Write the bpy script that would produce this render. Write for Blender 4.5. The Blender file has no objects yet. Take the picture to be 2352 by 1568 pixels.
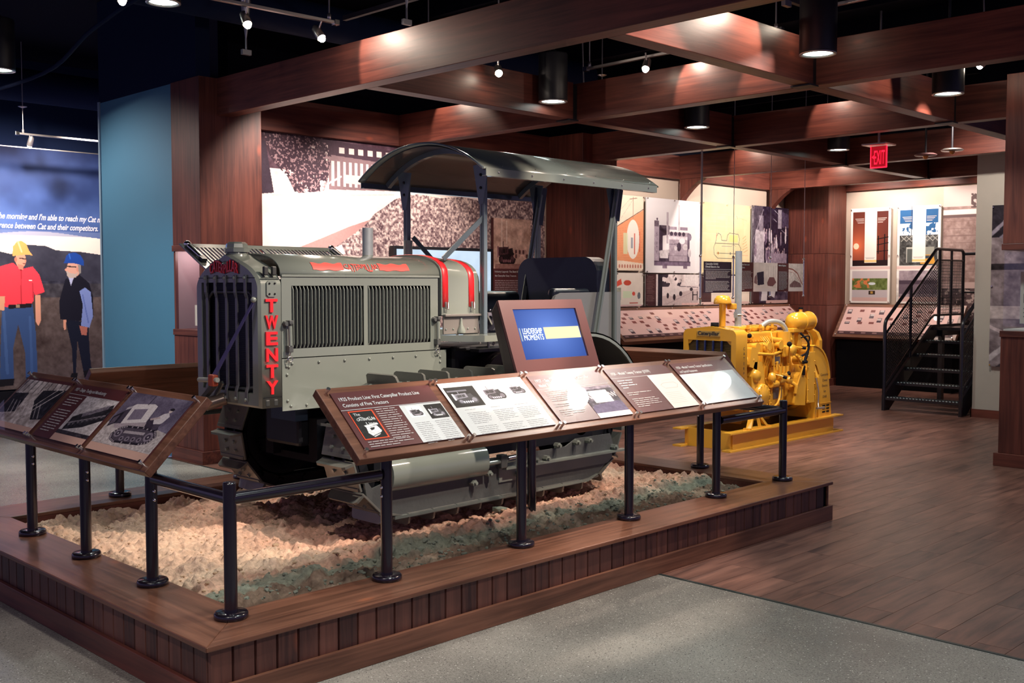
import bpy, bmesh, math, random
import numpy as np
from mathutils import Vector, Matrix
R = random.Random(7)
SC = bpy.context.scene
COL = SC.collection
# ------------------------------------------------------------ camera
cam_d = bpy.data.cameras.new('camera'); cam = bpy.data.objects.new('camera', cam_d); COL.objects.link(cam)
cam.location = (0, 0, 1.6)
cam.rotation_euler = (math.radians(90 - 3.015), 0, math.radians(44.807 - 90))
cam_d.sensor_width = 36; cam_d.lens = 2446.5 / 2352 * 36; cam_d.clip_end = 100; cam_d.clip_start = .05
SC.camera = cam
# ------------------------------------------------------------ world, exposure
wd = bpy.data.worlds.new('world'); SC.world = wd; wd.use_nodes = True
bg = wd.node_tree.nodes['Background']; bg.inputs[0].default_value = (.23, .19, .37, 1); bg.inputs[1].default_value = .46
SC.view_settings.view_transform = 'Standard'; SC.view_settings.look = 'None'
SC.view_settings.exposure = 0.75; SC.view_settings.gamma = 1; SC.view_settings.use_curve_mapping = False
# ------------------------------------------------------------ lamps: (position, target, watts, cone deg, blend, colour)
WARM = (1.0, .80, .65); COOL = (.86, 1.0, .95); NEUT = (1.0, .90, .82)
def spot(p, t, w, cone, blend=.5, c=WARM, r=.04, name='lamp_light'):
    d = bpy.data.lights.new(name, 'SPOT'); d.energy = w; d.spot_size = math.radians(cone); d.spot_blend = blend
    d.color = c; d.shadow_soft_size = r
    o = bpy.data.objects.new(name, d); COL.objects.link(o); o.location = p
    v = Vector(t) - Vector(p); o.rotation_euler = v.to_track_quat('-Z', 'Y').to_euler(); return o
DOWN = [(6.91, 6.36, 3.2), (6.79, 3.76, 3.2), (9.05, 6.35, 3.2), (11.73, 6.21, 3.2), (8.96, 3.76, 3.2),
        (3.88, 7.51, 3.70), (3.30, 9.20, 3.36), (3.40, 3.10, 3.44), (4.2, 1.2, 3.44), (1.2, 2.2, 3.44)]  # closing entries, from the platform corner on, are unseen and added to light the foreground
DOWNW = [70, 70, 60, 60, 70, 90, 130, 80, 60, 26]
for p, w in zip(DOWN, DOWNW):
    spot((p[0], p[1], p[2] - .03), (p[0], p[1], 0), w, 120, .9, COOL, .09, 'downlight_light')
# track heads and unseen added spots: position, aim, watts, cone
HEADS = [((4.07, 6.655, 3.42), (3.9, 5.0, .9), 200, 50), ((4.68, 6.63, 3.42), (5.0, 5.0, 1.2), 200, 50),
         ((6.23, 6.34, 3.34), (4.9, 4.6, 1.5), 110, 50), ((7.18, 5.56, 3.40), (5.4, 4.9, .8), 220, 45),
         ((9.26, 3.62, 3.45), (9.3, 5.9, .7), 220, 45), ((7.62, 6.66, 3.40), (8.6, 9.1, 1.8), 190, 60),
         ((7.02, 3.95, 3.50), (4.6, 3.9, .9), 170, 44), ((3.52, 7.42, 3.62), (3.0, 5.6, .3), 95, 44),
         ((9.42, 3.30, 3.62), (7.3, 3.6, .2), 90, 60),
         ((4.99, 13.0, 3.24), (4.9, 14.0, 1.5), 120, 110),
         ((5.30, 3.10, 3.56), (3.9, 4.6, .9), 200, 50)]
HEADS += [((4.2, 2.6, 3.50), (3.85, 4.8, 1.25), 330, 40), ((6.2, 2.8, 3.50), (4.6, 3.9, .95), 200, 46), ((1.2, 4.6, 3.50), (2.15, 5.2, .9), 18, 36), ((5.2, 3.0, 3.55), (5.2, 4.7, 2.3), 120, 60), ((2.5, 4.1, 3.5), (2.6, 4.3, .25), 60, 44), ((.2, 2.6, 3.5), (1.3, 2.7, 0), 110, 60), ((2.4, .6, 3.5), (3.1, 3.2, .3), 110, 70)]  # unseen spots without fixtures, added to light tractor, signs, sand and floor
for p, t, w, c in HEADS: spot(p, t, w, c, .35, NEUT if w < 180 else WARM, .035, 'head_or_added_light')
# unseen washers without fixtures, added to brighten posters, murals, walls and generator
WASH = [((11.2, 7.6, 3.5), (11.6, 9.1, 2.3)), ((12.9, 7.6, 3.5), (12.9, 9.1, 2.3)), ((14.2, 7.6, 3.5), (14.4, 9.1, 2.3)),
        ((15.25, 7.8, 3.5), (16.1, 7.8, 2.1)), ((15.25, 7.0, 3.5), (16.1, 7.0, 2.1)), ((15.25, 6.0, 3.5), (16.1, 6.0, 1.9)),
        ((11.3, 4.6, 3.5), (13.1, 4.6, 1.5)), ((10.4, 5.4, 3.5), (10.2, 6.0, .7)), ((8.3, 5.0, 3.5), (9.2, 6.0, .8)),
        ((5.9, 7.5, 3.5), (5.7, 9.1, 1.8)), ((3.0, 10.6, 3.5), (4.75, 9.9, 1.2)), ((6.80, 7.3, 3.48), (7.1, 9.1, 1.9)), ((4.5, 12.3, 3.58), (5.1, 14, 1.9)), ((5.9, 12.3, 3.58), (5.9, 14, 1.9))]
WASHW = [115, 95, 130, 75, 70, 45, 95, 170, 200, 180, 130, 230, 190, 95]
for (p, t), w in zip(WASH, WASHW): spot(p, t, w, 100 if p[0] > 10.9 or p[1] > 10 else 75, .7, (1, .86, .76), .04, 'added_wash_light')

# unseen spots added as head spill on the timbers, and lamps inside the display cases
for p, t, w in [((4.62, 6.50, 3.50), (4.96, 6.15, 3.30), 16), ((6.45, 3.80, 3.50), (6.30, 4.10, 3.32), 16), ((7.20, 5.30, 3.46), (7.41, 5.15, 3.25), 9), ((7.20, 4.60, 3.48), (7.41, 4.50, 3.25), 8),
                ((6.05, 6.95, 3.5), (6.1, 6.6, 3.3), 8), ((12.2, 8.0, 3.46), (12.54, 7.9, 3.3), 9), ((14.55, 8.0, 3.46), (14.94, 7.85, 3.25), 13), ((8.4, 3.8, 3.5), (8.3, 4.1, 3.3), 9), ((9.7, 5.4, 3.5), (9.98, 5.3, 3.3), 7), ((7.1, 8.3, 3.5), (7.4, 8.2, 3.3), 8)]:
    spot(p, t, w, 100, .25, WARM, .015, 'added_spill_light')
for p in ((4.92, 8.9, 1.88), (10.0, 3.25, 1.88)):
    d = bpy.data.lights.new('case_light', 'POINT'); d.energy = 1.6; d.color = (1, .86, .84); d.shadow_soft_size = .03; o = bpy.data.objects.new('case_light', d); COL.objects.link(o); o.location = p
# ------------------------------------------------------------ materials
def lin(c): return tuple(((x / 12.92) if x <= .04045 else ((x + .055) / 1.055) ** 2.4) for x in c)
def srgb(r, g, b): return lin((r / 255, g / 255, b / 255))
MC = {}
def mat(name, c, rough=.5, metal=0., spec=.5, coat=0., var=0., vs=8., bump=0., bs=60., emit=0., alpha=None):
    if name in MC: return MC[name]
    m = bpy.data.materials.new(name); m.use_nodes = True; nt = m.node_tree; b = nt.nodes['Principled BSDF']
    b.inputs['Base Color'].default_value = (*c, 1); b.inputs['Roughness'].default_value = rough
    b.inputs['Metallic'].default_value = metal; b.inputs['Specular IOR Level'].default_value = spec
    b.inputs['Coat Weight'].default_value = coat; b.inputs['Coat Roughness'].default_value = .08
    if emit: b.inputs['Emission Color'].default_value = (*c, 1); b.inputs['Emission Strength'].default_value = emit
    tc = nt.nodes.new('ShaderNodeTexCoord')
    n = nt.nodes.new('ShaderNodeTexNoise'); n.inputs['Scale'].default_value = vs; n.inputs['Detail'].default_value = 4
    nt.links.new(tc.outputs['Object'], n.inputs['Vector'])
    if not emit:
        v = max(var, .04)
        mx = nt.nodes.new('ShaderNodeMix'); mx.data_type = 'RGBA'
        mx.inputs[6].default_value = (*[x * (1 - v) for x in c], 1); mx.inputs[7].default_value = (*[min(1, x * (1 + v)) for x in c], 1)
        nt.links.new(n.outputs['Fac'], mx.inputs[0]); nt.links.new(mx.outputs[2], b.inputs['Base Color'])
    if bump:
        n2 = nt.nodes.new('ShaderNodeTexNoise'); n2.inputs['Scale'].default_value = bs; n2.inputs['Detail'].default_value = 3
        nt.links.new(tc.outputs['Object'], n2.inputs['Vector'])
        bp = nt.nodes.new('ShaderNodeBump'); bp.inputs['Strength'].default_value = bump; bp.inputs['Distance'].default_value = .01
        nt.links.new(n2.outputs['Fac'], bp.inputs['Height']); nt.links.new(bp.outputs['Normal'], b.inputs['Normal'])
    MC[name] = m; return m
def wood(name, axis, dark, light, rough=.42, across=26., along=1.3, knots=True, rnd=.0):
    """stained softwood, grain running along the given object axis"""
    if name in MC: return MC[name]
    m = bpy.data.materials.new(name); m.use_nodes = True; nt = m.node_tree; N = nt.nodes.new; L = nt.links.new
    b = nt.nodes['Principled BSDF']; b.inputs['Roughness'].default_value = rough; b.inputs['Specular IOR Level'].default_value = .4
    tc = N('ShaderNodeTexCoord'); mp = N('ShaderNodeMapping')
    mp.inputs['Scale'].default_value = tuple(along if i == axis else across for i in range(3))
    oi = N('ShaderNodeObjectInfo'); ad = N('ShaderNodeVectorMath'); ad.operation = 'ADD'
    sc = N('ShaderNodeVectorMath'); sc.operation = 'SCALE'; sc.inputs['Scale'].default_value = 37.
    cb = N('ShaderNodeCombineXYZ'); [L(oi.outputs['Random'], cb.inputs[i]) for i in range(3)]
    L(cb.outputs[0], sc.inputs[0]); L(tc.outputs['Object'], ad.inputs[0]); L(sc.outputs[0], ad.inputs[1]); L(ad.outputs[0], mp.inputs[0])
    n1 = N('ShaderNodeTexNoise'); n1.inputs['Scale'].default_value = 1.; n1.inputs['Detail'].default_value = 5; n1.inputs['Roughness'].default_value = .6; n1.inputs['Distortion'].default_value = .6
    L(mp.outputs[0], n1.inputs['Vector'])
    n2 = N('ShaderNodeTexNoise'); n2.inputs['Scale'].default_value = 1.6; n2.inputs['Detail'].default_value = 2; L(ad.outputs[0], n2.inputs['Vector'])
    mm = N('ShaderNodeMath'); mm.operation = 'MULTIPLY_ADD'; mm.inputs[1].default_value = .45; L(n2.outputs['Fac'], mm.inputs[0])
    m3 = N('ShaderNodeMath'); m3.operation = 'MULTIPLY'; m3.inputs[1].default_value = .75; L(n1.outputs['Fac'], m3.inputs[0]); L(m3.outputs[0], mm.inputs[2])
    m4 = N('ShaderNodeMath'); m4.operation = 'MULTIPLY_ADD'; m4.inputs[1].default_value = rnd; m4.inputs[2].default_value = -rnd / 2
    L(oi.outputs['Random'], m4.inputs[0]); m5 = N('ShaderNodeMath'); m5.operation = 'ADD'; L(mm.outputs[0], m5.inputs[0]); L(m4.outputs[0], m5.inputs[1])
    cr = N('ShaderNodeValToRGB'); cr.color_ramp.elements[0].position = .38; cr.color_ramp.elements[1].position = .82
    cr.color_ramp.elements[0].color = (*dark, 1); cr.color_ramp.elements[1].color = (*light, 1)
    L(m5.outputs[0], cr.inputs[0]); out = cr.outputs[0]
    if knots:
        mk = N('ShaderNodeMapping'); mk.inputs['Scale'].default_value = tuple(1.1 if i == axis else 2.6 for i in range(3)); L(ad.outputs[0], mk.inputs[0])
        vo = N('ShaderNodeTexVoronoi'); vo.inputs['Scale'].default_value = 1.4; L(mk.outputs[0], vo.inputs['Vector'])
        kr = N('ShaderNodeMapRange'); kr.inputs[1].default_value = .03; kr.inputs[2].default_value = .10; kr.inputs[3].default_value = .65; kr.inputs[4].default_value = 0; L(vo.outputs['Distance'], kr.inputs[0])
        mx = N('ShaderNodeMix'); mx.data_type = 'RGBA'; L(kr.outputs[0], mx.inputs[0]); L(out, mx.inputs[6])
        mx.inputs[7].default_value = (light[0] * 1.5, light[1] * 1.1, light[2] * .8, 1); out = mx.outputs[2]
    L(out, b.inputs['Base Color'])
    bp = N('ShaderNodeBump'); bp.inputs['Strength'].default_value = .12; bp.inputs['Distance'].default_value = .004
    L(n1.outputs['Fac'], bp.inputs['Height']); L(bp.outputs[0], b.inputs['Normal'])
    MC[name] = m; return m
WD, WL = (.046, .012, .011), (.21, .060, .040)
W = [wood('stained_wood_x', 0, WD, WL), wood('stained_wood_y', 1, WD, WL), wood('stained_wood_z', 2, WD, WL)]
RD, RL_ = (.062, .024, .015), (.27, .115, .07)
RW = [wood('rim_wood_x', 0, RD, RL_, .3), wood('rim_wood_y', 1, RD, RL_, .3), wood('sign_wood_z', 2, RD, RL_, .3)]
SLW = wood('slat_wood', 2, (.035, .014, .014), (.16, .062, .045), .45, 30, 1.5, True, .28)
FLW = wood('plank_floor_wood', 0, (.036, .017, .016), (.25, .115, .085), .34, 19, 2.3, False, .04)
STEEL = mat('dark_bronze_enamel', (.012, .008, .016), .22, .2, .6, .5)
CHROME = mat('polished_steel', (.75, .75, .76), .18, 1.)
GALV = mat('galvanised_steel', (.33, .37, .40), .38, .3, var=.12, vs=30)
BLACK = mat('black_paint', (.010, .010, .014), .45)
BLKM = mat('matt_black', (.004, .004, .007), .8, spec=.2)
CEIL = mat('ceiling_black', (.0025, .003, .009), .9, spec=.1)
BLUECEIL = mat('soffit_navy', (.002, .009, .040), .8, spec=.2)
CREAM = mat('cream_wall_paint', (.56, .45, .37), .75, spec=.2, var=.04, vs=2)
BLUEP = mat('blue_wall_paint', (.070, .20, .32), .6, spec=.3, var=.04, vs=2)
GREYW = mat('greige_wall_paint', (.44, .42, .37), .75, spec=.2)
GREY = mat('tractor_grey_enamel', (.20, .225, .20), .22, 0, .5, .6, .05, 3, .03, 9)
GREYD = mat('tractor_dark_grey_iron', (.085, .09, .09), .35, .1, .5, .2, .12, 12, .15, 40)  # even darker grey for frames, fenders and small iron parts
BLUEG = mat('canopy_grey_enamel', (.10, .13, .155), .25, 0, .5, .5, .05)
IRON = mat('dark_iron', (.012, .013, .018), .45, .4, var=.2)
CORE = mat('radiator_core_black', (.006, .007, .012), .5, .3)
RED = mat('red_paint', (.72, .022, .030), .35, 0, .5, .3)
PRED = mat('print_red', (.70, .04, .035), .5)
YEL = mat('machine_yellow_enamel', (.74, .38, .035), .25, 0, .5, .6, .05, 4, .03, 12)
YELD = mat('yellow_radiator_core', (.10, .065, .015), .5, .2)
LEATH = mat('black_leather', (.010, .013, .022), .34, 0, .5, .1, .2, 20, .08, 150)
ORLE = mat('tan_leather', (.42, .07, .03), .5, var=.1)
STRAP = mat('purple_strap', (.10, .085, .22), .5)
MAROON = mat('maroon_print', (.105, .026, .028), .35, coat=.2)
WHITEP = mat('white_print', (.66, .68, .69), .5, coat=.2)
TEXTG = mat('grey_print_text', (.30, .30, .31), .6)
TEXTD = mat('dark_print_text', (.02, .02, .03), .6)
PINK = mat('pale_pink_print', (.62, .43, .38), .5)
PEACH = mat('peach_print', (.70, .42, .33), .5)
ALU = mat('satin_aluminium', (.6, .56, .54), .3, .9)
def glass(name='clear_acrylic', tint=(1, 1, 1), refl=.10):
    if name in MC: return MC[name]
    m = bpy.data.materials.new(name); m.use_nodes = True; nt = m.node_tree; nt.nodes.remove(nt.nodes['Principled BSDF'])
    o = nt.nodes['Material Output']; t = nt.nodes.new('ShaderNodeBsdfTransparent'); t.inputs[0].default_value = (*tint, 1)
    g = nt.nodes.new('ShaderNodeBsdfGlossy'); g.inputs['Roughness'].default_value = .015
    f = nt.nodes.new('ShaderNodeFresnel'); f.inputs[0].default_value = 1.38
    mx = nt.nodes.new('ShaderNodeMixShader'); nt.links.new(f.outputs[0], mx.inputs[0]); nt.links.new(t.outputs[0], mx.inputs[1]); nt.links.new(g.outputs[0], mx.inputs[2])
    ge = nt.nodes.new('ShaderNodeNewGeometry'); a = nt.nodes.new('ShaderNodeMath'); a.operation = 'SUBTRACT'; a.inputs[0].default_value = 1; nt.links.new(ge.outputs['Backfacing'], a.inputs[1])
    b = nt.nodes.new('ShaderNodeMath'); b.operation = 'MULTIPLY'; nt.links.new(f.outputs[0], b.inputs[0]); nt.links.new(a.outputs[0], b.inputs[1]); nt.links.new(b.outputs[0], mx.inputs[0])
    nt.links.new(mx.outputs[0], o.inputs[0]); MC[name] = m; return m
GLASS = glass()
def emis(name, c, s): return mat(name, c, .5, emit=s)
LAMPC = emis('downlight_glow', (.80, 1.0, .95), 9.); LAMPW = emis('track_lamp_glow', (1, .86, .68), 60.)
EXITR = emis('exit_red_glow', (1.0, .015, .05), 1.0); EXITD = emis('exit_face_glow', (.45, .004, .015), .35)
def printmat(name, rough, emit=0.):
    m = bpy.data.materials.new(name); m.use_nodes = True; nt = m.node_tree; b = nt.nodes['Principled BSDF']
    a = nt.nodes.new('ShaderNodeAttribute'); a.attribute_name = 'Col'
    b.inputs['Roughness'].default_value = rough; b.inputs['Specular IOR Level'].default_value = .3
    if emit:
        b.inputs['Base Color'].default_value = (0, 0, 0, 1)
        nt.links.new(a.outputs['Color'], b.inputs['Emission Color']); b.inputs['Emission Strength'].default_value = emit
    else: nt.links.new(a.outputs['Color'], b.inputs['Base Color'])
    return m
PRINT = printmat('printed_picture', .55); SCREEN = printmat('screen_picture', .2, 1.25)

# ------------------------------------------------------------ mesh builder
class MB:
    def __init__(s): s.v = []; s.f = []; s.sm = []
    def add(s, vs, fs, smooth=False):
        o = len(s.v); s.v += [tuple(v) for v in vs]; s.f += [tuple(i + o for i in f) for f in fs]; s.sm += [smooth] * len(fs); return s
    def hexa(s, p, smooth=False):
        return s.add(p, [(0, 3, 2, 1), (4, 5, 6, 7), (0, 1, 5, 4), (1, 2, 6, 5), (2, 3, 7, 6), (3, 0, 4, 7)])
    def box(s, x0, x1, y0, y1, z0, z1):
        return s.hexa([(x0, y0, z0), (x1, y0, z0), (x1, y1, z0), (x0, y1, z0), (x0, y0, z1), (x1, y0, z1), (x1, y1, z1), (x0, y1, z1)])
    def obox(s, c, a, b, n):
        """box with centre c and half vectors a, b, n"""
        c, a, b, n = map(Vector, (c, a, b, n))
        return s.hexa([c - a - b - n, c + a - b - n, c + a + b - n, c - a + b - n, c - a - b + n, c + a - b + n, c + a + b + n, c - a + b + n])
    def bar(s, p, q, w, h, up=(0, 0, 1)):
        p, q = Vector(p), Vector(q); d = (q - p); L = d.length; d.normalize(); r = d.cross(Vector(up))
        if r.length < 1e-4: r = Vector((0, 1, 0))
        r.normalize(); u = r.cross(d)
        return s.obox((p + q) / 2, d * L / 2, r * w / 2, u * h / 2)
    def tube(s, path, r, n=10, cap=True, smooth=True):
        P = [Vector(p) for p in path]; rs = r if isinstance(r, (list, tuple)) else [r] * len(P)
        vs = []; fs = []; prev = None
        for i, p in enumerate(P):
            t = (P[min(i + 1, len(P) - 1)] - P[max(i - 1, 0)]).normalized()
            if prev is None:
                a = Vector((0, 0, 1)) if abs(t.z) < .9 else Vector((1, 0, 0)); u = t.cross(a).normalized()
            else:
                u = prev - t * prev.dot(t); u.normalize()
            prev = u; w = t.cross(u)
            for k in range(n):
                an = 2 * math.pi * k / n; vs.append(p + (u * math.cos(an) + w * math.sin(an)) * rs[i])
        for i in range(len(P) - 1):
            for k in range(n):
                a = i * n + k; b = i * n + (k + 1) % n; fs.append((a, b, b + n, a + n))
        s.add(vs, fs, smooth)
        if cap: s.add(vs[:n], [tuple(range(n))]); s.add(vs[-n:], [tuple(reversed(range(n)))])
        return s
    def cyl(s, p, q, r, n=16, r2=None, smooth=True): return s.tube([p, q], [r, r if r2 is None else r2], n, True, smooth)
    def lathe(s, prof, o=(0, 0, 0), n=20, axis='z', smooth=True):
        vs = []; fs = []; m = len(prof)
        for k in range(n):
            a = 2 * math.pi * k / n; c, si = math.cos(a), math.sin(a)
            for r, h in prof:
                v = {'z': (r * c, r * si, h), 'x': (h, r * c, r * si), 'y': (r * c, h, r * si)}[axis]
                vs.append((v[0] + o[0], v[1] + o[1], v[2] + o[2]))
        for k in range(n):
            for j in range(m - 1):
                a = k * m + j; b = ((k + 1) % n) * m + j; fs.append((a, b, b + 1, a + 1))
        return s.add(vs, fs, smooth)
    def prism(s, poly, ax, lo, hi, smooth=False):
        """polygon in the plane perpendicular to axis ax (0,1,2), extruded lo..hi"""
        def P(p, h):
            q = list(p); q.insert(ax, h); return tuple(q)
        n = len(poly); vs = [P(p, lo) for p in poly] + [P(p, hi) for p in poly]
        s.add(vs, [tuple(reversed(range(n))), tuple(range(n, 2 * n))]); s.add(vs, [(i, (i + 1) % n, (i + 1) % n + n, i + n) for i in range(n)], smooth)
        return s
    def quad(s, a, b, c, d): return s.add([a, b, c, d], [(0, 1, 2, 3)])
    def ball(s, c, r, n=12, sz=1.):
        pr = [(max(1e-4, math.sin(math.pi * k / (n // 2)) * r), -math.cos(math.pi * k / (n // 2)) * r * sz) for k in range(n // 2 + 1)]
        return s.lathe(pr, c, n)
    def ring(s, c, R0, r, n=24, m=8, axis='y'):
        return s.lathe([(R0 + r * math.cos(2 * math.pi * k / m), r * math.sin(2 * math.pi * k / m)) for k in range(m + 1)], c, n, axis)
def obj(name, mb, m, parent=None, bevel=0., origin=None):
    me = bpy.data.meshes.new(name)
    org = Vector(origin) if origin is not None else (parent['_o'] if parent is not None and '_o' in parent else None)
    org = Vector(org) if org is not None else Vector((0, 0, 0))
    if parent is None and origin is None:
        a = np.array([tuple(v) for v in mb.v], dtype=float); org = Vector((float((a[:, 0].min() + a[:, 0].max()) / 2), float((a[:, 1].min() + a[:, 1].max()) / 2), float(a[:, 2].min())))
    me.from_pydata([tuple(Vector(v) - org) for v in mb.v], [], mb.f); me.validate(); me.update()
    me.polygons.foreach_set('use_smooth', mb.sm[:len(me.polygons)] if len(mb.sm) == len(me.polygons) else [False] * len(me.polygons))
    bm = bmesh.new(); bm.from_mesh(me); bmesh.ops.recalc_face_normals(bm, faces=bm.faces); bm.to_mesh(me); bm.free()
    me.materials.append(m); o = bpy.data.objects.new(name, me); COL.objects.link(o)
    if parent is not None: o.parent = parent
    if parent is None: o.location = org
    o['_o'] = tuple(org)
    if bevel:
        b = o.modifiers.new('bevel', 'BEVEL'); b.width = bevel; b.segments = 2; b.limit_method = 'ANGLE'
    return o
def tag(o, label, cat, group=None):
    o['label'] = label; o['category'] = cat
    if group: o['group'] = group
    return o
def thing(name, label, cat, loc=(0, 0, 0), group=None):
    o = bpy.data.objects.new(name, None); COL.objects.link(o); o.location = loc; o['_o'] = tuple(loc); o.empty_display_size = .1
    return tag(o, label, cat, group)
def struct(name, mb, m, parent=None, bevel=0.):
    o = obj(name, mb, m, parent, bevel)
    if parent is None: o['kind'] = 'structure'
    return o
def copy_tree(o, parent=None, loc=None, rotz=None):
    c = o.copy(); COL.objects.link(c)
    if parent is not None: c.parent = parent
    if loc is not None: c.location = loc
    if rotz is not None: c.rotation_euler = (0, 0, rotz)
    for ch in [x for x in bpy.data.objects if x.parent == o]: copy_tree(ch, c)
    return c

# ------------------------------------------------------------ print: a small picture painter (numpy) laid on a vertex grid
def vnoise(h, w, s, seed):
    g = np.random.RandomState(seed).rand(max(2, int(h / s) + 2), max(2, int(w / s) + 2))
    y = np.linspace(0, g.shape[0] - 1.001, h); x = np.linspace(0, g.shape[1] - 1.001, w)
    y0 = y.astype(int); x0 = x.astype(int); fy = (y - y0)[:, None]; fx = (x - x0)[None, :]
    fy = fy * fy * (3 - 2 * fy); fx = fx * fx * (3 - 2 * fx)
    return (g[y0][:, x0] * (1 - fy) * (1 - fx) + g[y0 + 1][:, x0] * fy * (1 - fx) + g[y0][:, x0 + 1] * (1 - fy) * fx + g[y0 + 1][:, x0 + 1] * fy * fx)
def fbm(h, w, s, seed, o=4):
    a = np.zeros((h, w)); am = 1; t = 0
    for i in range(o):
        a += am * vnoise(h, w, max(1.01, s / 2 ** i), seed + i); t += am; am *= .55
    return a / t
class Cv:
    """canvas, coordinates 0..1 from the top left"""
    def __init__(s, w, h, c=(1, 1, 1)):
        s.w, s.h = w, h; s.a = np.ones((h, w, 3)) * np.array(c)
        s.X, s.Y = np.meshgrid((np.arange(w) + .5) / w, (np.arange(h) + .5) / h)
    def put(s, m, c, al=1.):
        m = (m.astype(float) * al)[..., None]; s.a = s.a * (1 - m) + np.array(c) * m; return s
    def rect(s, x0, y0, x1, y1, c, al=1.): return s.put((s.X >= x0) & (s.X < x1) & (s.Y >= y0) & (s.Y < y1), c, al)
    def ell(s, cx, cy, rx, ry, c, al=1.): return s.put(((s.X - cx) / rx) ** 2 + ((s.Y - cy) / ry) ** 2 < 1, c, al)
    def pm(s, pts):
        m = np.zeros(s.X.shape, bool); n = len(pts)
        for i in range(n):
            (x0, y0), (x1, y1) = pts[i], pts[(i + 1) % n]
            if y0 == y1: continue
            m ^= ((s.Y < max(y0, y1)) & (s.Y >= min(y0, y1)) & (s.X < x0 + (s.Y - y0) * (x1 - x0) / (y1 - y0)))
        return m
    def poly(s, pts, c, al=1.): return s.put(s.pm(pts), c, al)
    def line(s, pts, wd, c, al=1.):
        asp = s.w / s.h; m = np.zeros(s.X.shape, bool)
        for (x0, y0), (x1, y1) in zip(pts, pts[1:]):
            dx, dy = (x1 - x0) * asp, y1 - y0; L = dx * dx + dy * dy + 1e-12
            t = np.clip(((s.X - x0) * asp * dx + (s.Y - y0) * dy) / L, 0, 1)
            m |= np.hypot((s.X - x0) * asp - t * dx, (s.Y - y0) - t * dy) < wd / 2
        return s.put(m, c, al)
    def grain(s, amt, sc, seed, mask=None):
        n = (fbm(s.h, s.w, sc, seed) - .5)[..., None] * amt
        if mask is not None: n = n * mask[..., None]
        s.a = np.clip(s.a + n, 0, 1); return s
    def tone(s, dark, light):
        g = s.a.mean(2, keepdims=True); s.a = np.array(dark) * (1 - g) + np.array(light) * g; return s
def pic(name, cv, P, u, v, w, h, parent=None, m=None):
    """P top-left corner, u right, v down (unit vectors)"""
    P, u, v = Vector(P), Vector(u), Vector(v); org = Vector(parent['_o']) if parent is not None else P
    H, Wd = cv.h, cv.w
    uu = np.linspace(0, w, Wd); vv = np.linspace(0, h, H)
    co = (np.array(P - org)[None, None] + np.array(u)[None, None] * uu[None, :, None] + np.array(v)[None, None] * vv[:, None, None]).reshape(-1, 3)
    idx = np.arange(H * Wd).reshape(H, Wd); q = np.stack([idx[:-1, :-1], idx[1:, :-1], idx[1:, 1:], idx[:-1, 1:]], -1).reshape(-1, 4)
    me = bpy.data.meshes.new(name); me.vertices.add(H * Wd); me.vertices.foreach_set('co', co.ravel().astype('f'))
    me.loops.add(q.size); me.loops.foreach_set('vertex_index', q.ravel().astype('i')); me.polygons.add(len(q))
    me.polygons.foreach_set('loop_start', np.arange(0, q.size, 4, dtype='i')); me.update(calc_edges=True)
    a = np.clip(cv.a, 0, 1); a = np.where(a <= .04045, a / 12.92, ((a + .055) / 1.055) ** 2.4)
    ca = me.color_attributes.new('Col', 'FLOAT_COLOR', 'POINT'); ca.data.foreach_set('color', np.concatenate([a.reshape(-1, 3), np.ones((H * Wd, 1))], 1).ravel().astype('f'))
    me.materials.append(m or PRINT); o = bpy.data.objects.new(name, me); COL.objects.link(o)
    if parent is not None: o.parent = parent
    else: o.location = P
    o['_o'] = tuple(org); return o
# ------------------------------------------------------------ lettering
TCACHE = {}
def tmesh(s, ext, off, res=3):
    k = (s, ext, off, res)
    if k not in TCACHE:
        c = bpy.data.curves.new('t', 'FONT'); c.body = s; c.extrude = ext; c.offset = off; c.resolution_u = res; c.space_character = 1.0
        o = bpy.data.objects.new('t', c); COL.objects.link(o); bpy.context.view_layer.update()
        dg = bpy.context.evaluated_depsgraph_get(); me = bpy.data.meshes.new_from_object(o.evaluated_get(dg))
        TCACHE[k] = ([tuple(v.co) for v in me.vertices], [tuple(p.vertices) for p in me.polygons])
        bpy.data.objects.remove(o); bpy.data.meshes.remove(me)
    return TCACHE[k]
def text(name, s, P, u, up, size, m, parent=None, width=None, ext=.0, off=.012, warp=None, align='L', res=3):
    vs, fs = tmesh(s, ext / size, off, res); P, u, up = Vector(P), Vector(u), Vector(up); n = u.cross(up)
    x1 = max(v[0] for v in vs); x0 = min(v[0] for v in vs); sx = size if width is None else width / (x1 - x0)
    sh = {'L': x0, 'C': (x0 + x1) / 2, 'R': x1}[align]
    mb = MB(); out = []
    for x, y, z in vs:
        t = (x - x0) / (x1 - x0); yy = y * size
        if warp: yy = warp(t, yy)
        out.append(P + u * ((x - sh) * sx) + up * yy + n * (z * size + .0006))
    mb.add(out, fs); mb_obj = MB(); mb_obj.v = mb.v; mb_obj.f = mb.f; mb_obj.sm = mb.sm
    me = bpy.data.meshes.new(name); org = Vector(parent['_o']) if parent is not None else P
    me.from_pydata([tuple(Vector(v) - org) for v in mb.v], [], mb.f); me.update(); me.materials.append(m)
    o = bpy.data.objects.new(name, me); COL.objects.link(o); o['_o'] = tuple(org)
    if parent is not None: o.parent = parent
    else: o.location = org
    return o
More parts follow.
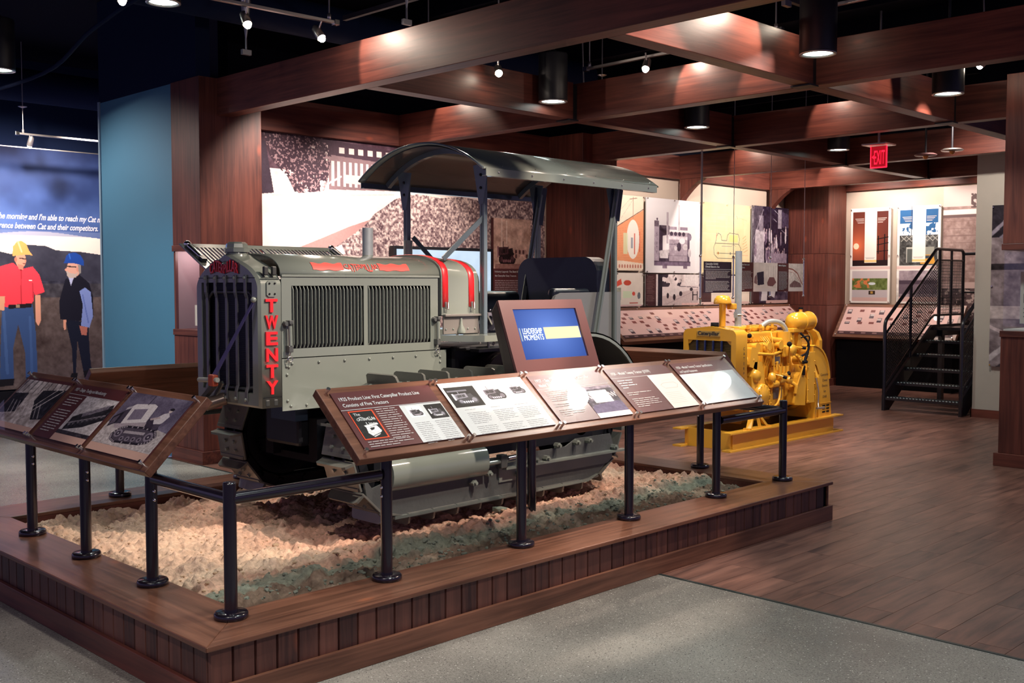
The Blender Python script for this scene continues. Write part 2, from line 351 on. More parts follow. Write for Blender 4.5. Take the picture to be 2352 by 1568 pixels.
def body(name, P, u, up, w, lines, pitch, m, parent, seed=1, th=.35, last=.5, wfun=None, gap_rows=()):
    """illegible small copy: rows of word-length dashes"""
    P, u, up = Vector(P), Vector(u), Vector(up); n = u.cross(up); rr = random.Random(seed); mb = MB()
    for i in range(lines):
        if i in gap_rows: continue
        W_ = w * (rr.uniform(.86, 1) if i < lines - 1 and (i + 1) not in gap_rows else rr.uniform(.3, .7)); x = 0
        while x < W_:
            L = min(rr.uniform(1.2, 4.5) * pitch, W_ - x)
            if L > pitch * .3:
                a = P + u * x - up * (i * pitch) + n * .0013; b = a + u * L; c = b - up * pitch * th; d = a - up * pitch * th; mb.quad(d, c, b, a)
            x += L + pitch * .38
    return obj(name, mb, m, parent)
X_, Y_, Z_ = Vector((1, 0, 0)), Vector((0, 1, 0)), Vector((0, 0, 1))
# ============================================================ floor, ceiling, walls
def concrete():
    m = bpy.data.materials.new('polished_concrete'); m.use_nodes = True; nt = m.node_tree; N = nt.nodes.new; L = nt.links.new
    b = nt.nodes['Principled BSDF']; tc = N('ShaderNodeTexCoord')
    n1 = N('ShaderNodeTexNoise'); n1.inputs['Scale'].default_value = 1.1; n1.inputs['Detail'].default_value = 6; L(tc.outputs['Object'], n1.inputs[0])
    n2 = N('ShaderNodeTexNoise'); n2.inputs['Scale'].default_value = 90; n2.inputs['Detail'].default_value = 3; L(tc.outputs['Object'], n2.inputs[0])
    v = N('ShaderNodeTexVoronoi'); v.inputs['Scale'].default_value = 75; L(tc.outputs['Object'], v.inputs['Vector'])
    r = N('ShaderNodeMapRange'); r.inputs[1].default_value = .10; r.inputs[2].default_value = .30; r.inputs[3].default_value = 1; r.inputs[4].default_value = 0; L(v.outputs['Distance'], r.inputs[0])
    vc = N('ShaderNodeSeparateColor'); L(v.outputs['Color'], vc.inputs[0])
    gt = N('ShaderNodeMath'); gt.operation = 'GREATER_THAN'; gt.inputs[1].default_value = .80; L(vc.outputs[0], gt.inputs[0])
    mu = N('ShaderNodeMath'); mu.operation = 'MULTIPLY'; L(r.outputs[0], mu.inputs[0]); L(gt.outputs[0], mu.inputs[1])
    cr = N('ShaderNodeValToRGB'); cr.color_ramp.elements[0].position = .40; cr.color_ramp.elements[1].position = .66
    cr.color_ramp.elements[0].color = (.14, .13, .12, 1); cr.color_ramp.elements[1].color = (.37, .345, .31, 1)
    ad = N('ShaderNodeMath'); ad.operation = 'MULTIPLY_ADD'; ad.inputs[1].default_value = .45; L(n2.outputs['Fac'], ad.inputs[0])
    m2 = N('ShaderNodeMath'); m2.operation = 'MULTIPLY'; m2.inputs[1].default_value = .6; L(n1.outputs['Fac'], m2.inputs[0]); L(m2.outputs[0], ad.inputs[2]); L(ad.outputs[0], cr.inputs[0])
    mx = N('ShaderNodeMix'); mx.data_type = 'RGBA'; L(mu.outputs[0], mx.inputs[0]); L(cr.outputs[0], mx.inputs[6]); mx.inputs[7].default_value = (.62, .60, .55, 1)
    sp = N('ShaderNodeMix'); sp.data_type = 'RGBA'; g2 = N('ShaderNodeMath'); g2.operation = 'GREATER_THAN'; g2.inputs[1].default_value = .62; L(n2.outputs['Fac'], g2.inputs[0])
    m3 = N('ShaderNodeMath'); m3.operation = 'MULTIPLY'; m3.inputs[1].default_value = .75; L(g2.outputs[0], m3.inputs[0]); L(m3.outputs[0], sp.inputs[0]); L(mx.outputs[2], sp.inputs[6]); sp.inputs[7].default_value = (.06, .055, .055, 1)
    L(sp.outputs[2], b.inputs['Base Color']); b.inputs['Roughness'].default_value = .27; b.inputs['Specular IOR Level'].default_value = .45
    return m
CONC = concrete()
struct('floor', MB().box(-4, 4.705, -4, 16, -.12, 0), CONC)
wf = struct('floor', MB().box(4.725, 16.4, -4, 9.3, -.12, -.012), mat('subfloor', (.02, .012, .01), .8))
struct('trim_1', MB().box(4.705, 4.725, -4, 8.6, -.12, .003), mat('floor_edge_strip', (.03, .045, .045), .35, .4))
# planks of the wood floor: one mesh shared, running along x
PL, PW = 1.22, .152
pm = MB().box(0, PL - .0013, 0, PW - .0013, -.012, 0)
pl0 = obj('plank', pm, FLW, wf, origin=(0, 0, 0)); k = 0; rest = MB()
wf_o = Vector(wf['_o'])
rows = []
for j in range(int((9.2 + 1.2) / PW)):
    y = -1.2 + j * PW; off = (j * .47) % 1 * PL
    x = 4.727 - off
    while x < 16.1:
        rows.append((max(x, 4.727), y, min(x + PL, 16.1))); x += PL
rows.sort(key=lambda r: (r[0] - 0) ** 2 + (r[1] - 0) ** 2)
for x0, y, x1 in rows:
    if x1 - x0 < .03: continue
    full = abs(x1 - x0 - PL) < 1e-3
    vis = y > -.9 + (x0 - 4.7) * .23 if True else 0
    if full and vis and k < 290:
        p = pl0 if k == 0 else pl0.copy()
        if k: COL.objects.link(p)
        p.parent = wf; p.location = Vector((x0, y, 0)) - wf_o; k += 1
    else: rest.box(x0, x1 - .0022, y, y + PW - .0022, -.012, 0)
o = obj('plank_field', rest, FLW, wf); o['kind'] = 'stuff'
struct('ceiling', MB().box(-4, 16.4, -4, 16, 4.45, 4.6), CEIL)
# back wall with mural and posters, right wall, corner block beside the stairs, blue partition, far left wall
struct('wall_back', MB().box(5.38, 16.4, 9.16, 9.34, 0, 3.30), CREAM); struct('wall_back_upper', MB().box(5.38, 16.4, 9.16, 9.34, 3.301, 4.45), CEIL)
struct('wall_right', MB().box(16.1, 16.3, 3.0, 9.16, 0, 3.30), CREAM); struct('wall_right_upper', MB().box(16.1, 16.3, 3.0, 9.16, 3.301, 4.45), CEIL)
struct('wall_corner', MB().box(13.12, 16.1, 2.9, 5.13, 0, 3.30), GREYW); struct('wall_corner_upper', MB().box(13.12, 16.1, 2.9, 5.13, 3.301, 4.45), CEIL)
struct('baseboard_corner', MB().box(13.10, 13.12, 2.9, 5.142, 0, .10).box(13.10, 16.0, 5.13, 5.142, 0, .10), W[1])
w = struct('wall_left', MB().box(4.79, 4.93, 9.14, 10.63, 0, 3.44), BLUEP)
struct('trim_2', MB().box(4.775, 4.945, 10.63, 10.665, 0, 3.45), mat('pale_edge_trim', (.25, .35, .45), .4))
struct('wall_soffit', MB().box(4.79, 4.93, 8.7, 10.66, 3.441, 4.45), BLUECEIL)
struct('wall_far', MB().box(2.2, 9.5, 14.03, 14.2, 0, 4.45), BLUECEIL)
struct('baseboard_far', MB().box(2.2, 9.5, 13.96, 14.03, 0, .26), BLKM)
# services on the black ceiling: ducts, joists, conduits
for i, (a, b, r) in enumerate([((1.0, 8.2, 4.0), (9.5, 8.2, 4.0), .16), ((2.0, 13.3, 4.0), (8.0, 13.3, 4.0), .2)]):
    tag(obj('duct', MB().cyl(a, b, r, 20), BLUECEIL), ['round dark duct crossing the black ceiling above the left pillar', 'round dark duct hung before the far blue mural wall'][i], 'duct')
cj = MB()
for x in np.arange(3.0, 16, 1.3): cj.box(x, x + .05, -3, 9.1, 4.2, 4.45)
struct('ceiling_joists', cj, CEIL)
def arc_pts(pts, n=6):
    """smooth polyline (Catmull-Rom)"""
    P = [Vector(p) for p in pts]; P = [P[0] * 2 - P[1]] + P + [P[-1] * 2 - P[-2]]; out = []
    for i in range(1, len(P) - 2):
        for k in range(n):
            t = k / n; a, b, c, d = P[i - 1:i + 3]
            out.append(.5 * ((2 * b) + (c - a) * t + (2 * a - 5 * b + 4 * c - d) * t * t + (-a + 3 * b - 3 * c + d) * t ** 3))
    return out + [P[-2]]
tag(obj('conduit', MB().tube(arc_pts([(4.9, 6.6, 3.9), (4.0, 7.6, 3.85), (3.85, 8.6, 3.7), (3.9, 9.8, 3.5), (3.6, 11.4, 3.42), (3.2, 12.8, 3.5)]), .018, 8), BLUECEIL), 'thin dark conduit snaking over the black ceiling left of the blue wall', 'conduit')
# ------------------------------------------------------------ pillars
def pillar(lab, x0, x1, y0, y1, case=None, top=3.44, lab_case=''):
    t = thing('wooden_pillar', lab, 'pillar', ((x0 + x1) / 2, (y0 + y1) / 2, 0), 'wooden pillars')
    if case:
        obj('lower_cabinet', MB().box(x0, x1, y0, y1, .115, 1.145), W[2], t, .004)
        obj('base_plinth', MB().box(x0 - .03, x1 + .03, y0 - .03, y1 + .03, 0, .115), W[1], t, .003)
        obj('case_sill', MB().box(x0 - .008, x1 + .008, y0 - .008, y1 + .008, 1.145, 1.2), W[1], t, .003)
        obj('upper_casing', MB().box(x0, x1, y0, y1, 1.965, top), W[2], t, .004)
        obj('case_head', MB().box(x0 - .008, x1 + .008, y0 - .008, y1 + .008, 1.91, 1.965), W[1], t, .003)
    else:
        z = [0.115, 1.28, 2.1, top] if case is None else [.115, top]
        obj('base_plinth', MB().box(x0 - .03, x1 + .03, y0 - .03, y1 + .03, 0, .115), W[1], t, .003)
        for a, b in zip(z, z[1:]): obj('panel', MB().box(x0, x1, y0, y1, a + .004, b), W[2], t, .004)
    return t
pa = pillar('wooden pillar with a glass display niche, beside the blue partition', 4.77, 5.40, 8.62, 9.13, True)
obj('case_back', MB().box(4.80, 5.38, 8.642, 8.66, 1.2, 1.91).box(5.05, 5.08, 8.66, 9.12, 1.2, 1.91), mat('case_lilac_lining', (.42, .29, .31), .6), pa)
obj('corner_stile', MB().box(4.775, 4.83, 8.62, 8.66, 1.2, 1.91).box(4.775, 4.80, 9.095, 9.125, 1.2, 1.91).box(4.84, 5.40, 8.615, 8.64, 1.2, 1.91).box(5.36, 5.40, 8.66, 9.13, 1.2, 1.91), W[2], pa)
obj('case_side', MB().box(4.80, 5.38, 9.11, 9.125, 1.2, 1.91), MC['case_lilac_lining'], pa); obj('glass_pane', MB().box(4.776, 4.784, 8.66, 9.095, 1.2, 1.91), GLASS, pa)
obj('yellow_card', MB().box(5.03, 5.05, 8.72, 8.80, 1.47, 1.55).box(5.03, 5.05, 8.72, 8.80, 1.58, 1.66), mat('card_ochre', (.45, .22, .05), .6), pa)
obj('display_card', MB().box(4.90, 4.91, 8.72, 8.98, 1.23, 1.42), mat('card_cream', (.62, .55, .48), .6), pa)
pillar('tall wooden pillar behind the tractor seat, right of the sepia mural', 9.80, 10.45, 8.53, 9.13, False)
pillar('wooden corner pillar between the poster wall and the stairs wall', 15.50, 16.09, 8.36, 9.15)
pd = pillar('wooden pillar with clear display box at the right edge', 9.72, 10.35, 2.93, 3.565, True)
gb = MB()
for a in ((9.725, 9.733, 2.94, 3.555), (10.337, 10.345, 2.94, 3.555), (9.733, 10.337, 2.935, 2.943), (9.733, 10.337, 3.552, 3.56)): gb.box(*a, 1.2, 1.91)
obj('glass_box', gb, GLASS, pd)
cc = Cv(60, 90, (.72, .69, .66)); cc.rect(.1, .06, .5, .1, (.1, .1, .1)); cc.rect(.1, .16, .9, .34, (.42, .40, .42)).rect(.1, .42, .9, .6, (.3, .28, .3)).ell(.5, .5, .3, .06, (.75, .7, .7)).rect(.1, .7, .8, .72, (.4, .4, .4)).rect(.1, .78, .7, .8, (.4, .4, .4)).rect(.1, .86, .75, .88, (.4, .4, .4))
obj('display_card', MB().box(9.90, 9.915, 3.20, 3.47, 1.26, 1.72), mat('card_grey', (.45, .45, .46), .6), pd); pic('printed_card', cc, (9.898, 3.465, 1.715), -Y_, -Z_, .26, .45, pd)
obj('case_floor', MB().box(9.74, 10.33, 2.95, 3.55, 1.2, 1.215), mat('case_white', (.6, .58, .55), .5), pd)
# ------------------------------------------------------------ ceiling timbers
BZ, TZ = 3.11, 3.44
def beam(lab, x0, x1, y0, y1, z0=BZ, z1=TZ, axis=1, brk=False):
    t = thing('ceiling_beam', lab, 'beam', ((x0 + x1) / 2, (y0 + y1) / 2, z0), 'timber grid of the ceiling')
    obj('timber', MB().box(x0, x1, y0, y1, z0, z1), W[axis], t, .004)
    if brk: obj('steel_bracket', MB().box(x1 - .002, x1 + .06, y0 + .01, y1 - .01, z0 - .012, z1 - .02).box(x1 - .06, x1 + .06, y0 - .012, y1 + .012, z0 - .014, z0 - .002), BLACK, t)
    return t
beam('long front ceiling beam starting at the left pillar, nearest to the viewer', 4.95, 5.095, -3.5, 8.62)
beam('second long ceiling beam, passing behind the front black downlights', 7.40, 7.55, -3.5, 9.08)
beam('third long ceiling beam, ending at the pillar behind the tractor', 9.98, 10.125, -3.5, 8.53)
beam('fourth long ceiling beam, dark, meeting the poster wall left of the corner pillar', 12.53, 12.675, -3.5, 9.08)
beam('farthest long ceiling beam, ending just before the corner pillar', 14.93, 15.07, 5.13, 9.08)
CROSS = [(4.10, 4.245), (6.505, 6.65)]
spans = [(5.095, 7.34), (7.55, 9.92), (10.125, 12.47), (12.675, 14.87)]
CL = [['short cross beam brightly lit by a spot, between the two front long beams', 'short cross beam behind the third-row downlight, ending in a black bracket at right', 'short cross beam half hidden behind the right edge pillar', 'farthest of the short cross beams on the right'],
      ['short cross beam above the tractor canopy, left of the nearest downlight', 'short cross beam between second and third long beams over the mural pillar', 'short dark cross beam above the hanging text panels', 'short pale cross beam next to the exit sign']]
for j, (a, b) in enumerate(CROSS):
    for i, (p, q) in enumerate(spans): beam(CL[j][i], p, q, a, b, BZ, TZ, 0, True)
beam('wooden header board over the sepia mural, left half', 5.40, 7.40, 9.08, 9.155, axis=0)
beam('wooden header board over the sepia mural, right half', 7.40, 9.80, 9.08, 9.155, axis=0)
beam('wooden header board above the tall posters, left half', 10.45, 12.60, 9.08, 9.155, axis=0)
beam('wooden header board above the tall posters, right half', 12.60, 15.50, 9.08, 9.155, axis=0)
beam('wooden header board on the wall above the stairs', 16.055, 16.1, 5.14, 8.36, axis=1)
for x, lab in ((12.54, 'curved wooden brace under the fourth long beam at the poster wall'), (14.94, 'curved wooden brace under the farthest beam beside the corner pillar')):
    pts = [(9.08, 3.108), (8.70, 3.108)] + [(8.70 + .38 * t, 3.108 - .30 * (t ** 1.5) - .02) for t in (.15, .35, .55, .75, .9)] + [(9.08, 2.76)]
    tag(obj('beam_brace', MB().prism(pts, 0, x, x + .12), W[2]), lab, 'brace')
# ------------------------------------------------------------ downlights
DLAB = ['black cylinder downlight above the tractor canopy', 'large black cylinder downlight at the top right', 'black cylinder downlight above the generator exhaust stack', 'small distant black downlight left of the exit sign', 'black cylinder downlight near the right edge pillar',
        'downlight cut by the top edge, left of the track lights', 'downlight cut by the left edge of the view', 'added unseen downlight above the near left corner of the platform', 'added unseen downlight over the grey concrete floor in the foreground', 'added unseen downlight over the left foreground floor']
dl = None
for p, lab in zip(DOWN, DLAB):
    if dl is None:
        t = thing('cylinder_downlight', lab, 'downlight', p, 'black cylinder downlights'); x, y, z = p
        obj('housing', MB().lathe([(.115, .012), (.125, 0), (.127, .01), (.127, .40), (.122, .41), (0.0, .41)], p, 32), BLACK, t)
        obj('trim_ring', MB().lathe([(.127, .0), (.127, -.006), (.105, -.006), (.103, .02)], p, 32), ALU, t)
        obj('lens', MB().lathe([(0.0, .006), (.103, .006)], p, 32), LAMPC, t)
        obj('hanger', MB().cyl((x, y, z + .41), (x, y, 4.45), .012, 8).lathe([(0, .44), (.03, .44), (.035, .41), (0.012, .41)], p, 12), BLACK, t)
        dl = t
    else:
        t = copy_tree(dl, None, p)
        t['label'] = lab; t['_o'] = tuple(p)
# ------------------------------------------------------------ tracks and track heads
def track(lab, a, b, hang):
    t = thing('light_track', lab, 'light track', a, 'light tracks'); a, b = Vector(a), Vector(b)
    obj('rail', MB().bar(a, b, .035, .022), ALU, t, .002); s = a + Vector((0, 0, -.004))
    for f in (.0, 1.): p = a.lerp(b, f); obj('end_cap', MB().box(p.x - .022, p.x + .022, p.y - .022, p.y + .022, p.z - .02, p.z + .02), CHROME, t, .002)
    for f in hang:
        p = a.lerp(b, f); obj('hanger', MB().cyl(p, (p.x, p.y, 4.45), .006, 8).lathe([(0, .0), (.014, 0), (.014, .05), (.006, .06)], p, 10).lathe([(0.004, .30), (.05, .315), (0.05, .32), (0, .32)], p, 14), ALU, t)
track('light track hanging left of the front beam', (2.9, 6.70, 3.56), (4.80, 6.625, 3.56), (.1, .6, .97))
track('light track glimpsed between the front beams right of the nearest downlight', (7.27, 6.29, 3.52), (7.20, 4.3, 3.52), (.02, .5, .98))
track('light track along the top right edge above the second beam', (7.25, 3.95, 3.64), (7.20, 2.2, 3.64), (.02, .6))
track('thin light track before the far left mural', (4.85, 13.0, 3.38), (7.2, 13.0, 3.38), (.03, .9))
track('light track behind the long beams over the mural', (6.2, 7.55, 3.56), (9.3, 7.55, 3.56), (.1, .9))
track('light track before the poster wall, hidden above the beams', (10.6, 7.6, 3.56), (14.4, 7.6, 3.56), (.1, .9))
hd = None
HL = ['small track lamp left of the lamp nearest the front beam', 'bright track lamp just above the front beam', 'bright bare track lamp between front beam and nearest downlight', 'bright track lamp in front of the second beam', 'lone bright lamp at the upper right between beams', 'tiny lamp peeping under the second beam', 'lamp half hidden by the large right downlight', 'lamp cut by the top edge at far left', 'lamp cut by the top edge at far right', 'small lamp in front of the far blue mural', 'lamp on the hidden side of the front beam over the sand', 'added spot out of view lighting the tractor flank', 'added spot out of view lighting the long reading panel', 'added spot out of view over the left reading panel', 'added spot out of view over the canopy roof', 'added spot out of view over the left sand', 'added spot out of view over the left concrete floor', 'added spot out of view over the front rim']
for (p, tg, w_, c_), lab in list(zip(HEADS, HL))[:10]:
    x, y, z = p; t = thing('track_lamp', lab, 'lamp', (x, y, z), 'track lamps'); d = (Vector(tg) - Vector(p)).normalized(); P = Vector(p)
    obj('lamp_housing', MB().tube([P - d * .01, P - d * .05, P - d * .11, P - d * .13], [.034, .034, .030, .012], 14), ALU, t)
    obj('bulb', MB().ball(P - d * .002, .026, 14), LAMPW, t)
    obj('stem', MB().cyl(P - d * .07, (x, y, z + .14 if lab in (HL[0], HL[1], HL[3], HL[9]) else 4.45), .007, 8), ALU, t)
# strut channels hanging between beams
for i, (a, b) in enumerate([((5.6, 5.2, 3.9), (5.6, 7.6, 3.9)), ((5.2, 4.5, 3.85), (8.2, 4.45, 3.85)), ((6.4, 5.4, 3.8), (6.4, 2.4, 3.8))]):
    tag(obj('strut_channel', MB().bar(a, b, .04, .04), mat('strut_grey', (.05, .045, .05), .5, .5)), ['slotted steel strut above the front beam, over the first lamps', 'slotted steel strut crossing behind the lit cross beam', 'slotted steel strut beside the large right downlight'][i], 'strut')
for i, (x, y, z) in enumerate([(4.60, 7.55, 3.44), (5.3, 6.4, 3.60), (6.35, 3.75, 3.45), (6.6, 3.35, 3.62)]):
    tag(obj('beam_clamp_hanger', MB().tube([(x, y, z + .42), (x, y, z + .12)], [.05, .008], 4).cyl((x, y, z + .12), (x, y, z), .008, 6).box(x - .04, x + .04, y - .015, y + .015, z - .01, z + .03), mat('strut_grey_light', (.25, .25, .28), .4, .7)),
        ['flared hanger above the left end of the front beam', 'flared hanger cut by the top edge over the front beam', 'flared hanger above the brightly lit cross beam', 'flared hanger beside the large right downlight'][i], 'hanger')
# exit sign, smoke detector, sprinkler
e = thing('exit_sign', 'red glowing exit sign hanging under the ceiling beams', 'sign', (10.5, 5.11, 2.80))
obj('mount_plate', MB().box(10.38, 10.62, 4.98, 5.24, 3.035, 3.05).cyl((10.5, 5.11, 3.05), (10.5, 5.11, 4.4), .012, 8), ALU, e)
obj('acrylic_face', MB().box(10.495, 10.505, 5.03, 5.19, 2.815, 3.03), EXITD, e)
obj('lit_edge', MB().box(10.49, 10.51, 5.025, 5.195, 2.806, 2.818).box(10.49, 10.51, 5.188, 5.197, 2.81, 3.03).box(10.49, 10.51, 5.02, 5.026, 2.81, 3.03), EXITR, e)
text('letters', 'EXIT', (10.493, 5.155, 2.845), -Y_, Z_, .205, EXITR, e, width=.115, off=.0)
obj('arrow', MB().add([(10.492, 5.18, 2.92), (10.492, 5.16, 2.94), (10.492, 5.16, 2.90)], [(0, 1, 2)]), EXITR, e)
for i, (x, y, z) in enumerate([(11.6, 5.1, 3.02), (11.7, 4.85, 3.06)]):
    t = thing('sprinkler_plate', ['flat dark sprinkler plate just right of the exit sign', 'pale sprinkler plate with amber centre, right of the exit sign'][i], 'sprinkler', (x, y, z))
    obj('plate', MB().lathe([(0, 0), (.11, .004), (.12, .015), (.09, .03), (0, .03)], (x, y, z), 24), [RED, ALU][i] if i else mat('sprinkler_rose', (.2, .1, .1), .4), t)
    obj('head', MB().ball((x, y, z - .004), .03, 12), mat('amber', (.6, .25, .04), .4), t); obj('pipe', MB().cyl((x, y, z + .03), (x, y, 4.45), .012, 8), BLACK, t)
# ============================================================ platform
p = thing('display_platform', 'low wooden display platform filled with sand under the grey tractor', 'platform', (4.3, 5.13, 0))
X0, X1, Y0, Y1, RZ = 1.95, 6.67, 3.53, 6.72, .262; ins = .022
po = Vector(p['_o'])
obj('plinth_board', MB().box(X0, X1, Y0, Y0 + .02, 0, .10), RW[0], p, .003); obj('plinth_board', MB().box(X0, X0 + .02, Y0 + .02, Y1 - .02, 0, .10), W[1], p, .003)
obj('plinth_board', MB().box(X1 - .02, X1, Y0 + .02, Y1 - .02, 0, .10), RW[1], p, .003); obj('plinth_board', MB().box(X0, X1, Y1 - .02, Y1, 0, .10), RW[0], p, .003)
core = MB().box(X0 + .035, X1 - .035, Y0 + .035, Y0 + .05, .0, .24).box(X0 + .035, X0 + .05, Y0 + .035, Y1 - .035, 0, .24).box(X1 - .05, X1 - .035, Y0 + .035, Y1 - .035, 0, .24).box(X0 + .035, X1 - .035, Y1 - .05, Y1 - .035, 0, .24)
obj('carcass', core, BLKM, p)
SW = .098
def slatmesh(w, ax):
    g = .0016; zz = (.09, RZ - .024)
    if ax == 0: return MB().prism([(0 + g, .013), (g + .004, 0), (w - g - .004, 0), (w - g, .013)], 2, *zz)
    return MB().prism([(.013, g), (0, g + .004), (0, w - g - .004), (.013, w - g)], 2, *zz)
s0 = obj('slat', slatmesh(SW, 0), SLW, p, origin=(0, 0, 0)); s1 = obj('slat', slatmesh(SW, 1), SLW, p, origin=(0, 0, 0))
n = int((X1 - X0 - 2 * ins) / SW)
for i in range(n):
    q = s0 if i == 0 else s0.copy()
    if i: COL.objects.link(q)
    q.parent = p; q.location = Vector((X0 + ins + i * SW + .003, Y0 + ins, 0)) - po
m_ = int((Y1 - Y0 - 2 * ins) / SW)
for i in range(m_):
    q = s1 if i == 0 else s1.copy()
    if i: COL.objects.link(q)
    q.parent = p; q.location = Vector((X0 + ins, Y0 + ins + .015 + i * SW, 0)) - po
obj('side_board', MB().box(X1 - ins - .014, X1 - ins, Y0 + ins, Y1 - ins, .1, .24), RW[1], p); obj('side_board', MB().box(X0 + ins, X1 - ins, Y1 - ins - .014, Y1 - ins, .1, .24), RW[0], p)
IX0, IX1, IY0, IY1 = 2.285, 6.33, 3.865, 6.36
def rim(a, b, c, d, m):
    z0, z1 = RZ - .022, RZ
    obj('rim_board', MB().hexa([(*q, z0) for q in (a, b, c, d)] + [(*q, z1) for q in (a, b, c, d)]), m, p, .004)
rim((X0, Y0), (X1, Y0), (IX1, IY0), (IX0, IY0), RW[0]); rim((X1, Y0), (X1, Y1), (IX1, IY1), (IX1, IY0), RW[1])
rim((X1, Y1), (X0, Y1), (IX0, IY1), (IX1, IY1), RW[0]); rim((X0, Y1), (X0, Y0), (IX0, IY0), (IX0, IY1), RW[1])
obj('inner_lining', MB().box(IX0 - .012, IX1 + .012, IY0 - .012, IY0, .1, .24).box(IX0 - .012, IX0, IY0, IY1, .1, .24).box(IX0, IX1 + .012, IY1, IY1 + .012, .1, .24).box(IX1, IX1 + .012, IY0, IY1, .1, .24), W[0], p)
# ------------------------------------------------------------ sand and rubble
def sandmat():
    m = bpy.data.materials.new('sand_and_rubble'); m.use_nodes = True; nt = m.node_tree; N = nt.nodes.new; L = nt.links.new
    b = nt.nodes['Principled BSDF']; b.inputs['Roughness'].default_value = .95; b.inputs['Specular IOR Level'].default_value = .1
    a = N('ShaderNodeAttribute'); a.attribute_name = 'Col'; tc = N('ShaderNodeTexCoord')
    n = N('ShaderNodeTexNoise'); n.inputs['Scale'].default_value = 45; n.inputs['Detail'].default_value = 8; L(tc.outputs['Object'], n.inputs[0])
    r = N('ShaderNodeMapRange'); r.inputs[1].default_value = .3; r.inputs[2].default_value = .7; r.inputs[3].default_value = .74; r.inputs[4].default_value = 1.15; L(n.outputs['Fac'], r.inputs[0])
    mx = N('ShaderNodeVectorMath'); mx.operation = 'SCALE'; L(a.outputs['Color'], mx.inputs[0]); L(r.outputs[0], mx.inputs['Scale']); L(mx.outputs[0], b.inputs['Base Color'])
    bp = N('ShaderNodeBump'); bp.inputs['Strength'].default_value = .7; bp.inputs['Distance'].default_value = .013; L(n.outputs['Fac'], bp.inputs['Height']); L(bp.outputs[0], b.inputs['Normal'])
    return m
gx, gy = 400, 250; wx, wy = IX1 - IX0, IY1 - IY0
xx = np.linspace(0, wx, gx); yy = np.linspace(0, wy, gy); XX, YY = np.meshgrid(xx, yy)
h = .235 + .05 * (fbm(gy, gx, 60, 3) - .5) + .085 * (fbm(gy, gx, 14, 9, 5) - .5) + .05 * (np.abs(fbm(gy, gx, 5, 21, 3) - .5)) * 2
yw = YY + IY0; xw = XX + IX0
h += .035 * np.exp(-((yw - 4.34) / .09) ** 2) * (xw > 3.3)
h += .02 * np.exp(-((yw - 4.1) / .18) ** 2) * fbm(gy, gx, 10, 40, 3)
for yc in (4.61, 5.71): h = np.where((np.abs(yw - yc) < .17) & (xw > 3.35) & (xw < 5.5), np.minimum(h, .268), h)
ed = np.minimum.reduce([XX, wx - XX, YY, wy - YY]); h = h - .05 * np.exp(-(ed / .06)) - .01; h = np.where(ed < .02, np.minimum(h, .235), h)
me = bpy.data.meshes.new('sand'); idx = np.arange(gx * gy).reshape(gy, gx); q = np.stack([idx[:-1, :-1], idx[:-1, 1:], idx[1:, 1:], idx[1:, :-1]], -1).reshape(-1, 4)
me.from_pydata([], [], []); me.vertices.add(gx * gy); me.vertices.foreach_set('co', np.stack([xw, yw, h], -1).ravel().astype('f'))
me.loops.add(q.size); me.loops.foreach_set('vertex_index', q.ravel().astype('i')); me.polygons.add(len(q)); me.polygons.foreach_set('loop_start', np.arange(0, q.size, 4, dtype='i')); me.update(calc_edges=True)
tan = np.array(srgb(222, 174, 150)); grn = np.array(srgb(126, 130, 116)); brn = np.array(srgb(118, 92, 78)); pale = np.array(srgb(208, 190, 166))
f1 = fbm(gy, gx, 50, 60); band = np.clip((4.33 + .10 * (f1 - .5) * 2 - yw) / .10, 0, 1)
c = tan * np.ones((gy, gx, 1)); c = c * (1 - band[..., None]) + grn * band[..., None]
b2 = np.clip((4.12 + .1 * (fbm(gy, gx, 40, 70) - .5) * 2 - yw) / .06, 0, 1) * .8; c = c * (1 - b2[..., None]) + brn * b2[..., None]
b3 = np.clip((3.3 - xw) / .5, 0, 1) * np.clip((yw - 4.2) / .3, 0, 1) * .5; c = c * (1 - b3[..., None]) + pale * b3[..., None]
b4 = np.clip((fbm(gy, gx, 34, 81) - .56) * 6, 0, 1) * .5; c = c * (1 - b4[..., None]) + pale * b4[..., None]
ca = me.color_attributes.new('Col', 'FLOAT_COLOR', 'POINT'); ca.data.foreach_set('color', np.concatenate([c.reshape(-1, 3), np.ones((gx * gy, 1))], 1).ravel().astype('f'))
me.polygons.foreach_set('use_smooth', [True] * len(me.polygons)); SAND = sandmat(); me.materials.append(SAND)
so = bpy.data.objects.new('sand', me); COL.objects.link(so); so['kind'] = 'stuff'; tag(so, 'rough tan and greenish dirt filling the wooden platform', 'dirt'); so['_o'] = (0, 0, 0)
def hat(x, y): return float(h[min(gy - 1, max(0, int((y - IY0) / wy * (gy - 1)))), min(gx - 1, max(0, int((x - IX0) / wx * (gx - 1))))])
def rockmesh(mb, c, r, rr):
    bm = bmesh.new(); bmesh.ops.create_icosphere(bm, subdivisions=1, radius=1)
    s = [rr.uniform(.7, 1.2) for _ in range(3)]; s[2] *= .6; rz = rr.uniform(0, 6)
    vs = [(v.co.x * s[0] * rr.uniform(.8, 1.15), v.co.y * s[1] * rr.uniform(.8, 1.15), v.co.z * s[2] * rr.uniform(.8, 1.15)) for v in bm.verts]
    vs = [(c[0] + r * (a * math.cos(rz) - b * math.sin(rz)), c[1] + r * (a * math.sin(rz) + b * math.cos(rz)), c[2] + r * d) for a, b, d in vs]
    mb.add(vs, [tuple(v.index for v in f.verts) for f in bm.faces]); bm.free()
ROCK = mat('green_grey_stone', srgb(120, 126, 112), .9, var=.3, vs=20, bump=.4, bs=80); PEB = mat('tan_pebble', srgb(190, 160, 130), .95, var=.4, vs=9)
gr = MB(); gg = MB()
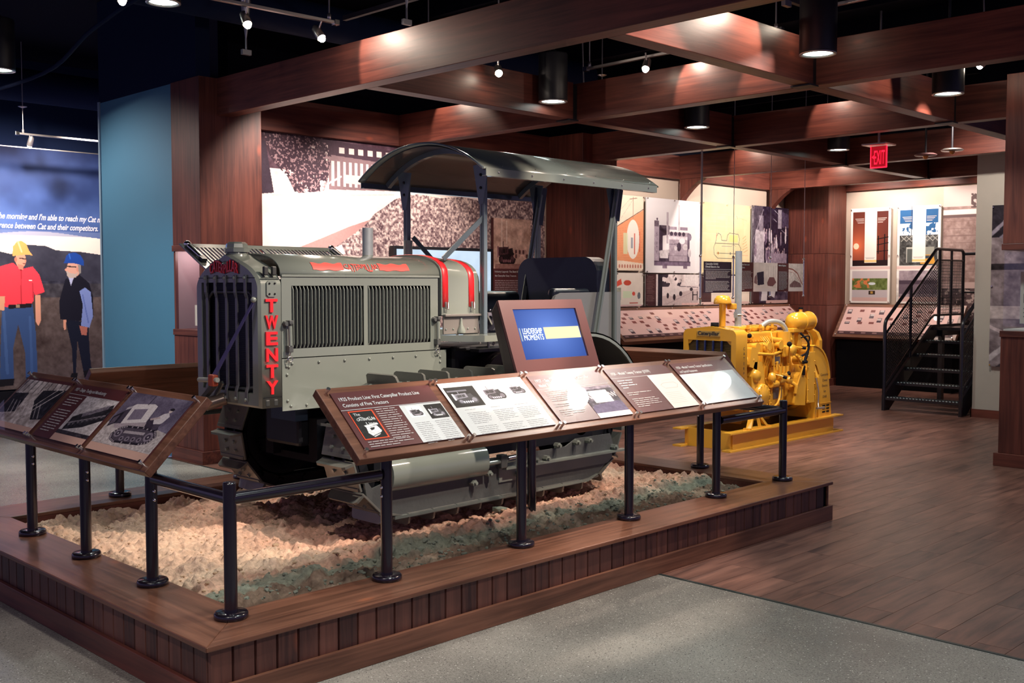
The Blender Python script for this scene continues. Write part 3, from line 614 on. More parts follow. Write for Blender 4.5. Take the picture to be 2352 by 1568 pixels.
for i in range(2600):
    x = R.uniform(IX0 + .03, IX1 - .03); y = IY0 + .03 + (wy - .06) * R.random() ** 1.5; r = R.uniform(.004, .012) * (1.3 if y < 4.45 else .8)
    rockmesh(gr if y > 4.3 else gg, (x, y, hat(x, y) + r * .2), r, R)
for nm, mb_, m_, lab in (('pebbles', gr, PEB, 'loose tan crumbs scattered over the sand around the tractor'), ('rubble', gg, ROCK, 'greenish grey rubble strewn along the front strip of the sand')):
    o = obj(nm, mb_, m_); o['kind'] = 'stuff'; tag(o, lab, 'rubble')
for i, (x, y, r) in enumerate([(3.35, 4.22, .045), (3.52, 4.16, .03), (3.62, 4.24, .026), (3.3, 4.10, .024), (3.75, 4.12, .028), (4.35, 4.42, .05), (3.05, 4.78, .03), (3.9, 4.17, .022)]):
    mb_ = MB(); rockmesh(mb_, (x, y, hat(x, y) + r * .25), r, R)
    tag(obj('stone', mb_, ROCK if i != 6 else PEB), ['flat greenish stone in the sand right of the second front post', 'smaller green stone beside the flat one', 'grey stone right of the green stones', 'stone nearest the front rim among the green rubble', 'angular stone in front of the track', 'tall clod of dirt against the side of the track', 'single round stone behind the corner post', 'small stone left of the monitor post'][i], 'stone')
# ============================================================ guard railing round the platform
rl = thing('guard_railing', 'dark bronze tube guard railing standing on the platform rim', 'railing', (2.205, 3.787, RZ))
def post_mesh(top, r=.0265):
    return MB().cyl((0, 0, .012), (0, 0, top), r, 20).lathe([(r, top), (r * .9, top + .006), (0, top + .009)], n=20)
def flange_mesh(): return MB().lathe([(0.0, 0), (.066, 0), (.069, .004), (.069, .018), (.064, .025), (.027, .026)], n=28)
tall = obj('post', post_mesh(.545), STEEL, rl, origin=(0, 0, 0)); low = obj('post', post_mesh(.565), STEEL, rl, origin=(0, 0, 0)); fl0 = obj('flange', flange_mesh(), STEEL, tall, origin=(0, 0, 0))
bo0 = obj('bolt', MB().ball((-.027, 0, .425), .008, 8).ball((-.027, 0, .385), .008, 8), CHROME, low, origin=(0, 0, 0))
def put(proto, x, y, ang=0):
    o = proto if not proto.get('used') else proto.copy()
    if proto.get('used'): COL.objects.link(o)
    proto['used'] = 1; o.parent = rl; o.location = Vector((x, y, RZ)) - Vector(rl['_o']); o.rotation_euler = (0, 0, ang)
    f = fl0 if not fl0.get('used') else fl0.copy()
    if fl0.get('used'): COL.objects.link(f)
    fl0['used'] = 1; f.parent = o
    if proto is low:
        b = bo0 if not bo0.get('used') else bo0.copy()
        if bo0.get('used'): COL.objects.link(b)
        bo0['used'] = 1; b.parent = o
    return o
put(tall, 2.205, 3.787)
for y in (4.461, 5.154, 5.831): put(low, 2.207, y, math.pi / 2)
put(low, 3.0, 3.784); put(low, 3.88, 3.786, math.pi); put(low, 4.767, 3.79, math.pi); put(low, 5.661, 3.80, math.pi)
put(tall, 6.474, 3.806); put(low, 6.50, 4.504); put(low, 6.50, 5.40); put(low, 6.50, 6.10)
for x in (3.013, 3.9, 4.8, 5.7): put(low, x, 6.513)
rz = .745
for a, b in (((2.205, 3.787), (2.96, 3.785)), ((2.205, 3.787), (2.205, 4.42)), ((5.70, 3.80), (6.474, 3.806)), ((6.474, 3.806), (6.50, 4.46))):
    obj('rail', MB().cyl((*a, rz), (*b, rz), .0255, 16), STEEL, rl)
for a, b in (((2.9, 6.513), (5.9, 6.513)), ((6.5, 4.46), (6.5, 6.3))):
    obj('support_rail', MB().bar((*a, rz), (*b, rz), .04, .03), STEEL, rl, .003)
# ============================================================ slanted reading panels
def frame_of(P, u, dn):
    """surface frame: P top-left (seen by the reader), u right, dn down the slope"""
    return Vector(P), Vector(u).normalized(), Vector(dn).normalized()
def desk(lab, P, u, dn, L, Hh, group=None, th=.042):
    """wooden slab whose top surface starts at P (upper left for the reader)"""
    P, u, dn = frame_of(P, u, dn); n = u.cross(-dn)
    t = thing('slanted_sign', lab, 'sign', tuple(P + u * L / 2 + dn * Hh / 2), group); t['_f'] = 0
    obj('wooden_slab', MB().obox(P + u * L / 2 + dn * Hh / 2 - n * th / 2, u * L / 2, dn * Hh / 2, n * th / 2), RW[0] if abs(u.x) > .5 else RW[1], t, .004)
    return t, P, u, dn, n
def sheet(t, P, u, dn, n, s0, s1, v0, v1, lift=.016):
    """one acrylic-covered print between s0..s1 along u and v0..v1 down"""
    c = P + u * (s0 + s1) / 2 + dn * (v0 + v1) / 2
    obj('print_board', MB().obox(c + n * .004, u * (s1 - s0) / 2 - u * .022, dn * (v1 - v0) / 2 - dn * .022, n * .003), MAROON, t)
    obj('acrylic_sheet', MB().obox(c + n * (lift + .003), u * (s1 - s0) / 2, dn * (v1 - v0) / 2, n * .0025), GLASS, t)
    sm = MB()
    for a in (s0 + .012, s1 - .012):
        for b in (v0 + .012, v1 - .012):
            q = P + u * a + dn * b; sm.cyl(q, q + n * (lift + .006), .006, 10).cyl(q + n * (lift + .006), q + n * (lift + .014), .0095, 12)
    q_ = obj('standoff_screws', sm, CHROME, t); q_['kind'] = 'stuff'
    def at(fx, fy):  # 0..1 inside print
        return P + u * (s0 + .022 + fx * (s1 - s0 - .044)) + dn * (v0 + .022 + fy * (v1 - v0 - .044)) + n * .0078
    return at, (s1 - s0 - .044), (v1 - v0 - .044)
def tractor_art(cv, x0, y0, x1, y1, c, bgc=None, seed=1):
    """generic crawler silhouette in box"""
    if bgc is not None: cv.rect(x0, y0, x1, y1, bgc)
    f = lambda x, y: (x0 + x * (x1 - x0), y0 + y * (y1 - y0))
    d = tuple(k * .45 for k in c); lt = tuple(min(1, k * 1.5 + .12) for k in c)
    cv.poly([f(.12, .3), f(.62, .26), f(.62, .6), f(.14, .62)], c); cv.poly([f(.2, .36), f(.55, .33), f(.55, .5), f(.22, .52)], d)
    cv.poly([f(.62, .34), f(.8, .3), f(.86, .62), f(.62, .62)], d); cv.rect(*f(.34, .06), *f(.37, .28), c); cv.rect(*f(.08, .26), *f(.15, .66), lt)
    cv.ell(*f(.28, .74), (x1 - x0) * .12, (y1 - y0) * .17, d); cv.ell(*f(.8, .70), (x1 - x0) * .15, (y1 - y0) * .22, d); cv.poly([f(.28, .58), f(.8, .5), f(.8, .92), f(.28, .91)], d)
    cv.ell(*f(.8, .70), (x1 - x0) * .09, (y1 - y0) * .13, c); cv.ell(*f(.28, .74), (x1 - x0) * .07, (y1 - y0) * .1, c)
    for k in range(5): cv.ell(*f(.37 + k * .08, .80), (x1 - x0) * .03, (y1 - y0) * .06, lt)
    for k in range(6): cv.line([f(.24 + k * .06, .36), f(.24 + k * .06, .5)], .004, lt, .6)
    return cv
D45 = Vector((0, -.32, -.30)).normalized()
NN = .002
T1, P, u, dn, n = desk('long wooden reading panel with five acrylic text sheets along the front railing', (2.77, 4.00, 1.133), X_, (0, -.325, -.283), 3.25, .431)
SL = .65; sh = []
for k in range(5):
    s0 = .03 + k * .64; at, w, hh = sheet(T1, P, u, dn, n, s0, s0 + .63, .018, .413); sh.append((at, w, hh))
def rectm(name, at, x0, y0, x1, y1, m, parent, e=.0006):
    a, b, c, d = at(x0, y0), at(x0, y1), at(x1, y1), at(x1, y0); nn = (b - a).cross(d - a).normalized() * e
    return obj(name, MB().quad(a + nn, b + nn, c + nn, d + nn), m, parent)
def art(name, at, w, hh, x0, y0, x1, y1, cv, parent, u, dn, m=None):
    nn = u.cross(-dn) * .0008
    return pic(name, cv, at(x0, y0) + nn, u, dn, w * (x1 - x0), hh * (y1 - y0), parent, m)
up = -dn
def stamp(at, w, hh, s, x, y, size, m, t, width=None, off=.012, **k): return text('lettering', s, at(x, y), u, -dn, size, m, t, width=width, off=off, **k)
# sheet 1
at, w, hh = sh[0]
stamp(at, w, hh, '1925 Product Line: First Caterpillar Product Line', .045, .155, .030, WHITEP, T1, width=.80 * w)
stamp(at, w, hh, 'Consists of Five Tractors', .045, .265, .030, WHITEP, T1, width=.44 * w)
rectm('white_panel', at, .56, .33, 1.0, 1.0, WHITEP, T1); rectm('rule', at, 0, .315, 1, .322, WHITEP, T1)
cv = Cv(70, 110, (.03, .03, .04)); cv.rect(0, 0, 1, .035, (.92, .3, .12)).rect(0, .965, 1, 1, (.92, .3, .12)).rect(0, 0, .05, 1, (.92, .3, .12)).rect(.95, 0, 1, 1, (.92, .3, .12))
cv.poly([(.3, .52), (.85, .46), (.88, .52), (.34, .6)], (.95, .95, .95)).poly([(.34, .6), (.78, .55), (.86, .74), (.7, .86), (.45, .93), (.3, .78)], (.95, .95, .95)).poly([(.45, .62), (.66, .6), (.6, .68), (.48, .7)], (.03, .03, .04)).line([(.4, .9), (.8, .8)], .02, (.03, .03, .04)).grain(.3, 6, 3, cv.X * 0 + (cv.Y > .5))
cv.rect(0, 0, 1, .035, (.92, .3, .12)).rect(0, .965, 1, 1, (.92, .3, .12)).rect(0, 0, .05, 1, (.92, .3, .12)).rect(.95, 0, 1, 1, (.92, .3, .12))
art('cover_picture', at, w, hh, .05, .345, .285, .84, cv, T1, u, dn)
nl = u.cross(-dn) * .001
wob = lambda t, y: y * (1.15 - .3 * math.cos(4 * math.pi * t)) + .001 * math.sin(6.28 * t)
text('lettering', 'The', at(.085, .43) + nl, u, up, .022, WHITEP, T1, width=.035); text('lettering', 'CATERPILLAR', at(.085, .52) + nl, u, up, .022, WHITEP, T1, width=.105, off=.03, warp=wob); text('lettering', 'Line', at(.15, .60) + nl, u, up, .024, WHITEP, T1, width=.05, off=.02)
body('body_copy', at(.31, .35), u, up, w * .22, 14, .0135, TEXTG if False else mat('pale_print_text', (.55, .5, .5), .6), T1, 3, .3)
body('body_copy', at(.06, .875), u, up, w * .46, 3, .0135, MC['pale_print_text'], T1, 4, .3)
ca_ = Cv(90, 70, (.97, .97, .97)); tractor_art(ca_, .02, .1, .98, .95, (.45, .42, .45)); art('picture', at, w, hh, .61, .36, .76, .56, ca_, T1, u, dn)
ca_ = Cv(90, 70, (.03, .03, .04)); tractor_art(ca_, .05, .1, .95, .95, (.6, .58, .62)); art('picture', at, w, hh, .80, .36, .99, .62, ca_, T1, u, dn)
for x in (.60, .81): body('body_copy', at(x, .66), u, up, w * .17, 12, .0115, TEXTG, T1, int(x * 100), .22)
# sheet 2
at, w, hh = sh[1]
rectm('white_panel', at, 0, 0, 1, 1, WHITEP, T1)
ca_ = Cv(120, 110, (.03, .03, .04)); tractor_art(ca_, .06, .12, .94, .92, (.5, .5, .55)); ca_.rect(.05, .16, .7, .24, (.4, .4, .45)); art('picture', at, w, hh, .03, .09, .37, .48, ca_, T1, u, dn)
for (a, b, c, d, s) in ((.40, .06, .70, .44, 5), (.74, .09, .96, .36, 6)):
    ca_ = Cv(110, 90, (.97, .97, .97)); tractor_art(ca_, .03, .12, .97, .95, (.40, .38, .42)); ca_.grain(.25, 5, s, ca_.a.mean(2) < .9); art('picture', at, w, hh, a, b, c, d, ca_, T1, u, dn)
for x in (.10, .40, .69): body('body_copy', at(x, .53), u, up, w * .25, 15, .0115, TEXTG, T1, int(x * 90), .22, gap_rows=(1, 9))
# sheet 3
at, w, hh = sh[2]
stamp(at, w, hh, '1927 – San Leandro, California: Caterpillar', .06, .15, .030, WHITEP, T1, width=.74 * w)
stamp(at, w, hh, 'Model Twenty Tractor', .06, .25, .030, WHITEP, T1, width=.36 * w); rectm('rule', at, 0, .30, 1, .306, WHITEP, T1)
body('body_copy', at(.07, .345), u, up, w * .35, 14, .0138, MC['pale_print_text'], T1, 8, .3, gap_rows=(6, 9))
ca_ = Cv(130, 130, (.25, .22, .28)); ca_.rect(0, 0, 1, .1, (.55, .5, .56)).grain(.5, 14, 8).rect(.22, .16, .78, .62, (.93, .92, .93)).grain(.14, 5, 5); ca_.ell(.5, .42, .3, .16, (.80, .79, .82), .7).ell(.5, .42, .27, .13, (.95, .94, .95), .7)
for k in range(7): ca_.ell(.03 + k * .03, .3 + .06 * (k % 3), .016, .05, (.9, .85, .85)).ell(.80 + k * .03, .3 + .05 * (k % 3), .014, .045, (.9, .85, .85))
ca_.poly([(.1, .70), (.9, .60), (1, .72), (1, 1), (0, 1), (0, .84)], (.33, .29, .42)).grain(.18, 10, 2); art('picture', at, w, hh, .52, .345, .99, .90, ca_, T1, u, dn)
rectm('caption_strip', at, .52, .90, 1, 1, PINK if False else mat('cream_print', (.78, .68, .65), .5), T1)
# sheet 4
at, w, hh = sh[3]
stamp(at, w, hh, '1928 – Model Twenty Tractor (J1039)', .05, .15, .030, WHITEP, T1, width=.62 * w); rectm('rule', at, 0, .22, 1, .226, WHITEP, T1)
body('body_copy', at(.06, .28), u, up, w * .26, 4, .019, WHITEP, T1, 12, .3); body('body_copy', at(.06, .56), u, up, w * .42, 2, .015, MC['pale_print_text'], T1, 13, .3); body('body_copy', at(.06, .70), u, up, w * .42, 5, .0145, MC['pale_print_text'], T1, 14, .3)
ca_ = Cv(90, 120, (.93, .86, .83)); ca_.line([(.2, .32), (.35, .26), (.75, .26), (.85, .33), (.75, .42), (.3, .42), (.2, .32)], .008, (.72, .62, .62)).line([(.35, .2), (.7, .16), (.75, .26)], .005, (.8, .7, .7))
for k in range(7): ca_.rect(.1, .55 + .05 * k, .7, .556 + .05 * k, (.80, .70, .70))
art('picture', at, w, hh, .57, .226, 1.0, 1.0, ca_, T1, u, dn)
# sheet 5
at, w, hh = sh[4]
stamp(at, w, hh, '1928 – Model Twenty Tractor Specifications', .05, .14, .028, WHITEP, T1, width=.66 * w); stamp(at, w, hh, 'and Special Equipment', .05, .24, .028, WHITEP, T1, width=.32 * w)
rectm('white_panel', at, 0, .28, 1, 1, WHITEP, T1)
for x in (.08, .36, .64): body('body_copy', at(x, .36), u, up, w * .22, 20, .0105, mat('faint_print', (.55, .57, .58), .6), T1, int(x * 77), .15)
# ---- left reading panel (reader stands at -x side looking +x)
T2, P, u, dn, n = desk('wooden reading panel with three acrylic photo sheets at the left railing', (2.385, 6.235, 1.107), -Y_, (-.30, 0, -.30), 1.96, .424)
up = -dn; s2 = []
for k in range(3):
    s0 = .03 + k * .635; s2.append(sheet(T2, P, u, dn, n, s0, s0 + .625, .018, .406))
at, w, hh = s2[0]
ca_ = Cv(150, 110, (.80, .74, .72)); ca_.grain(.5, 20, 31); ca_.poly([(0, .35), (.3, .3), (.35, .75), (0, .85)], (.12, .1, .14)).poly([(.55, .2), (1, .12), (1, .8), (.8, .85), (.55, .45)], (.09, .08, .12))
for k in range(9): ca_.line([(.05 + k * .11, 0), (.02 + k * .12, .3)], .02, (.2, .17, .2)).line([(.1 + k * .08, .5), (.2 + k * .09, .8)], .025, (.9, .85, .84), .6)
ca_.line([(.55, .9), (.95, .15)], .02, (.85, .8, .78)).line([(.45, .95), (.85, .1)], .015, (.85, .8, .78)).grain(.45, 7, 77); art('picture', at, w, hh, 0, .06, 1, .9, ca_, T2, u, dn); rectm('caption_strip', at, 0, .9, 1, 1, PEACH, T2)
at, w, hh = s2[1]
stamp2 = lambda s, x, y, size, wd: text('lettering', s, at(x, y), u, up, size, WHITEP, T2, width=wd)
stamp2('1927 – Design, Tooling and Manufacturing', .05, .13, .028, .62 * w); rectm('rule', at, 0, .19, 1, .196, WHITEP, T2)
body('body_copy', at(.06, .25), u, up, w * .27, 14, .0165, MC['pale_print_text'], T2, 22, .3, gap_rows=(4,))
ca_ = Cv(130, 130, (.78, .74, .74)); ca_.grain(.3, 22, 14); ca_.poly([(.1, .55), (.25, .45), (.95, .10), (1, .2), (1, .5), (.6, .75), (.1, .9)], (.13, .11, .14)).poly([(.3, .42), (.85, .12), (.88, .22), (.35, .52)], (.5, .46, .5)).line([(.1, .72), (.95, .38)], .03, (.7, .65, .67), .7)
for k in range(8): ca_.ell(.18 + k * .1, .74 - k * .045, .03, .035, (.4, .37, .4))
ca_.rect(0, .9, 1, 1, (.2, .17, .2)).grain(.4, 6, 19); art('picture', at, w, hh, .38, .20, 1, .88, ca_, T2, u, dn); rectm('caption_strip', at, .38, .88, 1, 1, PEACH, T2)
at, w, hh = s2[2]
ca_ = Cv(300, 240, (.40, .36, .44)); ca_.grain(.35, 60, 51); ca_.put(ca_.Y > .60 + .03 * np.sin(ca_.X * 7), (.74, .69, .68)); ca_.grain(.40, 9, 12, ca_.Y > .6); DK = (.13, .10, .15)
ca_.poly([(.19, .25), (.22, .21), (.50, .16), (.56, .19), (.58, .50), (.22, .60)], (.84, .80, .80)).poly([(.12, .30), (.19, .25), (.22, .60), (.14, .62)], (.25, .21, .27)).poly([(.25, .31), (.45, .26), (.47, .46), (.27, .52)], (.50, .45, .52)).poly([(.12, .30), (.19, .25), (.19, .30), (.12, .35)], (.7, .66, .68))
for k in range(9): ca_.line([(.27 + k * .021, .315 - k * .005), (.285 + k * .021, .505 - k * .005)], .004, (.30, .26, .33))
ca_.poly([(.13, .62), (.60, .50), (.66, .58), (.18, .70)], (.66, .60, .62)).line([(.41, .02), (.40, .19)], .014, DK).poly([(.02, .50), (.13, .36), (.14, .60), (.04, .70)], DK).poly([(.04, .52), (.10, .45), (.11, .60), (.05, .66)], (.35, .30, .36))
ca_.poly([(.58, .44), (.66, .40), (.72, .52), (.80, .50), (.84, .60), (.62, .62)], (.20, .16, .22)).poly([(.66, .42), (.74, .30), (.80, .27), (.85, .33), (.82, .46), (.76, .52), (.70, .50)], (.80, .76, .77)).poly([(.60, .42), (.72, .36), (.74, .39), (.62, .45)], (.70, .62, .62)).poly([(.72, .50), (.82, .48), (.80, .60), (.90, .70), (.86, .73), (.74, .62)], (.28, .24, .30)).ell(.805, .235, .026, .036, (.82, .74, .72)).ell(.808, .205, .034, .026, DK).line([(.78, .215), (.83, .225)], .010, DK)
tp = [(.22, .80), (.28, .68), (.36, .63), (.62, .60), (.82, .62), (.88, .70), (.84, .82), (.74, .88), (.34, .92), (.25, .88)]
ca_.poly(tp, (.30, .26, .31)); ca_.line(tp + [tp[0]], .040, DK)
for (x0_, y0_), (x1_, y1_) in zip(tp, tp[1:] + tp[:1]):
    for k in range(3): ca_.ell(x0_ + (x1_ - x0_) * k / 3, y0_ + (y1_ - y0_) * k / 3, .011, .015, (.62, .57, .60))
for x_, r_ in ((.31, .055), (.79, .06)): ca_.ell(x_, .77 - (x_ - .3) * .07, r_, r_ * 1.35, (.52, .47, .52)).ell(x_, .77 - (x_ - .3) * .07, r_ * .6, r_ * .8, (.22, .18, .24)).ell(x_, .77 - (x_ - .3) * .07, r_ * .2, r_ * .28, (.7, .66, .68))
for k in range(4): ca_.ell(.42 + k * .09, .845 - k * .012, .032, .045, (.50, .45, .50)).ell(.42 + k * .09, .845 - k * .012, .014, .02, (.15, .12, .17))
ca_.poly([(.38, .70), (.70, .67), (.70, .72), (.38, .75)], (.66, .61, .63)); ca_.grain(.16, 4, 66)
art('picture', at, w, hh, 0, 0, 1, .88, ca_, T2, u, dn); rectm('caption_strip', at, 0, .88, 1, 1, PEACH, T2)
# ---- the two panels on the far sides, seen from behind
T3, *_ = desk('back of the wooden reading panel on the far left railing', (4.75, 6.33, 1.10), -X_, (0, .30, -.30), 2.0, .43)
T4, *_ = desk('back of the wooden reading panel on the far right railing', (6.36, 4.20, 1.135), Y_, (.27, 0, -.27), 1.98, .42)
# ============================================================ monitor on a post
mt = thing('touch_monitor', 'blue touch screen in a bronze housing on a post in the sand', 'monitor', (4.51, 4.316, .2))
obj('post', MB().cyl((4.51, 4.316, .18), (4.51, 4.316, 1.2), .026, 18), STEEL, mt)
MO = mat('monitor_bronze_paint', srgb(92, 58, 58), .38, 0, .5, .2); MOD = mat('monitor_side_dark', srgb(46, 30, 38), .4)
a, b = Vector((4.165, 4.262, 1.511)), Vector((4.87, 4.262, 1.511)); dn = Vector((0, -.16, -.42)).normalized(); u = X_; n = u.cross(-dn); w, hh = .705, .43
obj('housing', MB().hexa([a + dn * hh, b + dn * hh, b, a, a + dn * hh * .95 - n * .11 - u * .0 + X_ * .03, b + dn * hh * .95 - n * .11 - X_ * .03, b - n * .09 + dn * .03 - X_ * .03, a - n * .09 + dn * .03 + X_ * .03]), MOD, mt, .006)
fr = MB(); e = .095
for (x0, x1, y0, y1) in ((0, w, 0, .055), (0, w, hh - .075, hh), (0, e, .055, hh - .075), (w - e * .8, w, .055, hh - .075)):
    fr.obox(a + u * (x0 + x1) / 2 + dn * (y0 + y1) / 2 + n * .008, u * (x1 - x0) / 2, dn * (y1 - y0) / 2, n * .008)
obj('bezel', fr, MO, mt)
sw, sh_ = w - e * 1.8, hh - .13
cv = Cv(160, 90, (.16, .26, .56)); g = np.hypot((cv.X - .5) / .7, (cv.Y - .45) / .9)[..., None]; cv.a = np.array([.33, .43, .68]) * (1 - np.clip(g, 0, 1)) + np.array([.15, .23, .45]) * np.clip(g, 0, 1)
cv.rect(.42, .37, .985, .60, (.82, .76, .58)).put((cv.X > .42) & (cv.X < .985) & (cv.Y > .37) & (cv.Y < .6), (.72, .80, .66), 0).rect(.045, .37, .062, .62, (.5, .55, .58))
SP = a + u * e + dn * .055 + n * .003
obj('screen_backing', MB().obox(SP + u * sw / 2 + dn * sh_ / 2 - n * .004, u * sw / 2, dn * sh_ / 2, n * .003), BLKM, mt)
pic('screen', cv, SP, u, dn, sw, sh_, mt, SCREEN)
LET = emis('screen_lettering', (.50, .60, .72), 1.0)
text('lettering', 'LEADERSHIP', SP + u * sw * .085 + dn * sh_ * .485 + n * .001, u, -dn, .048, LET, mt, width=sw * .30, off=.0); text('lettering', 'MOMENTS', SP + u * sw * .085 + dn * sh_ * .61 + n * .001, u, -dn, .048, LET, mt, width=sw * .30, off=.0)
obj('case_screws', MB().ball(a - n * .06 + dn * .03 + X_ * .0, .007).ball(a + n * .004 + dn * .006 + u * .006, .004), CHROME, mt)
# ============================================================ the grey crawler tractor
TR = thing('crawler_tractor', 'grey vintage crawler tractor with red lettering and curved canopy roof', 'tractor', (4.4, 5.16, .27))
def to(name, mb, m=GREY, par=None, bevel=0.): return obj(name, mb, m, par or TR, bevel)
YC = 5.16
# ---- tracks
XF, XR_, ZC, RR = 3.69, 5.19, .70, .352      # wheel centres, shoe plate radius
PITCH = .18; straight = XR_ - XF; per = 2 * straight + 2 * math.pi * RR; NS = round(per / PITCH); PITCH = per / NS
def track_pt(s):
    s %= per
    if s < straight: return (XF + s, ZC + RR, 0.)                       # top, moving back
    s -= straight
    if s < math.pi * RR: a = s / RR; return (XR_ + RR * math.sin(a), ZC + RR * math.cos(a), a)
    s -= math.pi * RR
    if s < straight: return (XR_ - s, ZC - RR, math.pi)
    s -= straight; a = s / RR; return (XF - RR * math.sin(a), ZC - RR * math.cos(a), math.pi + a)
# shoe: local x along the track, y across (width .28), z outwards
def shoe_mb():
    mb = MB(); hw = .14; L = PITCH * .47
    mb.box(-L, L, -hw, hw, -.006, .006)
    mb.prism([(-hw, .004), (-hw + .012, .052), (-hw + .03, .062), (hw - .03, .062), (hw - .012, .052), (hw, .004)], 0, L - .018, L - .004)
    mb.box(-L, -L + .02, -hw * .92, hw * .92, .004, .012)
    return mb
sh0 = obj('track_shoe', shoe_mb(), GREYD if False else mat('track_shoe_grey', (.14, .14, .125), .32, .1, .5, .3, .15, 9, .1, 40), TR, .002, origin=(0, 0, 0))
bb = MB()
for x in (-.035, .02):
    for y in (-.05, .05): bb.cyl((x, y, .005), (x, y, .018), .011, 6, smooth=False)
bolts0 = obj('shoe_bolts', bb, GREY, sh0, origin=(0, 0, 0)); bolts0['kind'] = 'stuff'
lk = MB()
for y in (-.05, .05): lk.box(-PITCH * .55, PITCH * .55, y - .012, y + .012, -.07, -.006)
lk.cyl((PITCH / 2, -.07, -.04), (PITCH / 2, .07, -.04), .018, 10)
link0 = obj('chain_link', lk, IRON, sh0, origin=(0, 0, 0))
tro = Vector(TR['_o']); first = True
for yc_, side in ((4.61, 0), (5.71, 1)):
    for i in range(NS):
        x, z, a = track_pt(i * PITCH + (.06 if side == 0 else .11))
        if first: o = sh0; first = False; kids = []
        else:
            o = sh0.copy(); COL.objects.link(o)
            for k_ in (bolts0, link0): c_ = k_.copy(); COL.objects.link(c_); c_.parent = o
        o.parent = TR; o.location = Vector((x, yc_, z)) - tro; o.rotation_euler = (0, a, 0)
def stadium(x0, x1, z, r, n=12):
    return [(x1 + r * math.sin(a), z + r * math.cos(a)) for a in np.linspace(0, math.pi, n)] + [(x0 - r * math.sin(a), z - r * math.cos(a)) for a in np.linspace(0, math.pi, n)]
for yc_, sgn in ((4.61, -1), (5.71, 1)):
    yo_ = yc_ + sgn * .125
    lo, hi = sorted((yo_, yo_ - sgn * .012))
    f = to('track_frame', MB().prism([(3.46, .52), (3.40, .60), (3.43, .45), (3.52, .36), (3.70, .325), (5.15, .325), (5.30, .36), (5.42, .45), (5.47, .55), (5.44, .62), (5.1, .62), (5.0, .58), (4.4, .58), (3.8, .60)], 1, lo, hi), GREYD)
    to('frame_channel', MB().prism([(3.5, .60), (3.5, .66), (5.3, .66), (5.3, .60)], 1, yc_ - .09, yc_ + .09), IRON, f)
    l2, h2 = sorted((yo_, yo_ + sgn * .05)); 
    to('angle_ledge', MB().prism([(4.42, .508), (5.56, .500), (5.56, .512), (4.42, .52)], 1, l2, h2).prism([(4.40, .43), (4.40, .52), (5.45, .512), (5.45, .43)], 1, *sorted((yo_, yo_ + sgn * .008))), GREY, f)
    to('lower_flange', MB().prism([(3.6, .335), (5.2, .335), (5.3, .372), (5.2, .350), (3.6, .350)], 1, *sorted((yo_, yo_ + sgn * .02))), GREY, f)
    gd = []
    for i in range(9):
        a = math.pi * i / 8 - math.pi / 2; gd.append((yo_ + sgn * (.012 + .05 * math.cos(a)), .575 + .085 * math.sin(a)))
    to('spring_cover', MB().prism(gd + [(yo_, .66), (yo_, .49)], 0, 3.56, 4.27, True), GREY, f)
    to('adjuster_rod', MB().cyl((4.27, yo_ + sgn * .03, .56), (4.50, yo_ + sgn * .03, .56), .014, 12), GREY, f); to('adjuster_block', MB().box(4.38, 4.43, yo_ + (0 if sgn > 0 else -.05), yo_ + (.05 if sgn > 0 else 0), .52, .60), GREYD, f, .006)
    to('chrome_nipple', MB().cyl((4.44, yo_ + sgn * .045, .575), (4.51, yo_ + sgn * .045, .578), .010, 10), CHROME, f)
    bl = MB()
    for x, z in ((4.18, .46), (4.55, .465), (4.62, .53), (4.7, .53), (4.80, .53), (5.46, .53), (4.66, .45), (4.30, .50), (5.2, .60), (4.9, .60), (5.08, .60)):
        bl.cyl((x, yo_, z), (x, yo_ + sgn * .035, z), .019, 6, smooth=False).cyl((x, yo_, z), (x, yo_ + sgn * .05, z), .010, 8)
    q = to('frame_bolts', bl, GREY, f); q['kind'] = 'stuff'
    for x, r, nm in ((XF, .27, 'idler_wheel'), (XR_, .28, 'sprocket')):
        w = to(nm, MB().lathe([(r, -.05), (r + .01, -.02), (r + .01, .02), (r, .05), (r - .05, .055), (r - .06, .02), (.09, .03), (.07, .09), (0, .09)], (x, yc_, ZC), 32, 'y').lathe([(r, -.05), (r - .05, -.055), (r - .06, -.02), (.09, -.03), (.07, -.09), (0, -.09)], (x, yc_, ZC), 32, 'y'), IRON)
        if nm == 'sprocket':
            tm = MB()
            for k in range(14): a = k * 2 * math.pi / 14; tm.obox((x + math.cos(a) * (r + .015), yc_, ZC + math.sin(a) * (r + .015)), (math.cos(a) * .02, 0, math.sin(a) * .02), (0, .02, 0), (-math.sin(a) * .015, 0, math.cos(a) * .015))
            t_ = to('sprocket_teeth', tm, IRON, w); t_['kind'] = 'stuff'
    for x in (4.05, 4.4, 4.75): to('track_roller', MB().cyl((x, yc_ - .08, .45), (x, yc_ + .08, .45), .07, 18), IRON)
    for x in (4.3, 4.7): to('carrier_roller', MB().cyl((x, yc_ - .07, .93), (x, yc_ + .07, .93), .06, 18), IRON)
    # rear fender
    fo = []
    for i in range(15): a = math.radians(112 - 100 * i / 14); fo.append((5.2 + .60 * math.cos(a), .70 + .60 * math.sin(a)))
    fi = [(5.2 + (x - 5.2) * .955, .70 + (z - .70) * .955) for x, z in fo]
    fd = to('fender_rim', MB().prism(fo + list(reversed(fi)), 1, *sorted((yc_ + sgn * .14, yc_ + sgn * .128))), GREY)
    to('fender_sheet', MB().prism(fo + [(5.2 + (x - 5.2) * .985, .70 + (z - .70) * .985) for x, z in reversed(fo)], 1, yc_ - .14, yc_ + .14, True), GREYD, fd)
    to('fender_wall', MB().prism(fo + [(5.75, .6), (4.95, .6)], 1, *sorted((yc_ - sgn * .14, yc_ - sgn * .15))), GREYD, fd)
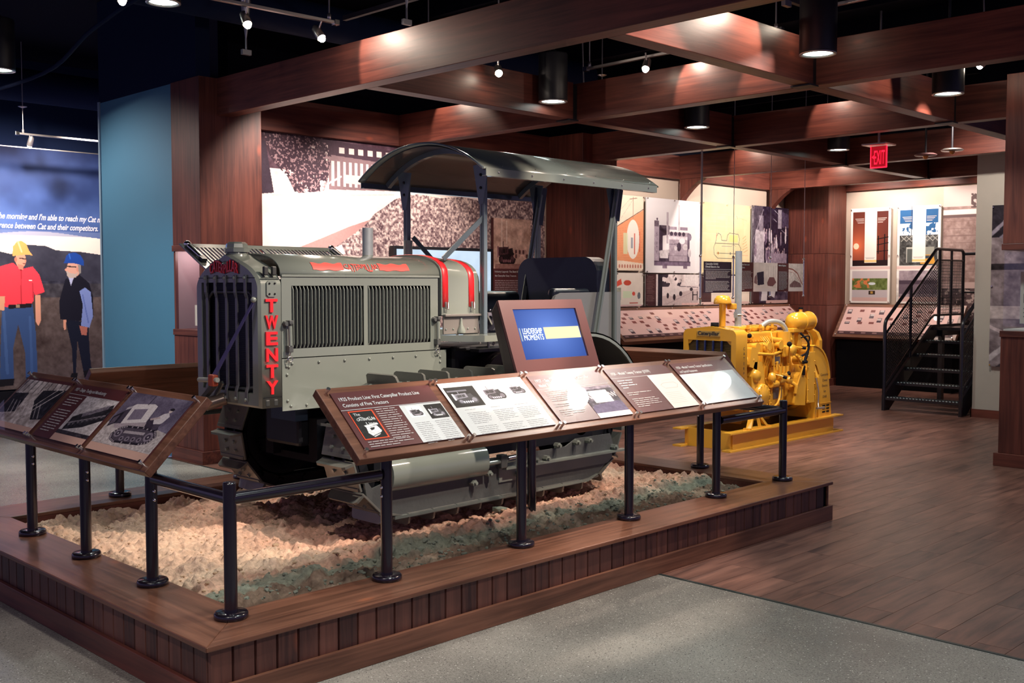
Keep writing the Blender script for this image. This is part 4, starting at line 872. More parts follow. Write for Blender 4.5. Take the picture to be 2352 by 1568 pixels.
# ---- frame, gearbox and engine (dark insides)
to('main_frame', MB().box(3.40, 5.5, 4.90, 4.98, .62, .86), BLKM); to('main_frame', MB().box(3.40, 5.5, 5.34, 5.42, .62, .86), BLKM)
to('transmission_case', MB().box(4.42, 5.5, 4.92, 5.40, .55, 1.22), IRON, None, .03); to('steering_clutch_drum', MB().cyl((4.75, 4.76, .98), (4.75, 5.56, .98), .20, 28), mat('dark_purple_iron', (.035, .022, .03), .3, .2)); to('engine_block', MB().box(3.34, 4.2, 4.99, 5.33, .70, 1.36), IRON, None, .02)
eng = MB()
for k in range(5): eng.cyl((3.5 + k * .14, 4.90, 1.36), (3.5 + k * .14, 4.96, 1.22), .02, 8).box(3.46 + k * .14, 3.50 + k * .14, 4.93, 5.0, 1.08, 1.30)
to('engine_fittings', eng, mat('iron_fitting', (.05, .045, .045), .4, .3)); to('front_axle', MB().cyl((3.69, 4.75, .66), (3.69, 5.57, .66), .05, 14), BLKM)
to('leaf_spring', MB().box(3.26, 3.34, 4.90, 5.14, .86, .935), mat('blue_iron', (.03, .045, .075), .35, .3)); to('belly_plate', MB().box(3.45, 4.4, 4.90, 5.42, .60, .64), BLKM)
# ---- radiator
def rad_prof(w, z0, zs, zt, k=14):
    pts = [(YC - w, z0), (YC - w, zs)]
    for i in range(2 * k + 1):
        t = math.pi * i / (2 * k); s_ = abs(math.cos(t)); y = YC - w * math.cos(t)
        pts.append((y, zs + (zt - zs) * (.74 * max(0, 1 - s_ ** 2.6) ** .6 + .26 * math.exp(-(s_ / .30) ** 1.4))))
    return pts + [(YC + w, z0)]
o = rad_prof(.325, .955, 1.60, 1.775); n_ = len(o); x0, x1 = 3.0, 3.135
def rrect(y0, y1, z0, z1, r, k=5):
    pts = []
    for cx, cz, a0 in ((y0 + r, z1 - r, 180), (y1 - r, z1 - r, 90), (y1 - r, z0 + r, 0), (y0 + r, z0 + r, -90)):
        for i in range(k + 1): a = math.radians(a0 - 90 * i / k); pts.append((cx + r * math.cos(a), cz + r * math.sin(a)))
    return pts
rp = MB()
inn = [(x, min(1.615, max(1.03, z))) for x, z in [(YC + max(-.26, min(.26, (y - YC) * .83)), z) for y, z in o]]
rp.add([(x0 + .015, *p) for p in o] + [(x1, *p) for p in o], [(i, (i + 1) % n_, (i + 1) % n_ + n_, i + n_) for i in range(n_)], True)
o2 = [(YC + (y - YC) * .965, z if z < 1 else z - .012) for y, z in o]; o2[0] = (o2[0][0], .968); o2[-1] = (o2[-1][0], .968)
rp.add([(x0, *p) for p in o2] + [(x0 + .015, *p) for p in o], [(i, (i + 1) % n_, (i + 1) % n_ + n_, i + n_) for i in range(n_)], True)
rp.add([(x0, *p) for p in o2] + [(x0, *p) for p in inn] + [(x0 + .045, *p) for p in inn], [(i, (i + 1) % n_, (i + 1) % n_ + n_, i + n_) for i in range(n_)] + [(i + n_, (i + 1) % n_ + n_, (i + 1) % n_ + 2 * n_, i + 2 * n_) for i in range(n_)])
rd = to('radiator_shell', rp); to('radiator_core', MB().box(3.05, 3.10, YC - .27, YC + .27, 1.02, 1.62), CORE, rd)
fm = MB()
for i in range(58): fm.box(3.044, 3.051, YC - .255, YC + .255, 1.035 + i * .01, 1.0375 + i * .01)
to('core_fins', fm, mat('fin_blue_black', (.022, .028, .045), .35, .5), rd)
to('grille_frame', MB().tube([(3.032, YC + y, z) for y, z in [(-.235, 1.06), (-.25, 1.3), (-.235, 1.53), (-.19, 1.565), (.19, 1.565), (.235, 1.53), (.25, 1.3), (.235, 1.06), (.15, 1.045), (-.15, 1.045), (-.235, 1.06)]], .010, 6), GREYD, rd)
BARC = mat('grille_bar_grey', (.115, .115, .12), .3, 0, .5, .4)
for k in range(5):
    y = YC + .205 - k * .1025
    b_ = to('grille_bar', MB().bar((2.994, y, 1.655), (2.994, y, 1.56), .009, .024, (0, 1, 0)).bar((2.994, y, 1.562), (3.004, y, 1.53), .009, .024, (0, 1, 0)).bar((3.004, y, 1.535), (3.004, y, 1.06), .010, .024, (0, 1, 0)).bar((3.004, y, 1.065), (2.994, y, 1.035), .009, .024, (0, 1, 0)).bar((2.994, y, 1.038), (2.994, y, .985), .009, .024, (0, 1, 0)), BARC, rd, .003); to('bar_bolt', MB().ball((2.989, y, 1.640), .010, 10), GREY, b_); to('bar_bolt', MB().ball((2.989, y, .995), .010, 10), GREY, b_)
to('front_seam', MB().box(3.02, 3.134, YC - .3262, YC - .318, 1.6385, 1.6415), BLKM, rd); to('front_seam', MB().box(3.02, 3.134, YC - .3262, YC - .318, 1.008, 1.011), BLKM, rd); to('front_seam', MB().box(2.9985, 3.001, YC - .29, YC + .29, 1.6385, 1.6415), BLKM, rd)
def wavy(base):   # two-hump ribbon lettering
    def f(t, y):
        hgt = .056; mid = .008 * math.cos(4 * math.pi * (t - .25))
        return mid + (y / base - .5) * (hgt + .006 * math.cos(4 * math.pi * (t - .25)))
    return f
obj('logo_backing', MB().add([], []).prism([(YC + .158 - .298 * i / 16, 1.700 + (.010 * math.cos(4 * math.pi * (i / 16 - .25))) + .030) for i in range(17)] + [(YC + .158 - .298 * (16 - i) / 16, 1.700 + (.010 * math.cos(4 * math.pi * ((16 - i) / 16 - .25))) - .029) for i in range(17)], 0, 2.9955, 3.0), mat('logo_dark_red', (.035, .008, .016), .4), rd)  # dark red backing that outlines the letters
text('logo_lettering', 'CATERPILLAR', (2.995, YC + .155, 1.698), -Y_, Z_, .06, RED, rd, width=.29, ext=.004, off=.012, warp=wavy(.042))
YS = YC - .325
for i, ch in enumerate('TWENTY'): text('side_lettering', ch, (3.072, YS - .004, 1.462 - i * .0862), X_, Z_, .094, RED, rd, width=.072 if ch != 'W' else .078, ext=.006, off=.035, align='C')
to('side_plate', MB().prism([(3.045 + .06 * a, 1.54 + .085 * b) for a, b in ((0, .12), (.2, 0), (.8, 0), (1, .12), (1, .88), (.8, 1), (.2, 1), (0, .88))], 1, YS - .008, YS), GREY, rd)
hm = MB()
for x in (3.06, 3.092):
    for z in (1.555, 1.61): hm.cyl((x, YS - .012, z), (x, YS - .008, z), .005, 8)
q = to('plate_holes', hm, BLKM, rd); q['kind'] = 'stuff'
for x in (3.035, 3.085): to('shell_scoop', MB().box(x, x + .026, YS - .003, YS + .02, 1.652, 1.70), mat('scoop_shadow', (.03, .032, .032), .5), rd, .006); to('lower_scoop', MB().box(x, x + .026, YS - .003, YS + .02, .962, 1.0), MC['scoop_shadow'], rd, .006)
to('filler_neck', MB().lathe([(.085, 1.715), (.06, 1.745), (.055, 1.78)], (3.07, YC, 0), 24), GREY, rd); to('filler_cap', MB().lathe([(.07, 1.78), (.072, 1.80), (.062, 1.805), (.058, 1.825), (.045, 1.835), (0, 1.838)], (3.07, YC, 0), 8, smooth=False), GREY, rd)
# starting crank, its strap and handle
ck = to('crank_boss', MB().cyl((3.0, YC + .03, .985), (2.90, YC + .06, .955), .035, 14), mat('bronze_boss', (.16, .12, .10), .3, .5)); to('boss_spring', MB().tube([(2.96 - .006 * i * .35 + 0, YC + .05 + .03 * math.cos(i * 1.2) + .0008 * i, .975 + .03 * math.sin(i * 1.2) - .0006 * i) for i in range(36)], .006, 6), ALU, ck)
to('crank_arm', MB().bar((2.90, YC + .16, .935), (2.93, YC - .02, 1.085), .03, .022).bar((2.955, YC + .13, .925), (2.95, YC - .04, 1.08), .012, .02), GREYD, ck)
to('crank_handle', MB().tube([(2.90, YC + .12, 1.088), (2.90, YC - .075, 1.098)], .0135, 12), mat('handle_ivory', (.42, .42, .36), .35), ck)
to('leather_loop', MB().box(2.882, 2.918, YC - .055, YC + .0, 1.062, 1.125), ORLE, ck, .008); to('strap', MB().add([(2.905, YC - .05, 1.12), (2.905, YC - .005, 1.12), (2.985, YC - .285, 1.515), (2.985, YC - .308, 1.515), (2.909, YC - .05, 1.12), (2.909, YC - .005, 1.12), (2.989, YC - .285, 1.515), (2.989, YC - .308, 1.515)], [(0, 1, 2, 3), (4, 7, 6, 5), (0, 4, 5, 1), (2, 6, 7, 3), (1, 5, 6, 2), (3, 7, 4, 0)]), STRAP, ck); to('strap_stud', MB().ball((2.985, YC - .30, 1.525), .016, 12), GREY, ck)
# ---- hood
def hood(w, zs, zt, drop=.0, k=14, r=.07):
    pts = []
    for i in range(k + 1):
        a = math.pi - math.pi * i / k; c_, s_ = math.cos(a), math.sin(a)
        pts.append((YC + w * (abs(c_) ** .78) * (1 if c_ > 0 else -1), zs + (zt - zs) * s_ ** .86))
    return pts
def sheetx(prof, xa, xb, prof2=None, seg=1):
    p2 = prof2 or prof; m = len(prof); return MB().add([(xa, *p) for p in prof] + [(xb, *p) for p in p2], [(i, i + 1, i + 1 + m, i + m) for i in range(m - 1)], True)
hp = hood(.322, 1.655, 1.775, k=36)
hd_ = to('hood', sheetx(hp, 3.135, 4.25)); sd = hd_.modifiers.new('solid', 'SOLIDIFY'); sd.thickness = .006
to('hood_lip', MB().box(3.138, 4.245, YS - .006, YS + .02, 1.645, 1.657), GREY, hd_, .002)
HA = [Vector((0, p[0], p[1])) for p in hp[:19]]
def hood_pt(d):
    """point and outward normal at arc distance d above the lip of the near side"""
    for p_, q_ in zip(HA, HA[1:]):
        L = (q_ - p_).length
        if d <= L: break
        d -= L
    t_ = (q_ - p_).normalized(); return p_ + t_ * d, Vector((0, -t_.z, t_.y))
def wrap_on_hood(o, lift=.003):
    oo = Vector(o['_o']); bm = bmesh.new(); bm.from_mesh(o.data); zs = [v.co.z for v in bm.verts]
    for k in range(1, 16):
        bmesh.ops.bisect_plane(bm, geom=bm.verts[:] + bm.edges[:] + bm.faces[:], plane_co=(0, 0, min(zs) + (max(zs) - min(zs)) * k / 16), plane_no=(0, 0, 1))
    bm.to_mesh(o.data); bm.free()
    for v in o.data.vertices:
        w = v.co + oo; p_, n_v = hood_pt(max(0, w.z)); w = Vector((w.x, p_.y, p_.z)) + n_v * lift; v.co = w - oo
ZL = .052
SALM = mat('salmon_print', (.85, .10, .085), .45)
def ribbon(xa, xb, amp, hh, n=30):
    mb = MB(); a = []; b = []
    for i in range(n + 1):
        t = i / n; x = xa + (xb - xa) * t; w_ = amp * math.sin(2 * math.pi * t * 2.2 + 1); a.append((x, 0, ZL + hh + w_)); b.append((x, 0, ZL - hh + w_ * .4))
    for i in range(n):
        m1_ = [(a[j][0], 0, (a[j][2] + b[j][2]) / 2) for j in (i, i + 1)]; mb.quad(b[i], b[i + 1], m1_[1], m1_[0]); mb.quad(m1_[0], m1_[1], a[i + 1], a[i])
    o = obj('logo_ribbon', mb, SALM, TR); wrap_on_hood(o); return o
ribbon(3.345, 3.55, .006, .024); ribbon(3.80, 4.02, .006, .024)
lo_ = text('logo_lettering', 'CATERPILLAR', (3.556, YS, 0), X_, Z_, .05, SALM, TR, width=.238, off=.012, warp=lambda t, y: ZL + (y / .036 - .5) * (.040 + .012 * math.cos(4 * math.pi * (t - .25))) + .004 * math.cos(4 * math.pi * t)); wrap_on_hood(lo_, .004)
# side panel with louvres
PX0, PX1 = 3.138, 4.235; pz0, pz1 = 1.215, 1.643
def sidepanel(y, s):
    pn = to('side_panel', MB().box(PX0, PX1, y, y + .005, pz0, 1.262).box(PX0, PX1, y, y + .005, 1.598, pz1).box(PX0, 3.20, y, y + .005, 1.262, 1.598).box(3.68, 3.708, y, y + .005, 1.262, 1.598).box(4.175, PX1, y, y + .005, 1.262, 1.598), GREY)
    lm = MB().prism([(0, 1.268), (.004, 1.262), (.0085, 1.28), (.0085, 1.58), (.004, 1.598), (0, 1.592)], 1, -.013, .004)
    l0 = obj('louvre', MB().hexa([(0, .004, 1.264), (.0055, .004, 1.264), (.0075, -.006, 1.285), (.003, -.007, 1.285), (0, .004, 1.597), (.0055, .004, 1.597), (.0075, -.006, 1.575), (.003, -.007, 1.575)]), GREY, pn, origin=(0, 0, 0)); k_ = 0
    for xa, xb, cnt in ((3.203, 3.678, 20), (3.711, 4.174, 18)):
        for i in range(cnt):
            q = l0 if k_ == 0 else l0.copy()
            if k_: COL.objects.link(q)
            q.parent = pn; q.location = Vector((xa + .002 + (xb - xa) * i / cnt, y, 0)) - tro; k_ += 1
    to('slot_shade_backing', MB().box(PX0 + .01, PX1 - .01, y + .035, y + .04, pz0 + .01, pz1 - .01), BLKM, pn)  # black sheet added behind the louvres as shade in the slots
    return pn
pn = sidepanel(YS, 1)
to('panel_shadow_gap', MB().box(PX0, PX1, YS + .004, YS + .008, 1.643, 1.650), BLKM, pn)
# lower side sheet with rivets, both sides
for y, s in ((YS, -1), (YC + .32, 1)):
    ls = to('lower_side_sheet', MB().box(3.138, 4.30, y, y + .005, .932, 1.210), GREY)
    rv = MB()
    for i in range(7): rv.ball((3.20 + i * .172, y - .001 if s < 0 else y + .006, 1.183 - .0), .0085, 8)
    for x, z in ((3.165, 1.17), (3.18, 1.165), (3.168, 1.125), (3.17, .985), (3.19, .955), (3.29, .955), (4.25, 1.17), (4.25, 1.14), (3.5, .955), (3.8, .955)): rv.ball((x, y - .001 if s < 0 else y + .006, z), .0085, 8)
    q = to('rivets', rv, GREY, ls); q['kind'] = 'stuff'
to('firewall', MB().box(4.24, 4.26, YS + .01, YC + .31, .95, 1.66), IRON)
# latches
for x in (3.172, 4.213):
    la = to('panel_latch', MB().tube([(x, YS - .028, 1.385), (x + .002, YS - .028, 1.28)], .011, 10), GREY); to('latch_bracket', MB().box(x - .028, x + .018, YS - .02, YS, 1.385, 1.41).cyl((x - .02, YS - .03, 1.397), (x - .02, YS, 1.397), .012, 12).box(x - .01, x + .014, YS - .04, YS, 1.395, 1.415).box(x - .012, x + .016, YS - .035, YS, 1.245, 1.28), GREYD, la, .003)
    to('retaining_clip', MB().ring((x + .004, YS - .02, 1.208), .014, .003, 16, 6, 'y').tube([(x + .004, YS - .03, 1.255), (x - .006, YS - .03, 1.225), (x + .01, YS - .03, 1.225)], .003, 6), CHROME, la)
# far side panel, lifted open
A_ = Vector((3.10, YC + .33, 1.66)); B_ = Vector((3.10, YC + .70, 1.845)); d_ = (B_ - A_).normalized(); nn_ = X_.cross(d_); Lh = (B_ - A_).length
fp = MB(); fx = 1.09
def fpl(x0, x1, a, b): fp.obox(A_ + X_ * (x0 + x1) / 2 + d_ * (a + b) / 2, X_ * (x1 - x0) / 2, d_ * (b - a) / 2, nn_ * .004)
fpl(0, fx, 0, .04); fpl(0, fx, Lh - .05, Lh); fpl(0, .06, .04, Lh - .05); fpl(fx - .06, fx, .04, Lh - .05); fpl(.53, .56, .04, Lh - .05)
for i in range(36):
    x = .07 + i * .0265
    if not .52 < x < .57: fpl(x, x + .012, .04, Lh - .05)
op = to('raised_side_panel', fp); 
for x in (.03, fx - .03):
    q = A_ + X_ * x; to('panel_latch', MB().tube([q + d_ * .19 + nn_ * .022, q + d_ * .34 + nn_ * .022], [.012, .017], 12).ball(q + d_ * .37 + nn_ * .02, .022, 12), CHROME, op)
    to('latch_bracket', MB().obox(q + d_ * .17 + nn_ * .015, X_ * .016, d_ * .02, nn_ * .015), IRON, op)
# pipes
ex = to('exhaust_stub', MB().tube([(3.96, YC, 1.73), (3.96, YC, 1.945)], .0325, 22), GALV); to('stub_collar', MB().lathe([(.05, 1.74), (.036, 1.765), (.0335, 1.78)], (3.96, YC, 0), 22), GREY, ex)
# cowl / fuel tank with the red bands
cp = [(YC - .335, 1.42)] + hood(.333, 1.655, 1.788) + [(YC + .335, 1.42)]; cp2 = [(YC - .335, 1.42)] + hood(.333, 1.635, 1.768) + [(YC + .335, 1.42)]
ct = MB(); m_c = len(cp)
xs_ = [4.255, 4.30, 4.50, 4.56, 4.585]; pf = [cp, cp, cp2, cp2, [(YC + (y - YC) * .95, 1.42 + (z - 1.42) * .93 if z > 1.42 else z) for y, z in cp2]]
for a in range(4): ct.add([(xs_[a], *p) for p in pf[a]] + [(xs_[a + 1], *p) for p in pf[a + 1]], [(i, i + 1, i + 1 + m_c, i + m_c) for i in range(m_c - 1)], True)
ct.add([(xs_[0], *p) for p in cp], [tuple(range(m_c))]); ct.add([(xs_[4], *p) for p in pf[4]], [tuple(range(m_c))])
tk = to('fuel_tank_cowl', ct)
for xa, pr in ((4.262, cp), (4.478, cp2)):
    pr2 = [(YC + (y - YC) * 1.012, z + .004 if z > 1.5 else z + .05) for y, z in pr]
    bnd = to('red_band', sheetx(pr2, xa, xa + .045), RED, tk); s_ = bnd.modifiers.new('solid', 'SOLIDIFY'); s_.thickness = .004
    to('band_shackle', MB().tube([(xa + .012, YC - .352, 1.50), (xa + .012, YC - .356, 1.46), (xa + .03, YC - .356, 1.455), (xa + .032, YC - .352, 1.50)], .006, 8), ALU, tk)
tb = to('tank_bracket', MB().box(4.262, 4.55, YC - .345, YC - .335, 1.305, 1.415).box(4.262, 4.575, YC - .365, YC - .33, 1.412, 1.425), mat('bracket_grey', (.19, .175, .165), .25, .1, .5, .5), None, .002)
to('funnel_dimple', MB().lathe([(.006, 1.40), (.010, 1.36), (.028, 1.325), (.026, 1.31)], (4.40, YC - .352, 0), 16), GREY, tb); rv = MB()
for i in range(5): rv.ball((4.28 + i * .06, YC - .347, 1.335), .006, 8)
q = to('rivets', rv, GREY, tb); q['kind'] = 'stuff'
to('side_step', MB().prism([(4.25, YC - .32), (4.40, YC - .56), (5.0, YC - .56), (5.0, YC - .32)], 2, 1.262, 1.300), GREY, None, .004); to('side_step', MB().prism([(4.25, YC + .32), (4.40, YC + .56), (5.0, YC + .56), (5.0, YC + .32)], 2, 1.262, 1.300), GREY, None, .004)
# ---- canopy
def arch(w, z0, rise, k=20):
    Rr = (w * w + rise * rise) / (2 * rise); a0 = math.asin(w / Rr); return [(YC + Rr * math.sin(a), z0 + rise - Rr + Rr * math.cos(a)) for a in np.linspace(-a0, a0, k + 1)]
ap = arch(.60, 2.29, .195); CX0, CX1 = 4.35, 6.05
cs = to('canopy_roof', sheetx(ap, CX0, CX1), GREY); s_ = cs.modifiers.new('solid', 'SOLIDIFY'); s_.thickness = .008
to('canopy_lining', sheetx([(y, z - .012) for y, z in arch(.575, 2.295, .185)], CX0 + .03, CX1 - .03), mat('lining_brown_grey', (.075, .060, .055), .25, 0, .5, .4), cs)
for s in (-1, 1):
    y = YC + s * .60; to('eave_flange', MB().box(CX0 + .02, CX1 - .03, *sorted((y, y + s * .006)), 2.245, 2.292).box(CX0 + .02, CX1 - .03, *sorted((y, y - s * .03)), 2.245, 2.25), GREY if s < 0 else BLUEG, cs)
    bm_ = MB()
    for i in range(6): bm_.ball((CX0 + .12 + i * .29, y + s * .007, 2.27), .007, 8).ball((CX0 + .2 + i * .29, y - s * .045, 2.315), .007, 8)
    q = to('eave_bolts', bm_, CHROME, cs); q['kind'] = 'stuff'
for xa in (4.56, 5.83):
    ar = arch(.55, 2.27, .185); rb = MB()
    for i in range(len(ar) - 1): rb.bar((xa, *ar[i]), (xa, *ar[i + 1]), .035, .03, (1, 0, 0))
    to('roof_rib', rb, BLUEG, cs)
to('roof_rim', MB().tube([(CX0, *p) for p in ap], .007, 6), BLUEG, cs)
for xa, ys in ((4.58, (4.79, 5.53)), (5.85, (4.79, 5.53))):
    for yy_ in ys:
        far = yy_ > 5.16
        z0_ = 1.30 if xa < 5 else 1.10
        po_ = to('canopy_post', MB().box(xa - .022, xa + .022, yy_ - .004, yy_ + .004, z0_, 2.30).box(xa - .022, xa - .014, yy_ - .02, yy_ + .02, z0_, 2.30), BLUEG if xa < 5 else GREY, None, .002)
        g_ = to('gusset_plate', MB().prism([(yy_ - .07, 2.34 if far else 2.36), (yy_ + .07, 2.36 if far else 2.34), (yy_ + .018, 2.10), (yy_ - .018, 2.10)], 0, xa - .03, xa - .024), BLUEG, po_)
        to('gusset_bolt', MB().ball((xa - .032, yy_, 2.28), .010, 8).ball((xa - .032, yy_, 2.20), .010, 8), IRON, po_)
        if xa > 5:
            to('slanted_strut', MB().bar((5.85, yy_ - .02, 2.28), (5.58, yy_ - .035, 1.16), .05, .006, (0, 1, 0)).bar((5.85, yy_ - .02, 2.28), (5.58, yy_ - .035, 1.16), .010, .03, (0, 1, 0)), GREY)
            to('strut_gusset', MB().prism([(5.80, 2.33), (5.93, 2.33), (5.88, 2.05), (5.77, 2.05)], 1, yy_ - .016, yy_ - .011), mat('navy_gusset', (.018, .024, .045), .35), po_)
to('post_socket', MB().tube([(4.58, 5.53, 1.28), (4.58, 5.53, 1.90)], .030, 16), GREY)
to('diagonal_brace', MB().bar((4.58, 4.785, 2.03), (4.30, 4.86, 1.76), .032, .008, (0, 1, 0)), BLUEG); to('diagonal_brace', MB().bar((4.60, 5.50, 1.92), (4.78, 5.44, 1.72), .03, .008, (0, 1, 0)), BLUEG)
# ---- seat
def cushion(name, x0, x1, y0, y1, z0, z1, r, m=LEATH, par=None):
    o = to(name, MB().box(x0, x1, y0, y1, z0, z1), m, par); b = o.modifiers.new('bevel', 'BEVEL'); b.width = r; b.segments = 5; b.limit_method = 'NONE'
    for p_ in o.data.polygons: p_.use_smooth = True
    return o
bk = to('seat_back', MB().prism([(4.81, 1.28), (4.81, 1.60)] + [(4.81 + .12 * (1 - math.cos(a)), 1.68 + .12 * math.sin(a)) for a in (.2, .5, .8, 1.1, 1.4, 1.57)] + [(5.58 - .12 * (1 - math.cos(a)), 1.68 + .12 * math.sin(a)) for a in (1.57, 1.4, 1.1, .8, .5, .2)] + [(5.58, 1.60), (5.58, 1.28)], 0, 5.68, 5.82), LEATH, None, .04)
cushion('seat_cushion', 5.08, 5.62, 4.82, 5.50, 1.22, 1.36, .045)
ar_ = to('seat_side', MB().prism([(5.22, 1.10), (5.22, 1.49), (5.25, 1.535), (5.30, 1.55), (5.93, 1.555), (5.93, 1.10)], 1, 4.80, 4.825), mat('seat_side_grey', (.30, .29, .27), .3, 0, .5, .4), None, .008); cushion('arm_pad', 5.24, 5.62, 4.81, 4.88, 1.50, 1.58, .03, LEATH)
cushion('arm_rest', 5.08, 5.6, 5.46, 5.56, 1.20, 1.56, .045); to('seat_base', MB().box(5.0, 5.8, 4.80, 5.52, 1.08, 1.22), GREYD, None, .01)
to('floor_plate', MB().box(4.58, 5.1, 4.84, 5.48, 1.18, 1.20), GREYD); to('rear_box', MB().box(5.62, 5.92, 4.82, 5.53, .9, 1.28), GREYD, None, .01)
# levers and dash
for x, y, zt in ((4.74, 4.92, 1.60), (4.80, 5.06, 1.50), (4.80, 5.26, 1.50)):
    lv = to('control_lever', MB().tube([(x, y, 1.2), (x - .03, y, zt - .12)], .008, 8), ALU); to('lever_grip', MB().tube([(x - .03, y, zt - .12), (x - .034, y, zt - .1), (x - .04, y, zt + .01)], [.011, .014, .012], 12), BLKM, lv)
to('brake_pedal', MB().tube(arc_pts([(4.72, 4.86, 1.22), (4.74, 4.84, 1.30), (4.68, 4.83, 1.36), (4.64, 4.83, 1.42)]), .008, 8).box(4.62, 4.68, 4.80, 4.86, 1.41, 1.43), ALU); to('magneto', MB().cyl((4.68, 4.84, 1.36), (4.82, 4.84, 1.36), .045, 16), mat('violet_grey', (.11, .10, .14), .3, .3))
to('dash_panel', MB().box(4.59, 4.61, 4.95, 5.37, 1.40, 1.66), IRON)
# ============================================================ yellow generator set
G = thing('generator_set', 'yellow diesel generator set on a channel steel skid', 'generator', (9.75, 6.0, 0))
def yo(name, mb, m=YEL, par=None, bevel=0.): return obj(name, mb, m, par or G, bevel)
def cbeam(y, s, nm='skid_beam'):   # channel, flanges towards -s
    return yo(nm, MB().box(8.64, 10.86, y, y + .10, .170, .185).box(8.64, 10.86, y, y + .10, 0, .016).box(8.78, 10.77, y + (.07 if s > 0 else .018), y + (.082 if s > 0 else .03), .01, .18), YEL)
cbeam(5.64, 1); cbeam(6.22, -1)
yo('cross_member', MB().box(8.765, 8.78, 5.72, 6.26, .0, .183)); yo('cross_member', MB().box(10.70, 10.72, 5.72, 6.26, .0, .183)); yo('skid_deck', MB().box(8.9, 10.6, 5.74, 6.22, .05, .07), BLKM)
# radiator
yc = 6.045
def rprof(w, z0, z1, r, k=8, crown=.03):
    pts = [(yc - w, z0)]
    for i in range(k + 1):
        a = math.pi - math.pi / 2 * i / k; pts.append((yc - w + r + r * math.cos(a), z1 - r + r * math.sin(a)))
    pts.append((yc, z1 + crown))
    for i in range(k + 1):
        a = math.pi / 2 - math.pi / 2 * i / k; pts.append((yc + w - r + r * math.cos(a), z1 - r + r * math.sin(a)))
    pts.append((yc + w, z0)); return pts
def shell(x0, x1, w, z0, z1, r, wi, zi0, zi1):
    """radiator shell with an opening: outer ring front, plus outer skin"""
    mb = MB(); o = rprof(w, z0, z1, r); n_ = len(o)
    mb.add([(x0, *p) for p in o] + [(x1, *p) for p in o], [(i, (i + 1) % n_, (i + 1) % n_ + n_, i + n_) for i in range(n_)], True)
    def clampi(p): return (max(yc - wi, min(yc + wi, p[0])), max(zi0, min(zi1, p[1])))
    inn = [clampi(p) for p in o]; c = [(x0, *p) for p in o] + [(x0, *p) for p in inn] + [(x0 + .03, *p) for p in inn]
    mb.add(c, [(i, (i + 1) % n_, (i + 1) % n_ + n_, i + n_) for i in range(n_)] + [(i + n_, (i + 1) % n_ + n_, (i + 1) % n_ + 2 * n_, i + 2 * n_) for i in range(n_)])
    mb.add([(x1, *p) for p in o], [tuple(range(n_))]); return mb
rs = yo('radiator_shell', shell(8.86, 9.06, .31, .385, 1.165, .06, .255, .44, 1.055))
yo('radiator_core', MB().box(8.885, 8.90, yc - .26, yc + .26, .43, 1.06), YELD, rs)
fn = MB()
for i in range(40): fn.box(8.878, 8.886, yc - .255, yc + .255, .445 + i * .0152, .449 + i * .0152)
yo('core_fins', fn, mat('core_fin_olive', (.17, .115, .03), .4), rs)
for k in (-.145, -.05, .045, .145): yo('guard_bar', MB().tube([(8.872, yc - k, 1.055), (8.862, yc - k, 1.045), (8.862, yc - k, .46), (8.872, yc - k, .45)], .012, 10), mat('navy_bar', (.006, .010, .05), .25), rs)
yo('corner_gusset', MB().prism([(yc - .255, 1.055), (yc - .2, 1.055), (yc - .235, 1.02), (yc - .255, 1.015)], 0, 8.868, 8.876).prism([(yc + .255, 1.055), (yc + .2, 1.055), (yc + .235, 1.02), (yc + .255, 1.015)], 0, 8.868, 8.876), YEL, rs)
obj('badge', MB().box(8.853, 8.862, yc - .13, yc + .14, 1.095, 1.15), mat('badge_gold', (.62, .42, .12), .35, .5), G)
text('lettering', 'Caterpillar', (8.8518, yc + .13, 1.108), -Y_, Z_, .052, TEXTD, G, width=.25, off=.03)
for i, ch in enumerate('CATERPILLAR'): text('lettering', ch, (9.005, 5.7345, .965 - i * .049), X_, Z_, .042, TEXTD, G, off=.0, align='C')
obj('filler_cap', MB().lathe([(0, 1.23), (.04, 1.23), (.042, 1.19), (0.03, 1.18)], (8.955, yc, 0), 16), BLKM, G)
# air cleaner and stack
ac = yo('air_cleaner', MB().lathe([(.032, 1.19), (.034, 1.42), (.05, 1.425), (.088, 1.415), (.088, 1.43), (.083, 1.46), (.06, 1.495), (0, 1.505)], (9.02, 6.0, 0), 24)); yo('intake_mouth', MB().box(9.06, 9.13, 5.90, 5.98, 1.36, 1.42), YEL, ac, .01)
obj('glass_cup', MB().lathe([(.025, 1.31), (.025, 1.36)], (9.12, 5.92, 0), 14), GLASS, ac)
st = obj('exhaust_stack', MB().tube([(9.38, 6.05, 1.1), (9.38, 6.05, 1.95)], .034, 20), GALV, G); obj('stack_clamp', MB().ring((9.38, 6.05, 1.30), .036, .008, 20, 8, 'z').box(9.33, 9.34, 6.03, 6.07, 1.27, 1.33), GALV, st)
obj('stack_base', MB().lathe([(.045, 1.12), (.045, 1.16), (.034, 1.2)], (9.38, 6.05, 0), 18), GALV, st)
